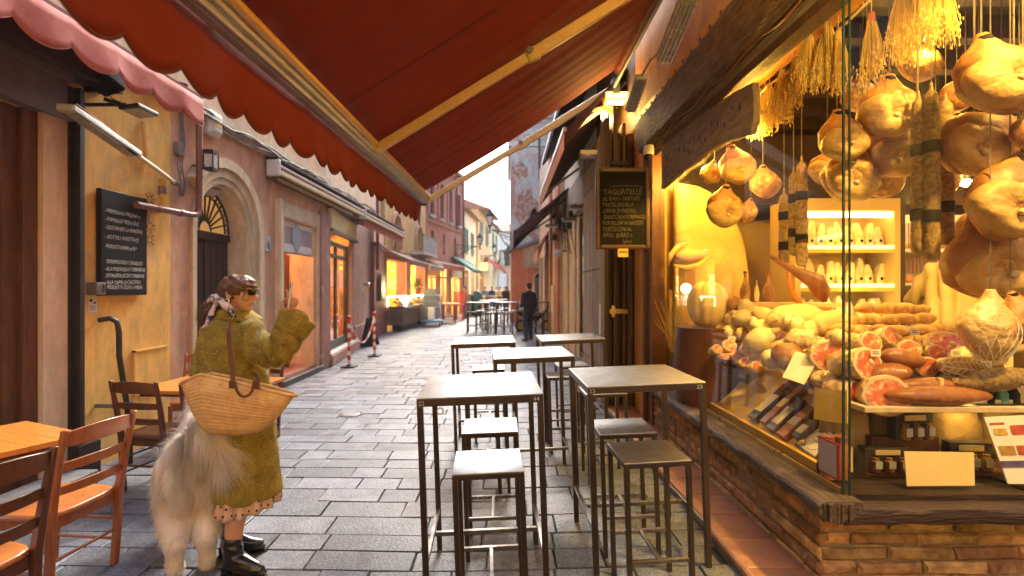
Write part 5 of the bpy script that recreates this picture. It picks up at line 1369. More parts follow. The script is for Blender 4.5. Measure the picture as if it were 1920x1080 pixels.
for k, (u, v, Y) in enumerate(((1372, 640, 4.1), (1425, 622, 4.0), (1455, 655, 3.7), (1530, 625, 3.5), (1552, 648, 3.3), (1642, 668, 2.84), (1715, 628, 3.1), (1792, 668, 2.95), (1690, 706, 2.8), (1850, 690, 2.85))):
    c = P(u, v, Y); t = thing('price_tag', ('leftmost', 'second', 'third', 'fourth', 'fifth', 'sixth', 'seventh', 'eighth', 'ninth', 'tenth')[k] + ' small pale price tag from the far end, stuck among the counter goods', 'price tag', c, 'price tags on the counter goods')
    MB().box(c.x-.028, c.x+.028, c.y-.002, c.y, c.z, c.z+.038, None).build('card_face', Mt['paper'], t)
    MB().box(c.x-.018, c.x+.018, c.y-.0035, c.y-.0022, c.z+.012, c.z+.016).box(c.x-.02, c.x+.012, c.y-.0035, c.y-.0022, c.z+.023, c.z+.027).build('printed_line', Mt['cable'], t)
    MB().box(c.x-.002, c.x+.002, c.y+.0, c.y+.003, c.z-.06, c.z).build('pin', Mt['chrome'], t)
# piles behind the slope: cheeses, parcels, cut fruit-like meats
rh_ = random.Random(77)
ON = ('first', 'second', 'third', 'fourth', 'fifth', 'sixth', 'seventh', 'eighth', 'ninth', 'tenth', 'eleventh', 'twelfth')
CW = {'bagcream': 'pale', 'fatwrap': 'glossy', 'cardcream': 'yellow', 'hamskin': 'brown', 'hamfat': 'ochre', 'meatdark': 'dark'}
for r_, (rn_, dv) in enumerate((('back', 62), ('middle', 38), ('front', 12))):
    for k in range(12):
        u = 1352 + k*20.5 + rh_.uniform(-5, 5); v = 700 - (1590-u)*.30 - dv + rh_.uniform(-6, 6)
        Y = 3.0 + (1590-u)/240*1.25 + (700-v)*.002; mk = rh_.choice(['bagcream', 'fatwrap', 'fatwrap', 'cardcream', 'hamskin', 'hamfat', 'bagcream'])
        lump('wrapped_piece', '%s cellophane wrapped piece, %s from the left in the %s row of the side display' % (CW[mk], ON[k], rn_), 'packet', u, v, Y, rh_.uniform(24, 46), rh_.uniform(18, 34), Mt[mk], 'wrapped pieces heaped in the side display', rh_.uniform(-1, 1), rh_.uniform(-.5, .5), .6, .24)
for r_, (rn_, v0) in enumerate((('upper', 655), ('middle', 690), ('lower', 728))):
    for k in range(9):
        u = 1612 + k*33 + rh_.uniform(-8, 8); v = v0 + rh_.uniform(-8, 8); mk = rh_.choice(['fatwrap', 'hamskin', 'meatdark', 'fatwrap', 'hamfat'])
        lump('wrapped_meat', '%s foil wrapped meat, %s from the left in the %s row of the counter pile' % (CW[mk], ON[k], rn_), 'packet', u, v, 3.15-.13*r_+rh_.uniform(0, .08), rh_.uniform(30, 60), rh_.uniform(22, 36), Mt[mk], 'wrapped meats filling the counter pile', rh_.uniform(-1, 1), rh_.uniform(-.4, .4), .6, .22)
for k, (x, y) in enumerate(((1.80, 3.75), (1.80, 4.75), (1.78, 5.2))):  # small lamps added behind the sign to brighten the side display
    t = thing('added_sign_lamp', ('near', 'middle', 'far')[k] + ' small added lamp hidden behind the hanging plank sign', 'lamp', (x, y, 2.86))
    MB().lathe([(.03, .08), (.035, 0), (.03, -.01)], (x, y, 2.86), 12, caps=False).box(x-.01, x+.01, y-.01, y+.01, 2.94, 3.04).build('housing', Mt['brass'], t, smooth=True)
    lamp('added_sign_light', (x, y, 2.80), (18, 30, 9)[k], (1, .60, .09), .05, t)
heap = [('wrapped_cheese', 'large cream cheese wheel wrapped in paper at the back of the side display', 'cheese', 1500, 600, 3.9, 105, 62, 'cardcream'),
        ('cheese_block', 'tall pale wrapped cheese block right of the wheel, beside the glass corner', 'cheese', 1560, 612, 3.7, 70, 60, 'cardcream'),
        ('wrapped_cheese', 'paper wrapped cheese with round black stamps left of the wheel', 'cheese', 1420, 598, 4.2, 90, 44, 'bagcream'),
        ('wrapped_cheese', 'crumpled white wrapper below the cream cheese wheel', 'cheese', 1432, 640, 3.9, 70, 50, 'bagcream'),
        ('wrapped_cheese', 'crumpled cellophane heap in the centre of the side display', 'cheese', 1480, 660, 3.6, 80, 50, 'fatwrap'),
        ('boiled_ham', 'pink boiled ham joint left of the decorated card', 'cured meat', 1476, 668, 3.45, 60, 50, 'hamskin'),
        ('wrapped_ham', 'foil wrapped ham below the yellow paper by the glass corner', 'cured meat', 1560, 712, 3.05, 66, 36, 'fatwrap'),
        ('wrapped_ham', 'bright wrapped joint in the middle back row of the side display', 'cured meat', 1520, 640, 3.5, 90, 44, 'fatwrap'),
        ('white_cheese', 'white cheese piece left of the boiled ham', 'cheese', 1446, 672, 3.6, 40, 36, 'bagcream')]
for nm_, lab, cat, u, v, Y, w_, h_, m_ in heap: lump(nm_, lab, cat, u, v, Y, w_, h_, Mt[m_], rz=rb.uniform(-.3, .3), ry=rb.uniform(-.2, .2), d=.6)
cutham('big red and white cut ham leaning right of the decorated card', 1558, 668, 3.2, 72, -.3, -.2)
cutham('dark cut ham lower right of the decorated card', 1545, 712, 3.12, 40, -.1, -.2)
for k, (u, v, d_) in enumerate(((1358, 662, 32), (1385, 668, 28), (1400, 655, 26), (1368, 648, 28), (1396, 680, 22), (1345, 655, 22), (1418, 688, 26))):
    cutham(ords[k] + ' sliced sausage end from the left in the far tray of the side display', u, v, 4.2-.12*k*.5, d_, .1*k-.2, -.4)
for k, (u, v) in enumerate(((1345, 590), (1378, 600), (1400, 618))):
    pass
sk = thing('santa_stocking', 'red cloth cap with white brim lying right of the pumpkin', 'cap', P(1385, 600, 4.3), world=False)
MB().lathe([(.09, 0), (.07, .06), (.03, .13), (.005, .18)], (0, 0, 0), 14, Matrix.Rotation(R(50), 3, 'Y')).build('cloth', Mt['red'], sk, smooth='all')
MB().lathe([(.085, -.02), (.10, -.01), (.10, .02), (.08, .03)], (0, 0, 0), 14, Matrix.Rotation(R(50), 3, 'Y')).build('brim', Mt['white'], sk, smooth='all')
for k, (u, v0, v1, w_) in enumerate(((1397, 512, 565, 20), (1419, 525, 565, 10), (1441, 515, 565, 22))):
    c = P(u, v1, 4.6); h_ = (v1-v0)/F*4.6; r_ = w_/F*4.6/2
    t = thing('wine_flask', ('left rounded flask with bow on the back shelf by the pumpkin', 'slim pale bottle between the two rounded flasks', 'right rounded flask with red ribbon on the back shelf')[k], 'flask', c)
    MB().lathe([(.001, 0), (r_*.7, 0), (r_, h_*.3), (r_*.7, h_*.55), (r_*.25, h_*.8), (r_*.25, h_)], c, 14).build('glass_body', Mt['hamskin'] if k != 1 else Mt['bagcream'], t, smooth=True)
    MB().lathe([(r_*.35, h_), (r_*.35, h_*1.06), (.001, h_*1.07)], c, 10).build('stopper', Mt['red'] if k == 2 else Mt['brownframe'], t, smooth=True)
bs = thing('back_shelf', 'wooden shelf carrying the flasks behind the cheeses', 'shelf', P(1430, 570, 4.6)); a = P(1375, 567, 4.6); b = P(1560, 567, 4.6)
MB().box(a.x, b.x, 4.45, 4.8, a.z-.04, a.z-.003).box(a.x, b.x, 4.7, 4.78, .6, a.z-.04).build('board', Mt['cardcream'], bs)
# ham stand with carving ham
hs = thing('ham_stand', 'curved wooden ham stand holding a cured leg with its hoof raised', 'ham stand', P(1500, 572, 4.2))
MB().box(P(1478, 0, 4.2).x, P(1545, 0, 4.2).x, 4.1, 4.35, P(0, 575, 4.2).z-.03, P(0, 575, 4.2).z).tube([P(u, v, 4.2) for u, v in ((1480, 508), (1480, 530), (1488, 555), (1502, 572))], .022, 8).build('stand', Mt['tablewood'], hs, smooth=True)
MB().tube([P(u, v, 4.18) for u, v in ((1443, 480), (1462, 491), (1482, 503), (1505, 515), (1530, 528), (1540, 548), (1546, 566))], [.012, .022, .028, .05, .075, .07, .02], 12).build('cured_leg', Mt['meatdark'], hs, smooth='all')
# pendant lamps
for k, (u, v, Y) in enumerate(((1730, 353, 3.9), (1812, 343, 3.7), (1836, 310, 3.5))):
    c = P(u, v, Y); t = thing('pendant_bulb', ('left', 'middle', 'upper right')[k] + ' glowing bare bulb hanging among the hams', 'lamp', c, 'glowing bulbs in the shop')
    MB().ell(c, (.035, .035, .028)).build('bulb', emis('bulbglow%d' % k, (1, .78, .35), 25), t, smooth='all')
    MB().lathe([(.02, .02), (.022, .07), (.004, .08)], c, 10).tube([c+V((0, 0, .07)), V((c.x, c.y, 3.55))], .005, 5).build('cord', Mt['cable'], t)
    lamp('bulb_light', c + V((0, -.03, -.06)), 3.5, (1, .60, .08), .05, t)
for k, (x, y, z, e) in enumerate(((1.80, 2.95, 3.42, 26), (1.80, 4.3, 3.42, 34), (2.35, 2.56, 3.62, 42), (3.0, 3.6, 3.40, 22), (4.8, 4.4, 3.3, 35), (2.35, 4.6, 3.3, 22))):  # spotlights added inside the shop for its golden light
    t = thing('added_ceiling_spot', 'small added brass ceiling spotlight %s inside the shop' % ('above the corner of the window', 'above the sloping side display', 'above the meat pile', 'above the counter aisle', 'above the meat cabinet', 'beside the plaster relief')[k], 'spotlight', (x, y, z))
    MB().lathe([(.02, .06), (.04, .04), (.05, 0), (.045, -.01)], (x, y, z), 14, caps=False).tube([(x, y, z+.05), (x, y, 3.6)], .01, 6).build('housing', Mt['brass'], t, smooth=True)
    MB().lathe([(.001, 0), (.04, .0), (.04, .01)], (x, y, z), 12).build('lens', emis('addedspotlens%d' % k, (1, .8, .4), 8), t)
    o = lamp('added_spot_light', (x, y, z-.06), e*.72, (1, .60, .08), .06, t, 'SPOT'); o.data.spot_size = R(150); o.data.spot_blend = .8
for (x, y, e) in ((2.9, 2.56, 40), (3.6, 2.7, 40)):  # two more added spotlights over the front goods
    t = thing('added_ceiling_spot', 'small added brass ceiling spotlight over the ' + ('netted ham' if x < 3 else 'right end of the display case'), 'spotlight', (x, y, 3.6))
    MB().lathe([(.02, .06), (.04, .04), (.05, 0), (.045, -.01)], (x, y, 3.6), 14, caps=False).build('housing', Mt['brass'], t, smooth=True)
    o = lamp('added_spot_light', (x, y, 3.55), e*.72, (1, .60, .08), .06, t, 'SPOT'); o.data.spot_size = R(150); o.data.spot_blend = .8
# added spotlight, out of view, that gilds the front bricks and hams
t = thing('added_front_spot', 'added unseen brass spotlight on a rod in front of the corner window', 'spotlight', (2.7, 1.4, 4.2))
MB().lathe([(.05, .1), (.06, 0), (.055, -.02)], (2.75, 1.4, 4.2), 14, caps=False).bar((2.75, 1.4, 4.3), (2.75, 2.48, 4.35), .03, .03).build('housing', Mt['brass'], t, smooth=True)
o = lamp('added_spot_light', (2.75, 1.35, 4.14), 350, (1, .62, .13), .10, t, 'SPOT'); o.data.spot_size = R(85); o.data.spot_blend = .7
o.rotation_euler = (V((2.75, 1.35, 4.14))-V((2.5, 2.9, 1.7))).to_track_quat('Z', 'Y').to_euler()
# ================================================================ AWNINGS
ra = random.Random(31)
def zbar(y): return 2.60 + .027*y
ba = thing('red_awning', 'huge rust red retractable awning with scalloped valance overhanging the bar tables', 'awning', (1.45, 3, 4.4))
WX, WZ = 1.47, 4.47
def can(u, v):
    y = .85 + 5.6*v; x = -1.06 + (WX+1.06)*u; zb = zbar(y) + .075
    return (x, y, zb + (WZ - zb)*u - .05*sin(pi*u)*(1+.2*sin(y*5.2)) + .006*sin(y*23+u*2))
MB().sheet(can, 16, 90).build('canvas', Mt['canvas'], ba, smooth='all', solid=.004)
m = MB()
for y in (2.0, 3.2, 4.4, 5.6):
    v = (y-.85)/5.6; m.loft([[V(can(u/10, v+d)) - V((0, 0, .006+e)) for d, e in ((-.0012, 0), (.0012, 0), (.0012, .002), (-.0012, .002))] for u in range(11)])
m.build('seams', Mt['hem'], ba)
m = MB(); m.bar((-1.115, +.85, zbar(.85)), (-1.115, 6.8, zbar(6.8)), .05, .062)
m.bar((-1.075, +.85, zbar(.85)-.012), (-1.075, 6.8, zbar(6.8)-.012), .022, .04)
m.bar((-1.063, +.85, zbar(.85)+.02), (-1.063, 6.8, zbar(6.8)+.02), .05, .05)
m.build('front_bar', Mt['barwhite'], ba, bevel=.006)
MB().tube([(-1.03, +.85, zbar(.85)+.045), (-1.03, 6.8, zbar(6.8)+.045)], .027, 12).build('yellow_rail', Mt['baryellow'], ba, smooth=True)
MB().tube([(-1.087, +.85, zbar(.85)-.02), (-1.087, 6.8, zbar(6.8)-.02)], .007, 6).build('groove', Mt['cable'], ba)
sp_ = .243
def val(u, v):
    y = .86 + 5.92*u; zt = zbar(y) - .015
    ph_ = ((y+.19)/sp_) % 1
    zb = zt - .245 - .060*sin(pi*ph_)**.8
    return (-1.145 + .016*sin(y*4.1+1)*v + .012*sin(y*11)*v*v, y, zt + (zb-zt)*v)
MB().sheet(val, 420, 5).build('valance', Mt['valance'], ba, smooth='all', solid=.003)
m = MB(); m.tube([V(val(i/420, 1)) for i in range(421)], .006, 5); m.build('hem', Mt['hem'], ba)
MB().box(-1.16, -1.07, 6.78, 6.83, zbar(6.8)-.06, zbar(6.8)+.06).build('end_cap', Mt['greyplastic'], ba, bevel=.01)
for y in (2.03, 2.98, 3.93, 5.1, 6.2):
    m = MB().box(-1.155, -1.06, y-.012, y+.012, zbar(y)+.025, zbar(y)+.05).bar((-1.155, y, zbar(y)+.04), (-1.185, y+.03, zbar(y)-.11), .014, .012)
    m.box(-1.165, -1.145, y-.016, y+.016, zbar(y)-.03, zbar(y)+.05)
    m.build('clip', Mt['yellowpipe'], ba)
def arm(y, n):
    a = V((-1.05, y, zbar(y)+.0)); e = V((.235, y+.02, 3.50 + (zbar(y)-zbar(4))*.6)); b = V((1.44, y+.05, 4.26+(zbar(y)-zbar(4))*.5))
    t = MB().bar(a, e, .05, .075).build('arm_front', Mt['armyellow'], ba, bevel=.01)
    MB().bar(e - (b-e).normalized()*.02, b, .062, .09).build('arm_rear', Mt['armyellow'], ba, bevel=.012)
    MB().bar(e - (e-a).normalized()*.09, e + V((.02, 0, .0)), .066, .095).build('elbow', Mt['armyellow'], ba, bevel=.012)
    MB().tube([e+V((-.05, -.05, 0)), e+V((-.05, .05, 0))], .028, 10).build('pin', Mt['greyplastic'], ba)
    MB().box(1.40, 1.50, y-.03, y+.13, 4.15+(zbar(y)-zbar(4))*.5, 4.40).build('bracket', Mt['greyplastic'], ba, bevel=.01)
arm(4.02, 0); arm(6.72, 1); arm(1.1, 2)
MB().tube([(1.46, .85, 4.50), (1.46, 6.7, 4.50)], .055, 14).build('roller', Mt['hem'], ba, smooth=True)
MB().tube([(1.42, .85, 4.28), (1.42, 6.7, 4.28)], .022, 8).build('support_pipe', Mt['greyplastic'], ba, smooth=True)

pa = thing('pink_awning', 'faded salmon pink awning with scalloped valance over the shop door at far left', 'awning', (XL, 2, 3.8))
def pcan(u, v): y = 2.0 + 2.5*v; return (-2.72 - .95*u, y, 3.30 + .46*u + .01*sin(y*7))
MB().sheet(pcan, 4, 30).build('canvas', Mt['pinkcanvas'], pa, smooth='all', solid=.004)
def pval(u, v):
    y = 2.0 + 2.5*u; p_ = ((y+.1)/.36) % 1
    zb = 3.265 - .15 - .075*sin(pi*p_)**.85
    return (-2.695 + .014*sin(y*6)*v + .01*sin(y*15)*v, y, 3.29 + (zb-3.29)*v)
MB().sheet(pval, 240, 4).build('valance', Mt['pinkcanvas'], pa, smooth='all', solid=.003)
MB().tube([V(pval(i/240, 1)) for i in range(241)], .0035, 4).build('hem', mat('pinkhem', (.40, .10, .08), rough=.8), pa)
def pend(u, v): x = -2.70 - .22*u; return (x, 4.5 + .03*sin(pi*u), 3.295 + .1*u + (-.19 - .04*sin(pi*u) + .02*u)*v)
MB().sheet(pend, 10, 4).build('end_flap', Mt['pinkcanvas'], pa, smooth='all', solid=.003)
MB().bar((-2.71, 2.0, 3.30), (-2.71, 4.5, 3.30), .03, .03).build('front_bar', Mt['cassettered'], pa)
for y in (2.2, 4.3): MB().bar((-2.72, y, 3.33), (-3.68, y, 3.62), .03, .04).build('arm', Mt['blackiron'], pa)

# closed cassette awning on the left
for lab, s0, s1, xx in (('closed dark red cassette awning with cream arm above the cream shop', 7.75, 12.4, -3.50), ('closed dark red cassette awning further down with short pink fringe', 12.6, 17.6, -3.53)):
    t = thing('cassette_awning', lab, 'awning', (XL, s0, 3.4), 'closed awnings on the left houses')
    MB().box(-3.69, xx-.0, s0, s1, 3.60, 3.625).build('rain_cover', Mt['blackiron'], t)
    MB().box(-3.9 if s0 > 9 else -3.69, -3.60, s0+.02, s1-.02, 3.30, 3.595).build('backplate', Mt['brownframe'], t)
    MB().tube([(-3.63, s0+.05, 3.50), (-3.63, s1-.05, 3.50)], .05, 12).build('rolled_canvas', Mt['cassettered'], t, smooth=True)
    MB().bar((xx, s0+.03, 3.40), (xx, s1-.03, 3.40), .07, .075).build('front_bar', Mt['creampipe'], t, bevel=.012)
    MB().bar((xx-.0, s0+.03, 3.475), (xx, s1-.03, 3.475), .08, .06).build('lid', Mt['cassettered'], t, bevel=.012)
    MB().box(-3.66, xx+.045, s0-.05, s0+.02, 3.33, 3.58).build('end_cap', Mt['whiteplastic'], t, bevel=.02)
    MB().bar((xx-.11, s0+.2, 3.33), (xx-.11, s1-.6, 3.33), .05, .05).build('arm', Mt['creampipe'], t)
    fr_ = MB(); n = int((s1-s0)/.07)
    if s0 > 12: fr_.sheet(lambda u, v: (xx-.05, s0+.1+(s1-s0-.2)*u, 3.36-.22*v*(.9+.1*sin(u*n*6.28))), n*4, 1); fr_.build('fringe', Mt['pinkcanvas'], t, solid=.003)

def awning(nm, lab, T, s0, s1, zw, n, zf, vh, m, sc=.22, grp=None, bar=None, vm=None, nw=0, stripes=False):
    t = thing(nm, lab, 'awning', T @ V((s0, nw, zw)), grp)
    MB(T).sheet(lambda u, v: (s0+(s1-s0)*u, nw+(n-nw)*v, zw+(zf-zw)*v-.03*sin(pi*v)), 24, 6).build('canvas', m, t, smooth='all', solid=.005)
    MB(T).sheet(lambda u, v: (s0+(s1-s0)*u, n+.01, zf-(vh*(.8+.2*abs(sin(pi*u*(s1-s0)/sc))))*v), int((s1-s0)/sc)*8, 2).build('valance', vm or m, t, solid=.004)
    MB(T).bar((s0, n, zf), (s1, n, zf), .05, .06).build('front_bar', bar or Mt['barwhite'], t)
    for s in (s0+.25, s1-.25): MB(T).bar((s, nw, zw-.25), (s, n-.02, zf-.03), .04, .05).build('arm', bar or Mt['greyplastic'], t)
    for s in (s0+.01, s1-.01): m2 = MB(T); m2.prism([(s, nw, zw), (s, n, zf), (s, n, zf-vh*.8), (s, (n+nw)*.5, (zf+zw)*.5-.1)], (.005, 0, 0)); m2.build('side_flap', m, t)
    return t
awning('market_awning', 'beige brown stall awning, nearer one beside the maroon portal', TM, .1, 3.0, 3.05, .95, 2.66, .2, Mt['browncanvas'], grp='stall awnings of the market house', vm=mat('brownval', (.28, .15, .12), rough=.8))
awning('market_awning', 'beige brown stall awning, farther one below the balcony', TM, 3.4, 6.5, 3.0, .95, 2.62, .2, Mt['browncanvas'], grp='stall awnings of the market house', vm=D.materials['brownval'])
awning('white_red_awning', 'white topped awning with red valance on the red house', TR, .2, 4.0, 3.05, .8, 2.85, .3, Mt['whitecanvas'], vm=mat('redval', (.5, .12, .09), rough=.8))
awning('green_awning', 'green sloping awning at the far end of the red house', TR, 4.2, 6.5, 3.5, 1.3, 2.7, .2, Mt['greencanvas'])
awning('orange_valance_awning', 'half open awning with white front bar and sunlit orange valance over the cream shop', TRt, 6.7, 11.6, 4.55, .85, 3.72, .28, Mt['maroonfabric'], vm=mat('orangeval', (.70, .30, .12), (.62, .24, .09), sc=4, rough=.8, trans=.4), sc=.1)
awning('black_upper_awning', 'dark upper awning with white edge bar high on the right houses', TRt, 7.8, 12.6, 5.6, .72, 4.75, .12, mat('blackcanvas', (.035, .035, .04), rough=.85), nw=0)
awning('maroon_awning', 'dark maroon awning tilted steeply over the far right shop doors', TRt, 13.2, 16.6, 4.25, 1.42, 3.1, .32, Mt['maroonfabric'], bar=Mt['blackiron'])
awning('far_right_awning', 'small reddish awning edge beyond the maroon one on the right', TRt, 17.2, 20.0, 3.9, .55, 3.0, .5, mat('rustawn', (.5, .18, .10), rough=.8), bar=Mt['blackiron'])
for lab, x, y, z0, m_ in (('tilted coral parasol flap hanging in front of the ochre houses', -1.75, 41, 3.2, 'pinkcanvas'), ('second coral awning flap lower and farther right', -1.1, 42.5, 2.9, 'orangewall')):
    t = thing('coral_awning', lab, 'awning', (x, y, z0))
    MB().prism([(x, y, z0+.9), (x+.15, y, z0+1.0), (x+1.15, y, z0+.1), (x+1.0, y, z0-.05)], (0, 2.2, 0)).build('canvas', Mt[m_], t)
    MB().bar((x, y+1, z0+.9), (x-.5, y+1, z0+.9), .05, .05).build('bracket', Mt['blackiron'], t)
t = thing('yellow_light_box', 'small yellow cube light sign hanging down the street', 'sign', (-1.7, 38.5, 3.3))
MB().box(-2.0, -1.45, 38, 38.5, 2.95, 3.5).build('box', emis('yellowsign', (.9, .7, .08), 1.0), t, bevel=.05)
MB().box(-2.25, -2.0, 38.2, 38.3, 3.5, 3.55).build('bracket', Mt['blackiron'], t)

# right clutter: floodlights, cables under the awnings
for k, (x, y, z, lab) in enumerate(((1.25, 7.6, 3.62, 'grey metal floodlight on a bracket above the studded shutter'), (1.3, 9.3, 3.1, 'grey floodlight under the dark fascia, nearer one'), (1.32, 10.6, 3.05, 'grey floodlight under the dark fascia, farther one'), (1.15, 12.9, 3.2, 'black wall lamp at the end of the cream shop'))):
    t = thing('floodlight', lab, 'lamp', (x, y, z), 'floodlights on the right hand shops')
    MB().box(x-.16, x+.14, y-.12, y+.12, z-.03, z+.04).build('housing', Mt['cablegrey'], t, bevel=.01)
    MB().box(x-.14, x+.12, y-.10, y+.10, z-.036, z-.031).build('lens', Mt['whiteplastic'], t)
    MB().bar((x, y, z+.03), (1.64, y, z+.12), .03, .03).build('bracket', Mt['blackiron'], t)
m = MB()
for k in range(12):
    y0 = 11.2+k*.42; z0 = 3.0+ra.uniform(0, .8); x0 = 1.45+ra.uniform(-.08, .08)
    m.tube([(1.6, y0, z0+.3), (x0, y0+.05, z0), (1.52, y0+.2, z0-.5), (1.58, y0+.3, z0-.7)], .010, 5)
    m.box(x0-.06, x0+.06, y0, y0+.16, z0-.07, z0+.07)
tag(m.build('cable_tangle', Mt['blackiron']), 'dark tangle of cables, brackets and boxes on the right wall below the awnings', 'cables')
t = thing('round_wall_lamp', 'pale round wall lamp on the far right shop wall', 'lamp', (1.2, 16.9, 2.6))
MB().ell((1.32, 13.1, 2.52), (.13, .1, .10)).build('globe', Mt['whiteplastic'], t, smooth='all'); MB().bar((1.32, 13.1, 2.55), (1.6, 13.1, 2.6), .03, .03).build('bracket', Mt['blackiron'], t)

# ---- lamps above the shutters
t = thing('enamel_lamp', 'glowing bulb under a small enamel shade above the folded shutters', 'lamp', (1.3, 6.85, 3.8))
lc = P(1133, 212, 6.9)
MB().lathe([(.02, .06), (.05, .05), (.15, 0), (.155, -.01), (.145, -.005)], lc+V((0, 0, .04)), 20, caps=False).build('shade', mat('enamel', (.75, .45, .12), rough=.3), t, smooth='all')
MB().ell(lc+V((0, 0, -.045)), (.045, .045, .075)).build('bulb', emis('streetbulb', (1, .62, .18), 5), t, smooth='all')
MB().tube([lc+V((0, 0, .1)), lc+V((0, 0, .2)), lc+V((.35, 0, .25))], .012, 6).build('arm', Mt['blackiron'], t)
lamp('bulb_light', lc+V((-.05, -.08, -.12)), 10, (1, .62, .2), .06, t)
t = thing('flood_lamp', 'yellow lit square floodlight above the enamel lamp', 'lamp', P(1150, 188, 6.8))
c = P(1152, 190, 6.8)
MB().box(c.x-.15, c.x+.17, c.y-.1, c.y+.1, c.z-.01, c.z+.10).build('housing', Mt['yellowpipe'], t, bevel=.015)
MB().box(c.x-.13, c.x+.15, c.y-.105, c.y-.101, c.z+.005, c.z+.085).box(c.x-.12, c.x+.14, c.y-.09, c.y+.09, c.z-.016, c.z-.011).build('lens', emis('floodglow', (1, .66, .10), 1.6), t)
MB().bar(c+V((0, 0, .08)), V((1.6, c.y, c.z+.25)), .03, .03).build('bracket', Mt['greyplastic'], t)
lamp('flood_light', c+V((.05, -.12, -.12)), 9, (1, .66, .15), .1, t)
for lab, cc, ln in (('caged heater lamp on the ochre wall nearest the top edge', (1268, 58, 3.9), .62), ('caged heater lamp on the ochre wall beside the flood lamp', (1192, 180, 5.6), .5)):
    c = P(*cc); t = thing('caged_lamp', lab, 'lamp', c, 'caged heater lamps on the shop wall')
    a, b = V((c.x, c.y-ln/2, c.z+.12)), V((c.x, c.y+ln/2, c.z-.06))
    MB().bar(a, b, .13, .05).build('housing', Mt['whiteplastic'], t, bevel=.01)
    MB().bar(a-V((.0, -.02, .04)), b-V((0, .02, .04)), .10, .012).build('reflector', Mt['reflector'], t)
    m = MB(); d = (b-a)
    for k in range(9):
        p = a + d*(k+.5)/9
        m.tube([p+V((-.065, 0, -.02)), p+V((-.06, 0, -.075)), p+V((.06, 0, -.075)), p+V((.065, 0, -.02))], .003, 4)
    for q in (-.05, -.017, .017, .05): m.tube([a+V((q, 0, -.076)), b+V((q, 0, -.076))], .0028, 4)
    m.build('wire_cage', Mt['chrome'], t)
    MB().tube([a+V((0, 0, 0)), a+V((.05, -.15, .1)), V((1.6, a.y-.1, a.z+.2))], .012, 6).build('arm', Mt['greyplastic'], t)
# added spotlight, out of view, that washes the hewn lintel and dried bunches
t = thing('added_rod_spot', 'added unseen spotlight on a rod under the awning aimed at the hewn lintel', 'spotlight', (1.2, 1.3, 2.6))
MB().lathe([(.05, .1), (.055, 0), (.05, -.02)], (1.2, 1.3, 2.6), 14, Matrix.Rotation(R(-115), 3, 'X'), caps=False).tube([(1.2, 1.25, 2.6), (1.2, 1.25, 4.1)], .012, 6).build('housing', Mt['blackiron'], t, smooth=True)
o = lamp('added_spot_light', (1.22, 1.36, 2.62), 110, (1, .62, .13), .03, t, 'SPOT'); o.data.spot_size = R(46); o.data.spot_blend = .6
o.rotation_euler = (V((1.22, 1.36, 2.62))-V((1.62, 3.3, 3.05))).to_track_quat('Z', 'Y').to_euler()
t = thing('added_fascia_spot', 'small added spotlight tucked under the awning roller lighting the ochre wall', 'lamp', (1.2, 2.6, 4.05))  # another added fixture, brightens the ochre wall
MB().lathe([(.05, .07), (.055, 0), (.05, -.02)], (1.25, 2.4, 4.12), 14, caps=False).box(1.2, 1.45, 2.38, 2.42, 4.19, 4.21).build('housing', Mt['blackiron'], t, smooth=True)
MB().lathe([(.001, -.005), (.045, -.005)], (1.25, 2.4, 4.12), 14, caps=False).build('lens', emis('addedfasciaspot', (1, .7, .3), 6), t)
lamp('added_spot_light', (1.22, 2.4, 4.02), 20, (1, .62, .16), .08, t)
# ================================================================ THINGS ON THE LEFT WALL
def TLp(s, n, z): return V((XL + n, s, z))
# black menu board
mb_ = thing('menu_board', 'black menu board with white handwritten menu on the yellow wall', 'menu board', TLp(5.0, .05, 1.5))
b0, b1, bz0_, bz1_ = 4.55, 5.13, 1.55, 2.52
# board sits on the wall x = -3.7, px 190-276
MB(TL).box(b0, b1, .01, .06, bz0_, bz1_).build('slate', Mt['slate'], mb_, bevel=.006)
txt = [('- PARMIGIANA EMILIANA vs', .19), ('- FORMAGGI MISTI e SALE', .27), ('- CROSTONI MISTI con POMODORI', .35), ('- SOTTILI AFFETTATI', .44), ('- PROSCIUTTO di PARMA con BURRATA', .53),
       ('  DI POMODORO E BASILICO', .68), ('- ALLA MORTADELLA E TOMIGNONE', .75), ('- DI POMODORI SECCHI E TOMIGNONE', .815), ('- ALLA CREMA DI CARCIOFI E', .88), ('   PROSCIUTTO CRUDO di PARMA', .925)]
rt = random.Random(4)
for s_, f_ in txt:
    wd = .54; sz = .052
    o = text(s_, TLp(b0+.035, .0625, bz1_-.95*f_-.03), sz, (0, 1, rt.uniform(-.02, .03)), (0, 0, 1), Mt['chalk'], mb_, 'chalk_writing', shear=.2, sx=min(1.0, wd/(len(s_)*sz*.62)))
for a, b in ((.21, .03), (.24, .0)): pass
# floodlight, speaker, heater, pipes
t = thing('loudspeaker', 'black box loudspeaker under the pink awning, tilted', 'loudspeaker', TLp(4.75, .2, 3.2))
MB(TL).box(-.13, .13, -.10, .10, -.14, .14, Matrix.Translation((4.42, .17, 3.50)) @ Matrix.Rotation(.35, 4, 'X') @ Matrix.Rotation(.3, 4, 'Y')).build('cabinet', mat('speakerblack', (.015, .014, .014), rough=.95, spec=.1), t, bevel=.02)
MB(TL).bar((4.45, 0, 3.36), (4.45, .15, 3.36), .04, .04).build('bracket', Mt['blackiron'], t)
t = thing('wall_floodlight', 'flat black floodlight on a tripod bracket below the loudspeaker', 'lamp', TLp(4.95, .3, 3.02))
MB(TL).box(-.13, .13, -.09, .09, -.018, .018, Matrix.Translation((4.52, .42, 3.20)) @ Matrix.Rotation(.12, 4, 'X')).build('housing', Mt['blackiron'], t, bevel=.008)
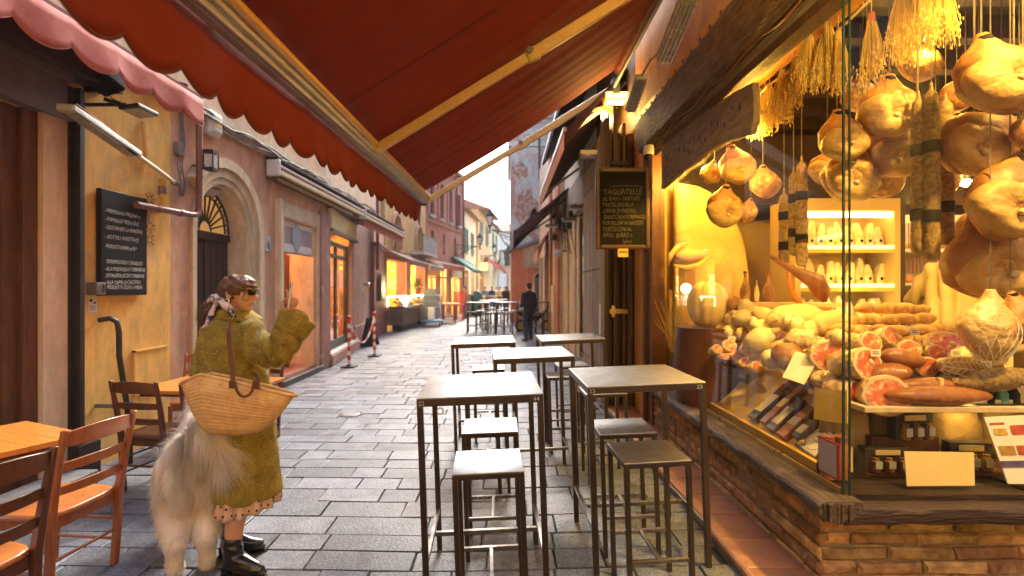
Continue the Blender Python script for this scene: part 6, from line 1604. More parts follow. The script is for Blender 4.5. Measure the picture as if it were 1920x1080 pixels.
MB(TL).box(-.11, .11, -.075, .075, -.022, -.019, Matrix.Translation((4.52, .42, 3.20)) @ Matrix.Rotation(.12, 4, 'X')).build('lens', Mt['reflector'], t)
MB(TL).bar((4.45, 0, 3.23), (4.45, .36, 3.23), .025, .025).bar((4.34, .25, 3.24), (4.5, .36, 3.22), .02, .03).tube([(4.5, .1, 3.4), (4.5, .2, 3.3), (4.5, .35, 3.23)], .006, 5).build('bracket', Mt['blackiron'], t)
t = thing('heater_lamp', 'long silver infrared heater lamp on a cream arm over the menu board', 'heater', TLp(4.4, .8, 2.9))
a, b = V((-3.02, 3.46, 2.86)), V((-3.27, 4.46, 2.80))
MB().bar(a, b, .11, .05).build('housing', Mt['reflector'], t, bevel=.012)
m = MB(); d = b-a
for k in range(6): m.bar(a+d*(.06+k*.03)+V((-.055, 0, -.028)), a+d*(.06+k*.03)+V((.055, 0, -.028)), .008, .006); m.bar(b-d*(.06+k*.03)+V((-.055, 0, -.028)), b-d*(.06+k*.03)+V((.055, 0, -.028)), .008, .006)
m.build('vents', Mt['blackiron'], t)
MB().bar(a+V((0, .05, -.03)), b+V((0, -.05, -.03)), .07, .01).build('reflector', Mt['reflector'], t)
m = MB().tube([b, V((-3.42, 4.95, 2.78)), V((-3.60, 5.50, 2.76))], .022, 8); m.tube([a+V((0, .1, .05)), a+d*.5+V((0, 0, .06)), b+V((0, -.1, .05))], .008, 6)
m.build('arm', Mt['creampipe'], t, smooth=True)
t = thing('yellow_pipe', 'short bent yellow pipe with grey joint under the heater arm', 'pipe', TLp(5.2, .1, 2.6))
MB(TL).tube([(5.30, .10, 2.76), (5.30, .11, 2.5), (5.27, .09, 2.42), (5.22, .02, 2.38)], .032, 10).build('pipe', Mt['yellowpipe'], t, smooth=True)
MB(TL).tube([(5.30, .10, 2.68), (5.30, .10, 2.60)], .042, 10).tube([(5.46, .1, 2.77), (5.54, .1, 2.76)], .035, 8).build('joint', Mt['cablegrey'], t, smooth=True)
t = thing('copper_downpipe', 'brown copper drainpipe turning at an elbow beside the menu board', 'pipe', TLp(5.8, .2, 2.3))
MB(TL).tube([(4.92, .10, 2.43), (5.3, .11, 2.44), (5.75, .12, 2.45), (5.85, .12, 2.47), (5.89, .12, 2.54), (5.90, .12, 2.75), (5.90, .12, 3.6)], .035, 12).build('pipe', Mt['copper'], t, smooth=True)
MB(TL).tube([(5.55, .115, 2.445), (5.59, .115, 2.447)], .043, 10).tube([(5.90, .12, 2.9), (5.90, .12, 2.93)], .042, 10).tube([(5.2, .108, 2.437), (5.23, .108, 2.438)], .041, 10).build('clamp', Mt['copper'], t, smooth=True)
t = thing('cable_cluster', 'loose looping grey cables and junction boxes between speaker and siren', 'cables', TLp(5.7, .05, 3))
m = MB(TL)
for k in range(4):
    s0 = 5.45+k*.05; m.tube([(5.72+k*.012, .02, 3.6), (5.71+k*.014, .03+.006*k, 3.25), (5.68+.05*sin(k*2.3), .04, 3.0), (5.72+.06*cos(k), .04, 2.8), (5.76-.02*k, .02, 2.66)], .007, 5)
m.tube([(4.9, .03, 2.95), (5.2, .03, 2.9), (5.5, .03, 2.8)], .012, 5)
m.build('cables', Mt['cablegrey'], t, smooth=True)
MB(TL).box(5.62, 5.72, .0, .07, 3.1, 3.25).build('junction_box', Mt['cablegrey'], t, bevel=.01)
MB(TL).tube([(5.12, .03, 3.3), (5.13, .05, 2.95), (5.08, .04, 2.78)], .025, 6).build('wide_conduit', Mt['yellow'], t)
TL0 = TL; TL = TL @ Matrix.Translation((-.1, 0, .08))
t = thing('siren_box', 'white faceted alarm siren box above the arched door', 'alarm box', TLp(6.35, .1, 3.6))
MB(TL).loft([[V((6.22, n_, 3.42)), V((6.48, n_, 3.42)), V((6.48, n_, 3.72)), V((6.22, n_, 3.72))] if n_ < .1 else [V((6.27, n_, 3.46)), V((6.43, n_, 3.46)), V((6.43, n_, 3.66)), V((6.27, n_, 3.66))] for n_ in (.005, .09, .15)]).build('housing', Mt['whiteplastic'], t, bevel=.012)
MB(TL).box(6.29, 6.41, .151, .155, 3.52, 3.58).build('sticker', Mt['cardyellow'], t)
TL = TL0
t = thing('small_lantern', 'small black wall lantern with white glass beside the copper pipe', 'lamp', TLp(6.05, .15, 2.95))
TL0 = TL; TL = TL @ Matrix.Translation((-.12, 0, .16))
m = MB(TL).box(6.02, 6.14, .16, .28, 2.84, 2.87).box(6.02, 6.14, .16, .28, 3.04, 3.08)
for a_, b_ in ((6.02, .16), (6.13, .16), (6.02, .27), (6.13, .27)): m.box(a_, a_+.012, b_, b_+.012, 2.87, 3.04)
m.bar((6.08, 0, 2.9), (6.08, .16, 2.9), .015, .015); m.build('frame', Mt['blackiron'], t)
MB(TL).box(6.04, 6.12, .18, .26, 2.88, 3.03).build('glass_body', Mt['whiteplastic'], t)
TL = TL0
t = thing('door_lamp', 'half dome metal lamp under the crown of the door arch', 'lamp', TLp(6.75, -.1, 2.9))
MB(TL).lathe([(.001, .07), (.07, .06), (.12, .0), (.115, -.005)], (6.70, -.20, 2.92), 16, caps=False).build('hood', Mt['blackiron'], t, smooth='all')
MB(TL).ell((6.70, -.20, 2.91), (.10, .10, .07)).build('globe', Mt['whiteplastic'], t, smooth='all')
t = thing('meter_box', 'small grey metal box fixed over the lower corner of the menu board', 'box', TLp(4.57, .1, 1.6))
MB(TL).box(4.44, 4.54, .01, .11, 1.56, 1.67).build('box', Mt['chrome'] if 0 else Mt['greyplastic'], t, bevel=.006)
MB(TL).box(4.50, 4.525, .111, .116, 1.58, 1.65).build('slot', Mt['cable'], t)
t = thing('tobacco_notice', 'small printed sticker with symbols below the grey box', 'sticker', TLp(4.53, .0, 1.45))
MB(TL).box(4.475, 4.575, .001, .004, 1.40, 1.545).build('paper_sheet', Mt['paper'], t, bevel=.001)
MB(TL).box(4.49, 4.56, .0041, .005, 1.455, 1.46).box(4.49, 4.56, .0041, .005, 1.44, 1.445).box(4.49, 4.55, .0041, .005, 1.425, 1.43).box(4.53, 4.56, .0041, .005, 1.48, 1.495).ell((4.505, .0045, 1.51), (.018, .001, .014), 8, 4).build('print', Mt['cable'], t)
t = thing('grab_rail', 'bent black steel handrail standing against the yellow wall', 'handrail', TLp(4.6, .1, 0))
MB(TL).tube([(4.57, .02, 1.33), (4.60, .10, 1.345), (4.63, .14, 1.31), (4.64, .15, 1.22), (4.63, .16, 1.0), (4.66, .20, .6), (4.68, .22, .3), (4.68, .22, 0)], .024, 10).build('rail', Mt['blackiron'], t, smooth=True)
MB(TL).bar((4.56, 0, .56), (4.56, .2, .56), .02, .035).bar((4.52, .19, .56), (4.72, .2, .56), .02, .035).build('bracket', Mt['greyplastic'], t)

# ================================================================ BAR TABLES AND STOOLS
def frame_piece(kind, w_, d_, h_, lw, num=None):
    obs = []
    t = D.objects.new(kind, None); COL.objects.link(t)
    top = MB().box(-w_/2, w_/2, -d_/2, d_/2, h_-.006, h_).build('top_sheet', Mt['steeltop'], t, bevel=.002)
    m = MB(); e = lw*1.25 if kind == 'bar_table' else lw
    m.box(-w_/2, w_/2, -d_/2, -d_/2+lw, h_-.006-e, h_-.007).box(-w_/2, w_/2, d_/2-lw, d_/2, h_-.006-e, h_-.007)
    m.box(-w_/2, -w_/2+lw, -d_/2+lw, d_/2-lw, h_-.006-e, h_-.007).box(w_/2-lw, w_/2, -d_/2+lw, d_/2-lw, h_-.006-e, h_-.007)
    m.build('apron', Mt['steel'], t, bevel=.0025)
    for sx in (-1, 1):
        for sy in (-1, 1):
            x, y = sx*(w_/2-lw/2), sy*(d_/2-lw/2)
            MB().box(x-lw/2, x+lw/2, y-lw/2, y+lw/2, 0, h_-.0065-e).build('leg', Mt['steel'], t, bevel=.0025)
    zf = .24*h_ if kind == 'bar_table' else .26
    bw_ = lw*.8
    if kind == 'bar_table':
        for sx in (-1, 1): x = sx*(w_/2-lw/2); MB().box(x-bw_/2, x+bw_/2, -d_/2+lw, d_/2-lw, zf-bw_/2, zf+bw_/2).build('side_rail', Mt['steelbar'], t, bevel=.002)
        MB().box(-w_/2+lw, w_/2-lw, -bw_/2, bw_/2, zf-bw_/2, zf+bw_/2).build('cross_rail', Mt['steelbar'], t, bevel=.002)
    else:
        for sy in (-1, 1): y = sy*(d_/2-lw/2); MB().box(-w_/2+lw, w_/2-lw, y-bw_/2, y+bw_/2, zf-bw_/2, zf+bw_/2).build('foot_rail', Mt['steelbar'], t, bevel=.002)
        MB().box(-bw_/2, bw_/2, -d_/2+lw, d_/2-lw, zf-bw_/2, zf+bw_/2).build('cross_rail', Mt['steelbar'], t, bevel=.002)
    return t
TILT, YAW = R(-2.0), R(2.0)
tab = frame_piece('bar_table', .625, .66, 1.10, .03)
stool = frame_piece('bar_stool', .335, .335, .78, .025)
tabs = [(-.105, 2.83, 0, 'nearest left steel bar table, its top bright with skylight, numbered 22 and 44'), (.80, 3.13, 0, 'nearest right bar table, its dark top against the shop window, numbered 23'),
        (.235, 4.22, 0, 'second left bar table, standing just beyond the nearest one and shifted right'), (-.20, 5.23, 0, 'third left bar table, farthest of the left row with bright top'),
        (.715, 5.55, 0, 'second right bar table in front of the folded shutters')]
def g_at(x): return gz(x) - .012
for i, (x, y, rz, lab) in enumerate(tabs):
    if i == 0: o = tab; o.location = (x, y, g_at(x)); tag(o, lab, 'bar table', 'tall steel bar tables')
    else: o = dup(tab, (x, y, g_at(x)), 0, lab, 'tall steel bar tables')
    o.rotation_euler = (0, TILT, YAW + R(rnd.uniform(-.6, .6))); o.scale = (1.06 if i in (1, 4) else 1, 1, (1.10 - gz(x))/1.10*1.0)
tabobs = [tab] + [o for o in D.objects if o.name.startswith('bar_table.')]
for o, n0, n1 in ((tabobs[0], '22', '44'), (tabobs[1], '23', '23')):
    for k, (x, s_) in enumerate(((-.305, n0), (.262, n1))):
        text(s_, (x, -.3315, 1.064), .032, (1, 0, 0), (0, 0, 1), Mt['chalk'], o, 'number_mark', ext=.0003)
for i, o in enumerate(tabobs[:3]):
    pts = [V((-.308 if i != 0 else -.285, .0, 1.04)) + V((0, .018*cos(a), .018*sin(a) - .018)) for a in [2*pi*k/12 for k in range(13)]]
    if i == 0: pts = [V((-.20, -.31, 1.04)) + V((.016*cos(a), 0, .016*sin(a) - .012)) for a in [2*pi*k/12 for k in range(13)]]
    MB().tube(pts, .003, 5).build('ring', Mt['brass'], o, smooth=True)
stls = [(-.065, 2.50, 'nearest left stool, its white gleaming top in front of the nearest bar table'), (-.075, 3.15, 'second left stool, tucked under the nearest left bar table'),
        (-.14, 4.12, 'third left stool under the second left bar table'), (-.17, 5.45, 'fourth left stool beneath the third left bar table'),
        (.755, 2.64, 'nearest right stool with brownish top by the brick ledge'), (.735, 3.12, 'second right stool tucked under the nearest right table'),
        (.82, 4.22, 'third right stool just beyond the nearest right table'), (.585, 5.0, 'fourth right stool with brownish top left of the shutters'),
        (.75, 5.66, 'fifth right stool with pale top below the second right bar table')]
for i, (x, y, lab) in enumerate(stls):
    if i == 0: o = stool; o.location = (x, y, g_at(x)); tag(o, lab, 'bar stool', 'steel bar stools')
    else: o = dup(stool, (x, y, g_at(x)), 0, lab, 'steel bar stools')
    o.rotation_euler = (0, TILT, YAW + R(rnd.uniform(-2, 2))); o.scale = (1, 1, (.78 - gz(x)*.9)/.78)
# far tables and stools
ftabs = [(-1.05, 18.6, 'far wooden topped bar table, leftmost before the stalls', 1), (-.75, 21.5, 'far pale bar table behind the leftmost one', 1), (-.45, 19.6, 'far bar table in the centre of the street row', 0),
         (.0, 18.3, 'far bar table nearest to the walking man, left of him', 0), (-.35, 23.2, 'far bar table at the very back of the row', 0), (1.35, 17.2, 'far bar table right of the walking man', 0)]
for x, y, lab, k in ftabs:
    o = dup(tab, (x, y, gz(x)), 0, lab, 'bar tables far down the street'); o.scale = (1.25, 1.1, 1.0)
fst = [(-1.25, 18.3), (-1.0, 19.2), (-.75, 19.0), (-.55, 18.0), (-.25, 17.9), (.05, 17.6), (.3, 18.8), (-.3, 19.8), (-.9, 20.8), (-.6, 21.8), (-.1, 21.0), (1.0, 16.6), (1.35, 16.4), (1.6, 17.6)]
flab = ['leftmost far stool under the wooden topped table', 'far stool behind the leftmost one', 'far stool between the two leftmost far tables', 'far stool left of the central far table, nearer row', 'far stool in the nearer row, middle', 'far stool in the nearer row next to the man', 'far stool behind the man, left side', 'far stool in the second row centre',
        'far stool beside the second wooden table', 'far stool behind the second wooden table', 'far stool in the last row before the orange annexe', 'far stool right of the man, nearest him', 'far stool right of the man under the table', 'far stool closest to the cream house pier']
for (x, y), lab in zip(fst, flab): dup(stool, (x, y, gz(x)), R(rnd.uniform(-10, 10)), lab, 'bar stools far down the street')

# ================================================================ WOODEN TABLES AND CHAIRS ON THE LEFT
def wtable(lab, loc, rz, w_, d_, h_=.75):
    t = thing('cafe_table', lab, 'table', loc, 'varnished pine cafe tables', rz, world=False)
    m = MB(); n = 5
    for k in range(n):
        y0 = -d_/2 + k*d_/n; MB().box(-w_/2, w_/2, y0+.0006, y0+d_/n-.0006, h_-.03, h_).build('board', Mt['tablewood'], t, bevel=.0015)
    MB().box(-w_/2+.05, w_/2-.05, -d_/2+.05, d_/2-.05, h_-.06, h_-.031).build('underframe', Mt['chairbrown'], t)
    MB().box(-.04, .04, -.04, .04, .03, h_-.06).build('column', Mt['blackiron'], t)
    MB().box(-.3, .3, -.035, .035, .0, .035).box(-.035, .035, -.26, -.036, .0, .035).box(-.035, .035, .036, .26, .0, .035).build('foot', Mt['blackiron'], t)
    return t
wtable('pine table with golden varnish at the lower left corner, half cut by the picture edge', (-2.97, 2.86, 0), R(-24), .70, .70)
wtable('pine table in front of the yellow wall, behind the brown chair', (-2.68, 4.62, 0), R(-3), 1.0, .70)
def chair(mf, ms):
    t = D.objects.new('wooden_chair', None); COL.objects.link(t)
    # faces +Y (seat front at +Y), back at -Y
    def post(sx):
        return [V((sx*.185, -.17, 0)), V((sx*.188, -.185, .25)), V((sx*.19, -.19, .44)), V((sx*.195, -.225, .66)), V((sx*.20, -.275, .90))]
    for sx in (-1, 1):
        p = post(sx); rings = []
        for q, (wx, wy) in zip(p, ((.014, .018), (.015, .019), (.016, .021), (.014, .018), (.011, .013))):
            rings.append([q+V((a*wx, b*wy, 0)) for a, b in ((-1, -1), (1, -1), (1, 1), (-1, 1))])
        MB().loft(rings).build('rear_leg', mf, t, bevel=.005, smooth=True)
        MB().loft([[V((sx*.185+a*w_, .19+b*w_+dy, z)) for a, b in ((-1, -1), (1, -1), (1, 1), (-1, 1))] for z, w_, dy in ((0, .014, .015), (.25, .018, .003), (.43, .019, 0))]).build('front_leg', mf, t, bevel=.004, smooth=True)
    for z, hh in ((.845, .075), (.70, .045), (.575, .042)):
        f = (z-.44)/.46; y0 = -.19-.085*f**1.3
        rings = []
        for k in range(9):
            u = -1+2*k/8; x = u*.185; y = y0 - .03*(1-u*u); cr = .018*(1-u*u) if z > .8 else .008*(1-u*u)
            rings.append([V((x, y-.008, z-hh/2)), V((x, y+.008, z-hh/2)), V((x, y+.006, z+hh/2+cr)), V((x, y-.008, z+hh/2+cr))])
        MB().loft(rings).build('slat', mf, t, bevel=.003, smooth=True)
    def seat(u, v): pass
    rings = []
    for r_, z in ((.985, .432), (1, .442), (.99, .455), (.93, .461), (.5, .453), (.05, .450)):
        ring = []
        for k in range(32):
            a = 2*pi*k/32; c_, s_ = cos(a), sin(a); q = (abs(c_)**4.5+abs(s_)**4.5)**(-1/4.5)
            x = .215*c_*q*r_*(1+.06*s_*q); y = .205*s_*q*r_
            ring.append(V((x, y, z)))
        rings.append(ring)
    m = MB(); m.loft(rings); m.build('seat', ms, t, smooth='all')
    MB().box(-.17, .17, -.18, -.165, .37, .43).box(-.17, .17, .18, .195, .375, .43).box(-.188, -.172, -.165, .18, .375, .43).box(.172, .188, -.165, .18, .375, .43).build('seat_rail', mf, t)
    m = []
    for sx in (-1, 1):
        for z in (.15, .27): MB().tube([(sx*.187, -.175, z), (sx*.187, .19, z)], .009, 8).build('stretcher', mf, t, smooth=True)
    for y, z in ((-.178, .21), (.19, .24)): MB().tube([(-.18, y, z), (.18, y, z)], .009, 8).build('stretcher', mf, t, smooth=True)
    return t
c1 = chair(Mt['chairorange'], Mt['chairseat']); c1.location = (-2.50, 2.80, 0); c1.rotation_euler = (0, 0, R(84))
tag(c1, 'orange brown ladder back chair with honey seat right of the corner pine table', 'chair', 'wooden ladder back chairs')
c1.scale = (1.05, 1.05, 1.0)
c2 = chair(Mt['chairbrown'], Mt['chairseat']); c2.location = (-2.33, 2.10, 0); c2.rotation_euler = (0, 0, R(78)); c2.scale = (1.05, 1.05, 1.02)
tag(c2, 'dark brown ladder back chair with honey seat cut by the lower left picture corner', 'chair', 'wooden ladder back chairs')
c3 = chair(Mt['chairbrown'], Mt['chairbrown']); c3.location = (-2.84, 4.18, 0); c3.rotation_euler = (0, 0, R(-9))
tag(c3, 'dark brown ladder back chair seen from behind by the yellow wall', 'chair', 'wooden ladder back chairs')
dup(c1, (-3.25, 5.35, 0), R(180+15), 'reddish chair at the far side of the second pine table, left of the woman', 'wooden ladder back chairs')
dup(c3, (-2.68, 5.35, 0), R(176), 'dark chair mostly hidden behind the woman at the second pine table', 'wooden ladder back chairs')
dup(c3, (-2.30, 4.12, 0), R(8), 'dark chair between the brown one and the white dog', 'wooden ladder back chairs')

# ================================================================ STREET PROPS
def barrier(x, y, lab):
    t = thing('barrier_post', lab, 'barrier post', (x, y, 0), 'red and white striped barrier posts')
    MB().box(x-.14, x+.14, y-.14, y+.14, 0, .035).box(x-.04, x+.04, y-.04, y+.04, .035, .06).build('base', Mt['slate'], t, bevel=.012)
    h_ = .92; n = 10
    for k in range(n): MB().lathe([(.034, .06+h_*k/n), (.034, .06+h_*(k+1)/n)], (x, y, 0), 12).build('red_band' if k % 2 else 'white_band', Mt['red'] if k % 2 else Mt['white'], t, smooth=True)
    MB().ell((x, y, h_+.09), (.045, .045, .05)).build('cap', Mt['red'], t, smooth='all')
    MB().tube([(x+.02, y, h_-.02), (x+.05, y, h_-.0), (x+.05, y, h_-.08)], .008, 6).build('hook', Mt['red'], t)
    return t
barrier(-3.22, 10.35, 'nearer striped barrier post on a black square foot')
barrier(-3.13, 12.0, 'farther striped barrier post beside the leaning dark board')
m = MB(); ch = thing('barrier_chain', 'drooping pink and white plastic chain between the two striped posts', 'chain', (-3.2, 11, .5))
for k in range(26):
    u0 = k/26; p = V((-3.22+.09*u0, 10.4+1.55*u0, .94 - .52*sin(pi*u0)**.8)); u1 = (k+1)/26; q = V((-3.22+.09*u1, 10.4+1.55*u1, .94-.52*sin(pi*u1)**.8))
    MB().tube([p, (p+q)/2+V((.012, 0, 0)), q], .022, 5).build('link', Mt['pinkcanvas'] if (k//3) % 2 else Mt['white'], ch)
t = thing('leaning_board', 'dark wedge shaped A-board leaning by the farther striped post', 'A-board', (-3.3, 13.2, 0))
MB().prism([(-4.05, 14.0, 0), (-3.66, 14.0, 0), (-3.80, 14.25, .78), (-3.95, 14.25, .78)], (0, .03, 0)).prism([(-4.05, 14.6, 0), (-3.66, 14.6, 0), (-3.80, 14.35, .78), (-3.95, 14.35, .78)], (0, -.03, 0)).build('panel', Mt['slate'], t)
# hand cart, crate table, red chair
t = thing('platform_trolley', 'blue platform trolley with tall frame standing before the stalls', 'trolley', (-3.05, 21.6, 0))
x, y = -3.15, 21.5
m = MB().tube([(x-.38, y, .3), (x-.38, y, 1.25), (x-.33, y, 1.3), (x+.33, y, 1.3), (x+.38, y, 1.25), (x+.38, y, .3)], .03, 8).tube([(x-.38, y, .8), (x+.38, y, .8)], .025, 8).tube([(x-.38, y, 1.05), (x+.38, y, 1.05)], .02, 8)
m.build('handle_frame', Mt['blue'], t, smooth=True)
MB().box(x-.42, x+.42, y-.5, y+.4, .2, .27).build('platform', Mt['blue'], t, bevel=.01)
for sx in (-.35, .35):
    for sy in (-.4, .3): MB().lathe([(.02, -.02), (.09, -.02), (.09, .02), (.02, .02)], (x+sx, y+sy, .10), 12, Matrix.Rotation(pi/2, 3, 'Y')).build('wheel', Mt['slate'], t, smooth=True)
MB().box(x-.15, x+.1, y-.3, y+.1, .27, .8).build('parcel', Mt['white'], t, bevel=.01)
tag(MB().box(-3.6, -3.0, 21.9, 22.4, .27, 1.6).build('grey_crates', Mt['greyplastic'], None, bevel=.02), 'stack of grey crates behind the blue trolley', 'crates')
D.objects['grey_crates'].location.z = 0
t = thing('wooden_cart', 'small wooden topped cart table beside the blue trolley', 'cart', (-2.7, 23.5, 0))
MB().box(-3.1, -2.2, 23.2, 23.9, .85, .92).build('top', Mt['cardcream'], t)
MB().box(-3.0, -2.9, 23.3, 23.8, .15, .85).box(-2.4, -2.3, 23.3, 23.8, .15, .85).box(-2.9, -2.4, 23.3, 23.8, .3, .36).build('frame', Mt['planter'], t)
for sx in (-2.95, -2.35): MB().lathe([(.02, -.02), (.10, -.02), (.10, .02), (.02, .02)], (sx, 23.3, .11), 12, Matrix.Rotation(pi/2, 3, 'Y')).build('wheel', Mt['slate'], t)
t = thing('red_chair', 'tall red plastic chair outside the red house', 'chair', (-2.3, 25, 0))
m = MB()
for sx in (-2.65, -2.2):
    for sy in (25, 25.45): m.box(sx, sx+.05, sy, sy+.05, 0, .75 if sy < 25.3 else 1.45)
m.build('leg', Mt['red'], t); MB().box(-2.67, -2.13, 24.98, 25.5, .75, .8).build('seat', Mt['red'], t)
for k in range(4): MB().box(-2.6, -2.2, 25.46, 25.49, .9+k*.14, .99+k*.14).build('slat', Mt['red'], t)
# scooter wheel, white van part by the man
t = thing('parked_scooter', 'parked scooter with grey seat and yellow wheel behind the walking man', 'scooter', (.8, 19, 0))
MB().tube([(.35, 18.6, .92), (.55, 18.6, .95), (.8, 18.6, .93), (.95, 18.6, .9)], [.05, .12, .13, .08], 10).build('seat', Mt['cablegrey'], t, smooth='all')
MB().tube([(.4, 18.6, .75), (.7, 18.6, .6), (1.1, 18.6, .5), (1.5, 18.6, .8), (1.55, 18.6, 1.1)], [.06, .12, .10, .06, .03], 10).build('body', Mt['slate'], t, smooth='all')
for x in (.55, 1.5): MB().tube([(x+.2*cos(a), 18.6, .23+.2*sin(a)) for a in [2*pi*k/16 for k in range(17)]], .05, 8).build('tyre', Mt['slate'], t, smooth=True); MB().lathe([(.02, -.04), (.15, -.04), (.15, .04), (.02, .04)], (x, 18.6, .23), 16, Matrix.Rotation(pi/2, 3, 'X')).build('rim', Mt['yellowpipe'], t)
# wall lanterns
def street_lantern(lab, base, tip, sc=1.0):
    base, tip = V(base), V(tip); t = thing('wall_lantern', lab, 'street lamp', base, 'bracket street lanterns')
    d = tip-base
    m = MB().bar(base, tip, .03*sc, .045*sc)
    m.tube([base+V((0, 0, -.75*sc)), base+d*.25+V((0, 0, -.55*sc)), base+d*.6+V((0, 0, -.12*sc)), base+d*.9], .022*sc, 6)
    m.bar(base+V((0, 0, .12*sc)), base+V((0, 0, -.85*sc)), .05*sc, .05*sc)
    u = d.normalized()
    for k, (f, zz, r_) in enumerate(((.14, -.20, .13), (.34, -.16, .11), (.5, -.12, .085), (.64, -.07, .055), (.2, -.42, .08))):
        c = base + d*f + V((0, 0, zz*sc*1.2))
        m.tube([c + u*cos(a)*r_*sc*(1-j*.04) + V((0, 0, sin(a)*r_*sc*(1-j*.04))) for j, a in enumerate([k+2*pi*q/10 for q in range(15)])], .013*sc, 4)
    m.build('scroll_bracket', Mt['blackiron'], t)
    c = tip
    m = MB()
    for k in range(4):
        a = pi/4+pi/2*k; m.bar(c+V((.10*sc*cos(a), .10*sc*sin(a), .18*sc)), c+V((.2*sc*cos(a), .2*sc*sin(a), .62*sc)), .02*sc, .02*sc)
    m.lathe([(.03, -.2), (.05, -.1), (.02, 0), (.05, .1), (.11, .17), (.11, .19)], c, 8).v
    m2 = MB()
    for r_, z in (): pass
    m.lathe([(.24*sc, .62*sc), (.25*sc, .65*sc), (.13*sc, .80*sc), (.10*sc, .82*sc), (.10*sc, .88*sc), (.04*sc, .92*sc), (.03*sc, 1.0*sc), (.001, 1.04*sc)], c, 12)
    m.build('lantern_frame', Mt['blackiron'], t)
    MB().lathe([(.10*sc, .19*sc), (.19*sc, .61*sc)], c, 4, Matrix.Rotation(pi/4, 3, 'Z')).build('lantern_glass', mat('lglass'+lab[:4], (.75, .78, .8), rough=.1, spec=.8), t)
    return t
street_lantern('large black bracket lantern on the orange annexe corner, left of the grey tower house', (.2, 23.6, 4.15), (-.78, 23.6, 4.35), 1.0)
street_lantern('bracket lantern on the red house above the green awning', TR @ V((5.2, .05, 4.2)), TR @ V((5.4, 1.4, 4.1)), .85)
street_lantern('distant bracket lantern on the ochre gabled house', (-2.0, 39.5, 4.1), (-.95, 39.5, 4.2), .9)
# potted plant at the stalls
t = thing('potted_plant', 'leafy green plant in an orange pot between the stalls', 'plant', TM @ V((3.3, .5, 1.4)))
c = TM @ V((3.6, .35, 1.34))
MB().lathe([(.09, 0), (.14, .26), (.15, .26), (.15, .3)], c, 14).build('pot', Mt['orangewall'], t, smooth=True)
m = MB(); r_ = random.Random(6)
for k in range(160):
    a = r_.uniform(0, 2*pi); e = r_.uniform(.1, 1.4); l_ = r_.uniform(.15, .42)
    b_ = c+V((0, 0, .3)); tip = b_+V((cos(a)*sin(e), sin(a)*sin(e), cos(e)*1.1))*l_; sd_ = V((-sin(a), cos(a), 0))*.035
    m.add([tip-sd_*.2-V((0, 0, .05)), tip+sd_, tip+V((cos(a), sin(a), -.3))*.1, tip-sd_], [(0, 1, 2, 3)])
m.build('foliage', mat('leafgreen', (.05, .12, .02), (.10, .20, .03), sc=9, rough=.5, rv=.4), t)
# produce stall and barrels at the far end
t = thing('fruit_stall', 'colourful market stall with a pale striped cover far down the street', 'market stall', (-.6, 33, 0))
MB().box(-1.7, .1, 32, 33.2, .75, .85).box(-1.6, -1.5, 32.1, 33, 0, .75).box(-.1, 0, 32.1, 33, 0, .75).build('table', Mt['cardcream'], t)
for k in range(9):
    x = -1.6+k*.18; MB().ell((x, 32.2, 1.0), (.14, .14, .16), 10, 6).build('produce_heap', (Mt['blue'], Mt['cardyellow'], Mt['greencanvas'], Mt['red'])[k % 4], t, smooth='all')
t = thing('waste_bin', 'dark green round topped bin by the gabled house', 'bin', (-2.2, 29.5, 0))
MB().lathe([(.3, 0), (.34, 1.1), (.28, 1.35), (.001, 1.5)], (-1.75, 29.5, 0), 16).build('body', mat('bingreen', (.02, .10, .09), rough=.5), t, smooth=True)
t = thing('grey_cabinet', 'low grey street cabinet left of the green bin', 'cabinet', (-2.5, 29, 0)); MB().box(-2.55, -2.05, 29, 29.5, 0, 1.25).build('body', Mt['stonebase'], t, bevel=.02)
# ================================================================ PEOPLE, DOG, BAG
defm('skin', (.62, .33, .20), (.56, .28, .165), sc=8, rough=.5)
defm('hair', (.17, .075, .032), (.09, .038, .017), sc=60, st=(1, 1, .12), rough=.36, bump=.5, bsc=80)
defm('hairdark', (.02, .013, .01), rough=.5)
defm('coatgreen', (.34, .25, .032), (.18, .13, .016), sc=14, rough=.9, bump=.8, bsc=60, bd=.01)
defm('coatfuzz', (.74, .60, .20), (.44, .33, .06), sc=16, rough=.8, rv=.35)
defm('leather', (.012, .010, .010), (.022, .018, .016), sc=8, rough=.25, bump=.25, bsc=30, coat=.3)
defm('tanleather', (.17, .05, .018), (.12, .035, .012), sc=10, rough=.45)
defm('straw', (.80, .50, .20), (.62, .35, .11), sc=22, rough=.7, bump=.5, bsc=90, bd=.004, c3=(.80, .52, .21), sc3=6, th3=.52)
defm('navy', (.018, .022, .035), (.012, .015, .025), sc=6, rough=.8)
defm('denim', (.035, .06, .11), (.025, .045, .085), sc=9, rough=.85)
defm('furwhite', (.86, .78, .66), (.76, .64, .50), sc=5, rough=.75)
defm('furstrand', (.95, .90, .82), (.90, .80, .66), sc=6, rough=.6, rv=.06, co='World', trans=.45)
defm('shirtpale', (.42, .32, .15), (.33, .24, .10), sc=3, rough=.8, bump=.4, bsc=5, bd=.04)
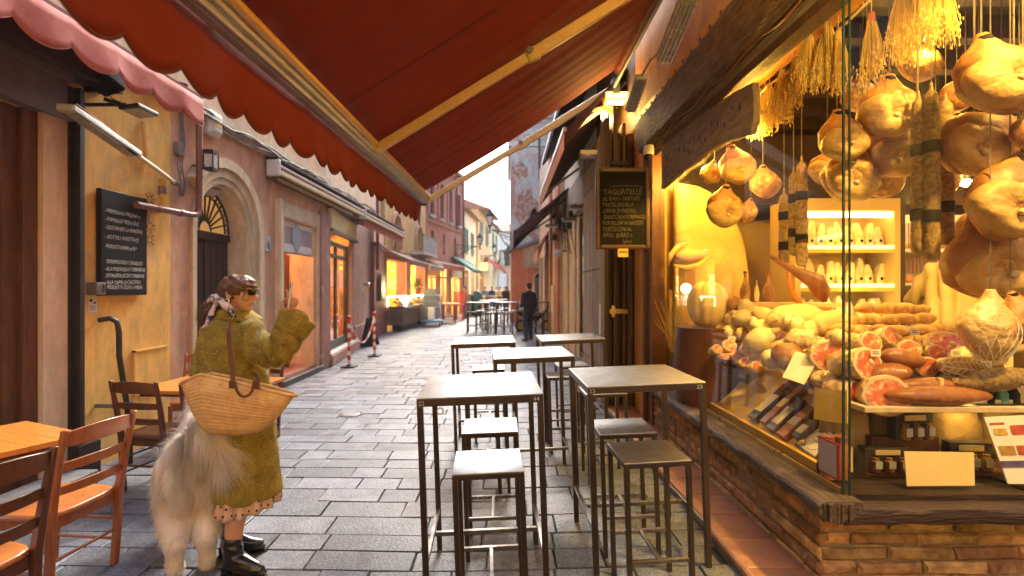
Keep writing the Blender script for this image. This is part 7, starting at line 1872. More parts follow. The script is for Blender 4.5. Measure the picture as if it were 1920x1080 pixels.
def union(mb, vox, name, m, parent=None, smooth=4, disp=None, local=None):
    me = mb.mesh('tmp'); o = D.objects.new('tmp', me); COL.objects.link(o)
    r_ = o.modifiers.new('r', 'REMESH'); r_.mode = 'VOXEL'; r_.voxel_size = vox; r_.use_smooth_shade = True
    if smooth:
        s_ = o.modifiers.new('s', 'SMOOTH'); s_.iterations = smooth; s_.factor = .5
    dg = bpy.context.evaluated_depsgraph_get(); dg.update()
    new = D.meshes.new_from_object(o.evaluated_get(dg), depsgraph=dg); new.name = name
    D.objects.remove(o); D.meshes.remove(me)
    if disp:
        co = np.empty(len(new.vertices)*3); new.vertices.foreach_get('co', co); co = co.reshape(-1, 3)
        nr = np.empty(len(new.vertices)*3); new.vertices.foreach_get('normal', nr); nr = nr.reshape(-1, 3)
        co += nr * np.array([disp(V(c)) for c in co])[:, None]; new.vertices.foreach_set('co', co.ravel()); new.update()
    new.polygons.foreach_set('use_smooth', [True]*len(new.polygons))
    new.materials.clear(); new.materials.append(m)
    return link(name, new, parent)
def strands(src, n, L_, wd, lay, name, m, parent, seed=1, mask=None, segs=2, droop=.0, clump=0, jit=.35):
    me = src.data; rg = np.random.default_rng(seed)
    me.calc_loop_triangles(); nt_ = len(me.loop_triangles)
    tri = np.empty(nt_*3, dtype=np.int32); me.loop_triangles.foreach_get('vertices', tri); tri = tri.reshape(-1, 3)
    co = np.empty(len(me.vertices)*3); me.vertices.foreach_get('co', co); co = co.reshape(-1, 3)
    a, b, c = co[tri[:, 0]], co[tri[:, 1]], co[tri[:, 2]]
    cr = np.cross(b-a, c-a); ar = np.linalg.norm(cr, axis=1)
    if mask is not None: ar = ar * mask((a+b+c)/3)
    idx = rg.choice(nt_, n, p=ar/ar.sum())
    u, v = rg.random(n), rg.random(n); f = u+v > 1; u[f], v[f] = 1-u[f], 1-v[f]
    p = a[idx]*(1-u-v)[:, None] + b[idx]*u[:, None] + c[idx]*v[:, None]
    nr = cr[idx]/np.maximum(1e-12, np.linalg.norm(cr[idx], axis=1))[:, None]
    ly = lay(p) if callable(lay) else np.tile(np.array(lay, float), (n, 1))
    cl = np.zeros((n, 3))
    if clump:
        q = np.floor(p/clump); h = np.sin(q @ np.array([[12.9, 78.2, 37.7], [39.3, 11.1, 83.1], [73.1, 52.2, 9.1]]))*43758.5; cl = (h-np.floor(h)-.5)*.9
    d = nr*.55 + ly + cl + rg.normal(0, jit, (n, 3)); d /= np.linalg.norm(d, axis=1)[:, None]
    ln = (L_(p) if callable(L_) else L_) * rg.uniform(.55, 1.15, n)
    side = np.cross(d, nr + rg.normal(0, .22, (n, 3))); side /= np.linalg.norm(side, axis=1)[:, None]
    pts = []
    for k in range(segs+1):
        t = k/segs; q = p - nr*.002 + d*(ln*t)[:, None] + np.array([0, 0, -1.])*(droop*ln*t*t)[:, None]
        w_ = wd*(1-t*.9)
        if k < segs: pts += [q-side*w_/2, q+side*w_/2]
        else: pts += [q]
    V_ = np.stack(pts, 1).reshape(-1, 3); m_ = 2*segs+1
    faces = []
    base = np.arange(n)*m_
    fl = []
    for k in range(segs-1):
        fl.append(np.stack([base+2*k, base+2*k+1, base+2*k+3, base+2*k+2], 1))
    quads = np.concatenate(fl) if fl else np.zeros((0, 4), int)
    tris = np.stack([base+2*(segs-1), base+2*(segs-1)+1, base+2*segs], 1)
    new = D.meshes.new(name); nv = len(V_); nq, ntr = len(quads), len(tris)
    new.vertices.add(nv); new.vertices.foreach_set('co', V_.ravel())
    new.loops.add(nq*4+ntr*3); new.loops.foreach_set('vertex_index', np.concatenate([quads.ravel(), tris.ravel()]).astype(np.int32))
    new.polygons.add(nq+ntr)
    ls = np.concatenate([np.arange(nq)*4, nq*4+np.arange(ntr)*3]).astype(np.int32)
    new.polygons.foreach_set('loop_start', ls)
    new.update(calc_edges=True); new.validate()
    new.materials.append(m)
    return link(name, new, parent)
def limb(mb, pts, rs, n=14, sub=4):
    pts = [V(p) for p in pts]
    # smooth resample
    P_, R_ = [], []
    for i in range(len(pts)-1):
        p0 = pts[max(i-1, 0)]; p1 = pts[i]; p2 = pts[i+1]; p3 = pts[min(i+2, len(pts)-1)]
        for k in range(sub):
            t = k/sub
            P_.append(.5*((2*p1)+(p2-p0)*t+(2*p0-5*p1+4*p2-p3)*t*t+(-p0+3*p1-3*p2+p3)*t**3)); R_.append(rs[i]*(1-t)+rs[i+1]*t)
    P_.append(pts[-1]); R_.append(rs[-1])
    mb.tube(P_, R_, n); mb.ell(P_[0], R_[0]*.99, 12, 8); mb.ell(P_[-1], R_[-1]*.99, 12, 8)
    return mb
def head(mb, c, T, s=1.0):
    """head facing local +Y; c = centre of cranium"""
    M = Matrix.Translation(c) @ T.to_4x4() @ Matrix.Scale(s, 4)
    M3 = T * s
    def e(p, r_, rot=None):
        mb.ell(M @ V(p), r_, 16, 10, M3 if rot is None else M3 @ rot)
    e((0, -.008, .012), (.076, .096, .092)); e((0, .035, -.045), (.058, .056, .068)); e((0, .055, .015), (.060, .040, .055))
    e((0, .078, -.005), (.05, .02, .05))
    e((0, .060, -.088), (.028, .026, .024)); e((0, .04, -.07), (.045, .045, .03))
    mb.tube([M @ V(p) for p in ((0, .092, .018), (0, .104, -.002), (0, .118, -.026))], [.007*s, .009*s, .013*s], 8); e((0, .113, -.029), (.014, .013, .010))
    e((-.010, .106, -.032), (.008, .008, .006)); e((.010, .106, -.032), (.008, .008, .006))
    e((0, .090, -.050), (.020, .011, .0055)); e((0, .088, -.060), (.017, .011, .006)); e((0, .085, -.045), (.026, .012, .018))
    for sx in (-1, 1):
        e((sx*.035, .068, -.020), (.026, .024, .026)); e((sx*.030, .085, .028), (.024, .010, .008))
        e((sx*.078, -.008, -.012), (.008, .018, .030)); e((sx*.082, -.014, -.002), (.006, .015, .018))
    return M
def hand_fist(mb, wrist, fwd, up, s=1.0, curl=.9, spread=0):
    """palm from wrist along fwd; palm normal = up; five separate fingers, curled"""
    f, u = V(fwd).normalized(), V(up).normalized(); r_ = f.cross(u).normalized()
    w_ = V(wrist)
    def p(a, b, c): return w_ + (r_*a + f*b + u*c)*s
    mb.tube([p(0, 0, 0), p(0, .03, .0), p(0, .075, .0)], [.024*s, .034*s, .038*s], 12, flat=.5)
    mb.ell(p(0, .07, 0), (.036*s, .036*s, .02*s), 12, 8, Matrix((r_, f, u)).transposed())
    for k, (x, L_, r0) in enumerate(((-.030, .070, .0085), (-.010, .078, .009), (.010, .074, .0088), (.029, .060, .0078))):
        c_ = curl[k] if isinstance(curl, (list, tuple)) else curl
        q = p(x, .085, .0); pts = [q]; a = .2
        for j, fr_ in enumerate((.45, .32, .25)):
            a += c_*(.9 if j == 0 else 1.05)
            q = q + (f*cos(a) - u*sin(a))*L_*fr_*s; pts.append(q)
        mb.tube(pts, [r0*s, r0*.95*s, r0*.85*s, r0*.7*s], 8); mb.ell(pts[-1], r0*.72*s, 8, 6)
    q0 = p(-.03, .02, -.006); q1 = p(-.052, .045, -.018); q2 = p(-.046, .075, -.032); q3 = p(-.03, .095, -.038)
    mb.tube([q0, q1, q2, q3], [.013*s, .012*s, .0105*s, .008*s], 8); mb.ell(q3, .0082*s, 8, 6)
FZ = Matrix.Rotation

# ---------------- the woman, facing +X
YW = 2.98
def W(u, v, dy=0): return P(u, v, YW + dy)
wo = thing('person', 'woman in a fuzzy olive green coat and sunglasses taking a photo with her phone', 'person', W(455, 1060))
hc = W(447, 549); hT = FZ(R(-90-6), 3, 'Z') @ FZ(R(-3), 3, 'X')    # local +Y -> world +X, turned slightly away
body = MB(); hM = head(body, hc, hT, .99)
neck0 = W(440, 608); 
limb(body, [hc+V((-.01, 0, -.06)), W(440, 590), neck0], [.052, .052, .06])
limb(body, [neck0, W(440, 640), W(445, 720), W(452, 790)], [.09, .14, .13, .14])      # trunk
sR, eR, wR = W(470, 628, -.14), W(514, 668, -.20), W(546, 590, -.17)                  # her right arm (nearer the camera)
limb(body, [sR, eR, wR], [.05, .042, .028])
sL, eL, wL = W(402, 628, .10), W(385, 690, .02), W(395, 745, -.02)
limb(body, [sL, eL, wL], [.05, .042, .03])
hand_fist(body, wR, (W(549, 566, -.17)-wR), (.75, -.55, .1), .95, [.15, .95, 1.0, 1.05])
hand_fist(body, wL, (W(398, 765, -.05)-wL), (0, 1, 0), .95, .6)
hipR, hipL = W(458, 800, -.08), W(448, 800, .10)
fR, fL = W(437, 1062, -.12), W(432, 1026, .10)
fR.z = .10; fL.z = .10
limb(body, [hipR, W(452, 915, -.10), W(440, 985, -.11), fR+V((0, 0, .0))], [.09, .062, .052, .036])
limb(body, [hipL, W(450, 910, .10), W(436, 975, .10), fL], [.09, .062, .052, .036])
bo = union(body, .005, 'body', Mt['skin'], wo, smooth=2)
# hair: cap pulled back into a low ponytail
h = MB(); hS = hT * .99; hMx = Matrix.Translation(hc) @ hS.to_4x4()
def hE(p, r_): h.ell(hMx @ V(p), r_, 18, 12, hS)
hE((0, -.018, .022), (.086, .098, .088)); hE((0, -.035, -.005), (.085, .080, .072)); hE((0, -.062, -.035), (.062, .055, .060)); hE((0, .020, .045), (.078, .078, .062)); hE((.034, .045, .045), (.040, .048, .046)); hE((-.034, .045, .045), (.040, .048, .046)); hE((.05, .012, .022), (.034, .050, .040)); hE((-.05, .012, .022), (.034, .050, .040))
hair = union(h, .005, 'hair', Mt['hair'], wo, smooth=3, disp=lambda c: .0025*sin((c - hc).z*160 + (c-hc).x*90))
def hl(p):
    d = np.array(W(398, 572, .0)) - p; return d/np.linalg.norm(d, axis=1)[:, None]*1.6
strands(hair, 5200, .05, .0016, hl, 'hair_strands', Mt['hair'], hair, 3, jit=.10, segs=2)
hm2 = MB(); rh2 = random.Random(5)
for i in range(520):
    s_ = rh2.uniform(-1, 1); p0 = V((.086*sin(s_*pi/2), .088*cos(s_*pi/2)**.7 - rh2.uniform(0, .02), .092 - .118*abs(s_)**1.5)); p1 = V((.014*s_, -.112, -.045 + rh2.uniform(-.012, .012)))
    k_ = 1.0 + rh2.uniform(.0, .035); pts = []
    for j in range(13):
        t = j/12; p = p0.lerp(p1, t); d = p - V((0, -.018, .020)); n_ = sqrt((d.x/.087)**2 + (d.y/.100)**2 + (d.z/.090)**2)
        q = V((0, -.018, .020)) + d*(k_/max(n_, .2)); q = q.lerp(p1, max(0, (t-.86)/.14)*.6) if t > .86 else q
        q.z += .0015*sin(t*9+i); pts.append(hMx @ q)
    hm2.tube(pts, [.0006] + [.0017]*11 + [.001], 4, caps=False)
hm2.build('combed_hair', Mt['hair'], hair, smooth='all')
h = MB(); limb(h, [W(404, 566), W(395, 580, -.01), W(391, 596, -.01), W(398, 606)], [.03, .045, .04, .015])
pony = union(h, .006, 'ponytail', Mt['hair'], wo, smooth=2)
strands(pony, 2200, .05, .0018, (-.5, 0, -.5), 'loose_hair', Mt['hair'], pony, 4, jit=.5, segs=3, droop=.3)
# face lock
MB().tube([hMx @ V(p) for p in ((.05, .06, .075), (.058, .082, .045), (.062, .078, .0), (.062, .070, -.035))], [.007, .006, .0035, .001], 6).build('hair_lock', Mt['hair'], hair, smooth=True)
# sunglasses
g = MB()
for sx in (-1, 1): g.add([hMx @ V((sx*.006 + sx*x, y, z)) for x, y, z in ((0, .114, .022), (.050, .098, .025), (.052, .095, .004), (.038, .098, -.009), (.012, .110, -.009), (.0, .114, .004))], [(0, 1, 2, 3, 4, 5)])
gl = g.build('lens', mat('lensdark', (.008, .008, .010), rough=.06, spec=.9), wo, solid=.003)
gg = MB()
for sx in (-1, 1): gg.bar(hMx @ V((sx*.055, .096, .018)), hMx @ V((sx*.084, -.005, .008)), .003, .008); gg.bar(hMx @ V((sx*.004, .116, .023)), hMx @ V((sx*.056, .097, .026)), .005, .007)
gg.build('sunglasses_frame', mat('greyframe', (.06, .06, .065), rough=.3), gl)
# mouth, earring
m = MB(); m.ell(hMx @ V((0, .0965, -.0505)), (.016, .0055, .0035), 12, 6, hS); m.ell(hMx @ V((0, .095, -.0595)), (.014, .0055, .004), 12, 6, hS)
m.build('lips', mat('lips', (.52, .17, .12), rough=.35), wo, smooth='all')
er = hMx @ V((.086, -.010, -.052))
MB().tube([er+V((.014*cos(a), -.003, .016*sin(a))) for a in [2*pi*k/12 for k in range(13)]], .0048, 6).build('earring', Mt['brass'], wo, smooth=True)
# coat
def ringcoat(mb, spec, n=30, ph=0):
    rings = []
    for (u, v, hw, dp, dy) in spec:
        c = W(u, v, dy); a = hw/F*YW
        rings.append([c + V((a*cos(2*pi*k/n), dp*sin(2*pi*k/n), 0)) for k in range(n)])
    mb.loft(rings); return mb
ct = MB()
ringcoat(ct, [(434, 584, 24, .07, 0), (434, 598, 34, .10, 0), (434, 612, 50, .155, 0), (434, 640, 58, .18, 0), (436, 690, 61, .185, 0), (442, 750, 64, .19, 0), (455, 820, 60, .19, 0), (463, 880, 57, .19, 0), (468, 922, 57, .20, 0), (468, 926, 52, .18, 0)])
ct.ell(W(472, 622, -.12), (.075, .08, .07)); ct.ell(W(398, 624, .08), (.06, .08, .07))
limb(ct, [W(466, 626, -.10), W(492, 655, -.16), W(517, 658, -.19), W(538, 634, -.18), W(552, 608, -.165)], [.083, .086, .087, .085, .084], 18)
limb(ct, [W(400, 630, .08), W(383, 680, .02), W(378, 740, -.02)], [.07, .068, .06], 16)
def wrinkle(c):
    w_ = .006*mn.noise(c*9) + .004*mn.noise(c*22)
    if c.x > W(490, 0).x and c.z > 1.15 and c.z < 1.45: w_ += .007*sin(((c.x-W(500, 0).x)*1.0+(c.z-1.2)*.35)*95)
    if c.z < 1.0: w_ += .010*sin(c.x*38+1.1)*min(1, (1.0-c.z)*2)
    return w_
coat = union(ct, .009, 'coat', Mt['coatgreen'], wo, smooth=3, disp=wrinkle)
strands(coat, 46000, .017, .0011, (0, 0, -.25), 'coat_fuzz', Mt['coatfuzz'], coat, 5, jit=.75, clump=.02, segs=2, droop=.2)
# cuff hole shown dark, collar
cf = W(554, 605, -.165)
cu = MB(); d_ = (W(552, 608, -.165)-W(538, 634, -.18)).normalized()
a0 = d_.cross(V((0, 1, 0))).normalized(); b0_ = a0.cross(d_)
cu.loft([[W(545, 621, -.172)+d_*t + (a0*cos(2*pi*k/22) + b0_*sin(2*pi*k/22))*r_ for k in range(22)] for t, r_ in ((0, .092), (.05, .099), (.085, .106), (.088, .099), (.04, .09))], caps=False)
cuf = cu.build('cuff', Mt['coatgreen'], wo, smooth='all')
strands(cuf, 3500, .016, .0011, (0, 0, -.1), 'cuff_fuzz', Mt['coatfuzz'], cuf, 7, jit=.7, clump=.02)
co = MB()
def collar(u, v):
    a = -2.6 + 4.9*u
    r0 = .075+.035*v; z = W(0, 577).z + .02*cos(a) - .055*v + .0
    return (W(438, 0).x + r0*1.05*cos(a)*(1+.22*max(0, cos(a))*v) + .02*v, YW + r0*sin(a), z - .04*max(0, cos(a+.3)) + .0)
co.sheet(collar, 30, 6)
clr = co.build('collar', Mt['coatgreen'], wo, smooth='all', solid=.012)
strands(clr, 3000, .014, .0011, (0, 0, -.1), 'collar_fuzz', Mt['coatfuzz'], clr, 8, jit=.7, clump=.02)
# scarf in the hair
defm('scarf', (.72, .58, .55), (.66, .50, .48), sc=5, rough=.6, c3=(.02, .02, .05), sc3=30, th3=.47)
sc_m = MB()
limb(sc_m, [W(398, 562, -.05), W(412, 564, -.09), W(424, 573, -.12), W(436, 588, -.13), W(441, 592, -.12)], [.012, .020, .021, .017, .010])
limb(sc_m, [W(393, 566, -.03), W(400, 557, -.05), W(408, 560, -.07), W(406, 570, -.07)], [.014, .02, .02, .016])
limb(sc_m, [W(402, 572, -.04), W(394, 596, -.09), W(387, 614, -.10), W(379, 636, -.10)], [.012, .018, .02, .008])
union(sc_m, .005, 'scarf', Mt['scarf'], wo, smooth=2, disp=lambda c: .003*sin(c.x*150+c.z*60))
# skirt and boots
sk_m = MB(); rings = []
for v, k_ in ((870, .9), (915, 1.0), (944, 1.1), (951, 1.12)):
    c = W(466, v, 0); ring = []
    for k in range(96):
        a = 2*pi*k/96; q = 1+.10*sin(a*13)*(v > 900); ring.append(c+V((.150*k_*cos(a)*q, .16*k_*sin(a)*q, .03*cos(a))))
    rings.append(ring)
sk_m.loft(rings, caps=False)
defm('skirtcloth', (.70, .46, .32), (.64, .40, .27), sc=6, rough=.8)
skt = sk_m.build('skirt', Mt['skirtcloth'], wo, smooth='all', solid=.003)
m = MB(); r_ = random.Random(2)
for i in range(0, 96, 3):
    for j, f in enumerate((.35, .75)):
        k = (i + j*2) % 96; p0, p1 = rings[1][k], rings[3][k]; c = p0.lerp(p1, f + r_.uniform(-.06, .06)); n = (c - W(466, 950, 0)); n.z = 0; n.normalize()
        Mx = n.to_track_quat('Z', 'Y').to_matrix()
        m.lathe([(.0075, .0), (.006, .0035), (.001, .004)], c+n*.0015, 8, Mx)
m.build('polka_dots', Mt['navy'], skt)
def boot(f, nm, ang=0):
    T = Matrix.Translation(f) @ FZ(R(ang), 4, 'Z'); b = MB(T)
    b.loft([[V((x+rx*cos(2*pi*k/20), ry*sin(2*pi*k/20), z)) for k in range(20)] for x, rx, ry, z in ((-.01, .052, .048, .115), (-.005, .053, .049, .08), (.0, .056, .048, .04), (.005, .060, .046, -.01), (.0, .055, .044, -.045))])
    pts = []
    b.tube([(-.005, 0, .0), (.04, 0, -.015), (.09, 0, -.035), (.14, 0, -.048), (.185, 0, -.055)], [.05, .05, .044, .038, .022], 14, flat=.9)
    b.tube([(-.03, 0, -.045), (.05, 0, -.065), (.12, 0, -.073), (.195, 0, -.072)], [.036, .038, .036, .022], 12, flat=.5)
    bt = union(b, .005, 'boot', Mt['leather'], wo, smooth=3, disp=lambda c: .0018*sin(c.z*140+c.x*30))
    MB(T).loft([[V((x*s_+.0, y*s_, z)) for x, y in ((-.058, -.03), (-.01, -.034), (0, 0), (-.01, .034), (-.058, .03), (-.066, 0))] for s_, z in ((1, -.05), (.92, -.098))]).build('heel', Mt['slate'], bt, bevel=.003)
    MB(T).loft([[V((x, y, z)) for x, y in ((-.06, -.03), (.03, -.034), (.12, -.042), (.19, -.026), (.212, 0), (.19, .026), (.12, .042), (.03, .034), (-.06, .03))] for z in (-.088+.0, -.098)]).build('sole', Mt['slate'], bt)
    MB(T).box(-.068, -.060, -.006, .006, .02, .2).build('zip', Mt['greyplastic'], bt)
boot(fR, 'boot', -8); boot(fL, 'boot', 14)
# phone
t = thing('smartphone', 'pale cased smartphone held up in the woman\'s hand', 'phone', W(545, 560, -.17))
ph = Matrix.Translation(W(543.5, 553, -.185)) @ FZ(R(8), 4, 'Y') @ FZ(R(-62), 4, 'Z')
MB().box(-.036, .036, -.0045, .0045, -.075, .075, ph).build('case', mat('phonecase', (.85, .76, .66), rough=.4), t, bevel=.004)
MB().box(-.032, .032, .0048, .0055, -.070, .070, ph).build('screen', Mt['slate'], t)
MB().box(.004, .030, -.0065, -.0048, .035, .068, ph).build('camera_island', Mt['slate'], t, bevel=.002)
# basket bag
bg = thing('straw_bag', 'large woven straw basket bag with brown leather handles on the woman\'s arm', 'bag', W(440, 770, -.3))
YB = -.30
def rim(u_): # height profile of the rim along x
    return 0
rings = []; NR, NA = 74, 120
def lerp1(x, tab):
    for (a, fa), (b, fb) in zip(tab, tab[1:]):
        if x <= b: return fa + (fb-fa)*(x-a)/(b-a)
    return tab[-1][1]
bw_t = [(0, 26), (.03, 44), (.1, 57), (.2, 66), (.4, 79), (.6, 90), (.8, 99), (1, 107)]
bd_t = [(0, .03), (.04, .055), (.15, .078), (.4, .095), (.7, .095), (.9, .075), (1, .062)]
KB = (YW+YB)/F
for i in range(NR):
    t = i/(NR-1); hwx = lerp1(t, bw_t)*KB; hwy = lerp1(t, bd_t); cx = P(439 + 8*t, 0, YW+YB).x
    ring = []
    for k in range(NA):
        a = 2*pi*k/NA; ca_, sa_ = cos(a), sin(a)
        uu = ca_                              # -1 left tip .. 1 right tip
        vt = lerp1(uu, [(-1.01, 720), (-.55, 699), (-.1, 708), (.4, 722), (1.01, 742)]) + (6 if sa_ > 0 else 0)*(1-ca_*ca_)
        ztop = P(0, vt, YW+YB).z; zb = P(0, 814, YW+YB).z
        sq = (abs(ca_)**2.2+abs(sa_)**2.2)**(-1/2.2)
        z = zb + (ztop-zb)*(1-(1-t)**1.15)
        w_ = 1 + .010*sin(t*17*2*pi) + .005*sin(a*58 + (int(t*34) % 2)*pi)
        ring.append(V((cx + hwx*ca_*sq*w_, YW + YB + hwy*sa_*sq*w_, z)))
    rings.append(ring)
inner = []
ctr = P(447, 0, YW+YB).x
for i in range(NR-1, 4, -9):
    inner.append([V((ctr + (p.x-ctr)*.965, YW+YB+(p.y-YW-YB)*.88, p.z-.004)) for p in rings[i]])
m = MB(); m.loft(rings + inner, caps=True); m.build('basket', Mt['straw'], bg, smooth='all')
m = MB(); m.tube(rings[-1]+rings[-1][:1], .009, 8); m.build('rim_braid', Mt['straw'], bg, smooth='all')
yb = YB - .125
strap_ = mat('strapm', (.17, .055, .02), (.12, .04, .015), sc=9, rough=.5)
def strapmb(pts, w_, th): 
    m = MB(); rings = []
    pts = [V(p) for p in pts]
    for i, p in enumerate(pts):
        d = (pts[min(i+1, len(pts)-1)]-pts[max(i-1, 0)]).normalized(); s_ = d.cross(V((0, 1, 0))).normalized()
        rings.append([p+s_*a*w_/2+V((0, b*th/2, 0)) for a, b in ((-1, -1), (1, -1), (1, 1), (-1, 1))])
    return m.loft(rings)
strapmb([W(437, 722, yb), W(435, 690, yb+.03), W(430, 650, yb+.05), W(429, 620, yb+.05), W(433, 602, yb+.08), W(441, 592, -.1), W(447, 590, -.04)], .022, .007).build('shoulder_strap', strap_, bg, smooth=True)
strapmb([W(483, 730, yb), W(483, 712, yb), W(481, 703, yb+.02), W(478, 700, yb+.05), W(476, 705, yb+.06)], .020, .007).build('shoulder_strap', strap_, bg, smooth=True)
strapmb([W(441, 722, yb-.012), W(444, 732, yb-.016), W(450, 741, yb-.018), W(458, 744, yb-.018), W(467, 741, yb-.018), W(473, 733, yb-.016), W(476, 716, yb-.012), W(481, 715, yb-.01)], .013, .006).build('front_handle', strap_, bg, smooth=True)
MB().box(W(431, 0, yb).x, W(444, 0, yb).x, YW+yb-.012, YW+yb-.002, W(0, 728, yb).z, W(0, 713, yb).z).box(W(476, 0, yb).x, W(487, 0, yb).x, YW+yb-.012, YW+yb-.002, W(0, 728, yb).z, W(0, 713, yb).z).build('leather_tab', strap_, bg, bevel=.003)

# ---------------- the dog, seen from behind, facing +Y
dg_ = thing('dog', 'fluffy white dog seen from behind with plumed tail, standing beside the woman', 'dog', (-1.80, 3.2, 0))
YD = 2.86
def Dg(u, v, dy=0): return P(u, v, YD+dy)
dm = MB()
xd = Dg(362, 0).x
dm.ell((xd, YD+.14, .635), (.155, .20, .155)); dm.ell((xd, YD+.40, .62), (.135, .26, .15)); dm.ell((xd, YD+.68, .60), (.145, .20, .19)); dm.ell((xd-.085, YD+.10, .52), (.085, .14, .16)); dm.ell((xd+.085, YD+.10, .52), (.085, .14, .16))
for sx, u0 in ((-1, 337), (1, 388)):
    xf = Dg(u0, 0, .02).x
    limb(dm, [(xd+sx*.085, YD+.14, .56), (xd+sx*.10, YD+.19, .40), (xf+sx*.01, YD+.10, .29), (xf, YD-.005, .215), (xf, YD+.005, .14), (xf, YD+.02, .055)], [.125, .115, .092, .062, .046, .044])
    dm.ell((xf, YD+.06, .035), (.045, .075, .036))
    for q in (-.026, -.009, .009, .026): dm.ell((xf+q, YD+.115, .024), (.013, .026, .020), 8, 6)
for sx in (-1, 1):
    xf = xd+sx*.085
    limb(dm, [(xf, YD+.70, .50), (xf, YD+.74, .34), (xf, YD+.72, .22), (xf, YD+.74, .06)], [.075, .05, .036, .034]); dm.ell((xf, YD+.78, .034), (.042, .062, .034))
limb(dm, [(xd, YD+.76, .66), (xd-.01, YD+.90, .76), (xd-.02, YD+.98, .82)], [.14, .11, .09])
dm.ell((xd-.02, YD+1.03, .85), (.085, .10, .085)); limb(dm, [(xd-.02, YD+1.08, .83), (xd-.02, YD+1.2, .80)], [.055, .035])
for sx in (-1, 1): dm.lathe([(.035, 0), (.025, .04), (.004, .08)], (xd-.02+sx*.055, YD+1.0, .91), 10)
dbody = union(dm, .009, 'body', Mt['furwhite'], dg_, smooth=4)
def dlen(p): 
    z = p[:, 2]; return np.where(z < .20, .018, np.where(z < .34, .035, .052))
def dlay(p):
    o = np.zeros_like(p); o[:, 2] = -.9; o[:, 1] = -.25*(p[:, 2] > .4); return o
strands(dbody, 60000, dlen, .0020, dlay, 'fur', Mt['furstrand'], dg_, 9, jit=.20, clump=.035, segs=3, droop=.35)
tl = MB(); limb(tl, [(xd+.0, YD+.02, .70), (xd-.01, YD-.05, .79), (xd+.04, YD-.09, .835), (xd+.11, YD-.12, .80), (xd+.15, YD-.14, .72), (xd+.13, YD-.14, .63)], [.035, .045, .045, .040, .03, .015])
tail = union(tl, .008, 'tail', Mt['furwhite'], dg_, smooth=2)
def tlay(p):
    o = np.zeros_like(p); o[:, 0] = .55 + (p[:, 0]-xd)*1.5; o[:, 2] = -.35 - (p[:, 0] - xd)*2.6; o[:, 1] = -.25; return o
strands(tail, 15000, .15, .0020, tlay, 'tail_plume', Mt['furstrand'], tail, 10, jit=.22, clump=.03, segs=4, droop=.35)
strands(dbody, 5500, .09, .0020, (0.05, -.3, -1.0), 'breech_fur', Mt['furstrand'], dg_, 12, mask=lambda c: ((abs(c[:, 0]-xd) < .10) & (c[:, 1] < YD+.10) & (c[:, 2] > .42)).astype(float)+1e-9, jit=.15, clump=.03, segs=4, droop=.3)

dg_.location = (xd, YD, 0)
for o in dg_.children: o.matrix_parent_inverse = Matrix.Translation((-xd, -YD, 0))
dg_.rotation_euler = (0, 0, R(27))
# ---------------- simple clothed figure, facing local +Y, feet at z=0
def figure(lab, loc, rz, top, trous, hairm, stance=((-.10, 0), (.10, 0)), arms=None, coatlen=.85, vox=.014, lean=0, shoes=None, h=1.75, neckm=None):
    t = thing('person', lab, 'person', loc, rz=rz, world=False); t.scale = (h/1.75,)*3
    b = MB(); I3 = Matrix.Identity(3)
    hc = V((0, lean+.01, 1.635)); head(b, hc, I3, 1.0)
    limb(b, [(0, lean, 1.58), (0, lean*.9, 1.46)], [.055, .06])
    limb(b, [(0, lean*.9, 1.38), (0, lean*.5, 1.18), (0, 0, .95)], [.10, .10, .11])
    limb(b, [(-.15, lean*.9, 1.40), (.15, lean*.9, 1.40)], [.06, .06])
    arms = arms or [((-.21, 0, 1.12), (-.22, .04, .86)), ((.21, 0, 1.12), (.22, .04, .86))]
    legp = []
    for sx, (fx, fy) in zip((-1, 1), stance):
        k = V((sx*.09*.5+fx*.5, fy*.5+.05, .49)); a = V((fx, fy-.03, .09)); legp.append((k, a))
        limb(b, [(sx*.09, 0, .9), k, a], [.09, .058, .04]); limb(b, [a+V((0, 0, -.04)), a+V((0, .16, -.06))], [.035, .028])
    for sx, (e, w_) in zip((-1, 1), arms):
        s_ = V((sx*.185, lean*.9, 1.40)); e, w_ = V(e), V(w_); limb(b, [s_, e, w_], [.052, .042, .028])
        hand_fist(b, w_, (w_-e), (sx*-1, .2, 0), .95, .5)
    union(b, vox*.75, 'body', Mt['skin'], t, smooth=2)
    c = MB()
    c.loft([[V((hx*cos(2*pi*k/24), ln+hy*sin(2*pi*k/24), z)) for k in range(24)] for hx, hy, ln, z in ((.07, .07, lean, 1.50), (.17, .105, lean, 1.45), (.205, .125, lean*.8, 1.36), (.20, .135, lean*.5, 1.15), (.185, .13, 0, 1.0), (.20, .15, 0, .88), (.215, .165, 0, coatlen))])
    for sx, (e, w_) in zip((-1, 1), arms):
        s_ = V((sx*.18, lean*.9, 1.39)); limb(c, [s_, V(e), V(e).lerp(V(w_), .92)], [.075, .064, .05])
    union(c, vox, 'coat', top, t, smooth=2, disp=lambda p: .008*mn.noise(p*9) + (.012*sin(p.x*60+p.y*45+3*mn.noise(p*3)) if h > 1.8 else .003*sin(p.x*50+p.y*40)))
    c = MB()
    for sx, (k, a) in zip((-1, 1), legp): limb(c, [(sx*.09, 0, .92), k, a+V((0, 0, .01))], [.105, .078, .062])
    union(c, vox, 'trousers', trous, t, smooth=2)
    c = MB()
    for k, a in legp: limb(c, [a+V((0, -.02, -.035)), a+V((0, .08, -.045)), a+V((0, .19, -.055))], [.05, .044, .034])
    union(c, vox, 'shoes', shoes or Mt['tanleather'], t, smooth=1)
    c = MB(); c.ell(hc+V((0, -.018, .035)), (.086, .100, .086)); c.ell(hc+V((0, -.045, -.02)), (.074, .06, .07))
    union(c, vox*.6, 'hair', hairm, t, smooth=2)
    return t
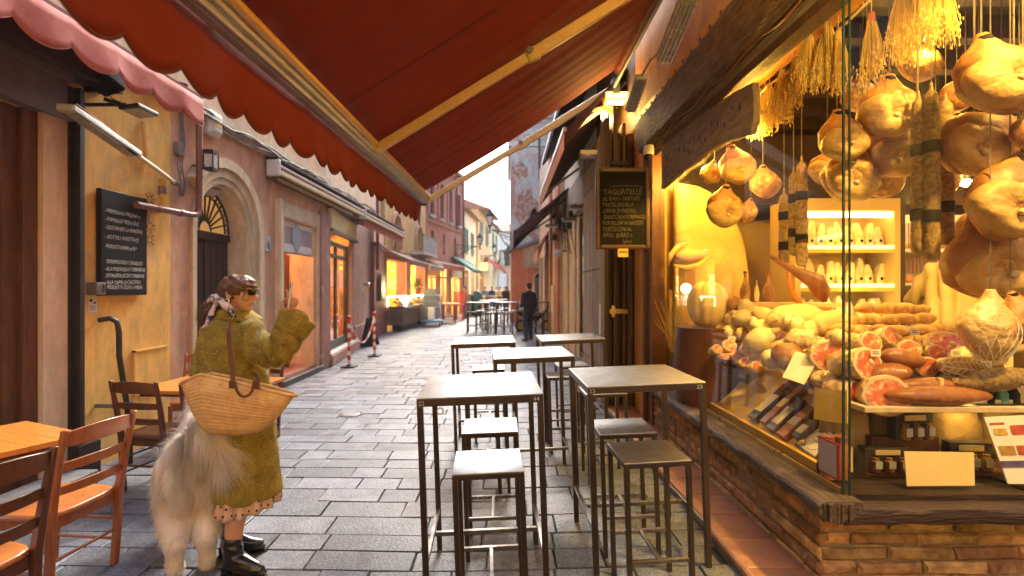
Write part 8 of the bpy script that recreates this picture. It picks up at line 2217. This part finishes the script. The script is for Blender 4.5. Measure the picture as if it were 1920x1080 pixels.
man = figure('man in a long dark navy coat and jeans walking away beside the far tables', (.66, 15.2, .04), R(38), Mt['navy'], Mt['denim'], Mt['hairdark'], stance=((-.20, -.10), (.17, .12)), arms=[((-.25, .0, 1.13), (-.17, .16, .96)), ((.24, -.04, 1.12), (.20, .0, .88))], coatlen=.80)
t = thing('paper_roll', 'white folded paper held by the walking man', 'paper', (.35, 15.3, 1.15)); MB().box(.38, .50, 15.1, 15.14, .98, 1.24).build('sheet', Mt['paper'], t)
figure('shopkeeper in a pale loose shirt bending behind the counter, head hidden by hams', (3.42, 4.0, .30), R(-75), Mt['shirtpale'], Mt['darkint'], Mt['hairdark'], arms=[((-.30, .15, 1.15), (-.25, .32, 1.0)), ((.30, .15, 1.2), (.22, .35, 1.05))], lean=.26, coatlen=.78, h=1.85)
tag(MB().box(2.95, 5.0, 3.78, 4.6, .0, .30).build('platform', Mt['brownframe']), 'low wooden platform behind the counter on which the shopkeeper stands', 'platform')
crowd = [(-1.45, 33.9, 170, 'blue', 'distant person in a blue jacket behind the fruit stall, leftmost'), (-1.0, 34.3, 200, 'navy', 'distant person in a navy jacket in the middle of the stall group'), (-.45, 34.0, 160, 'cardyellow', 'distant person in a yellow green jacket at the stall'),
         (-.1, 33.6, 185, 'maroonfabric', 'distant person in dark red clothes right of the stall'), (-.75, 35.5, 175, 'white', 'distant person in white behind the stall group'), (.0, 31.0, 20, 'slate', 'distant person in black next to the orange annexe corner'),
         (-2.2, 26.6, 100, 'orangewall', 'distant person in orange sitting area by the red house door')]
for i, (x, y, rz, m_, lab) in enumerate(crowd): figure(lab, (x, y, 0), R(rz), Mt[m_], Mt['denim'], Mt['hairdark'], vox=.03, h=1.72)

# ================================================================ AIR
hz = MB().box(-70, 70, -20, 100, -1.1, 17.5).build('haze', D.materials.new('haze'))
hz['kind'] = 'stuff'
hm_ = hz.data.materials[0]; hm_.use_nodes = True; ht = hm_.node_tree
ht.nodes.remove(ht.nodes['Principled BSDF'])
pv = ht.nodes.new('ShaderNodeVolumePrincipled'); pv.inputs['Density'].default_value = .0012; pv.inputs['Color'].default_value = (.95, .96, 1, 1); pv.inputs['Anisotropy'].default_value = .3
ht.links.new(pv.outputs[0], ht.nodes['Material Output'].inputs['Volume'])
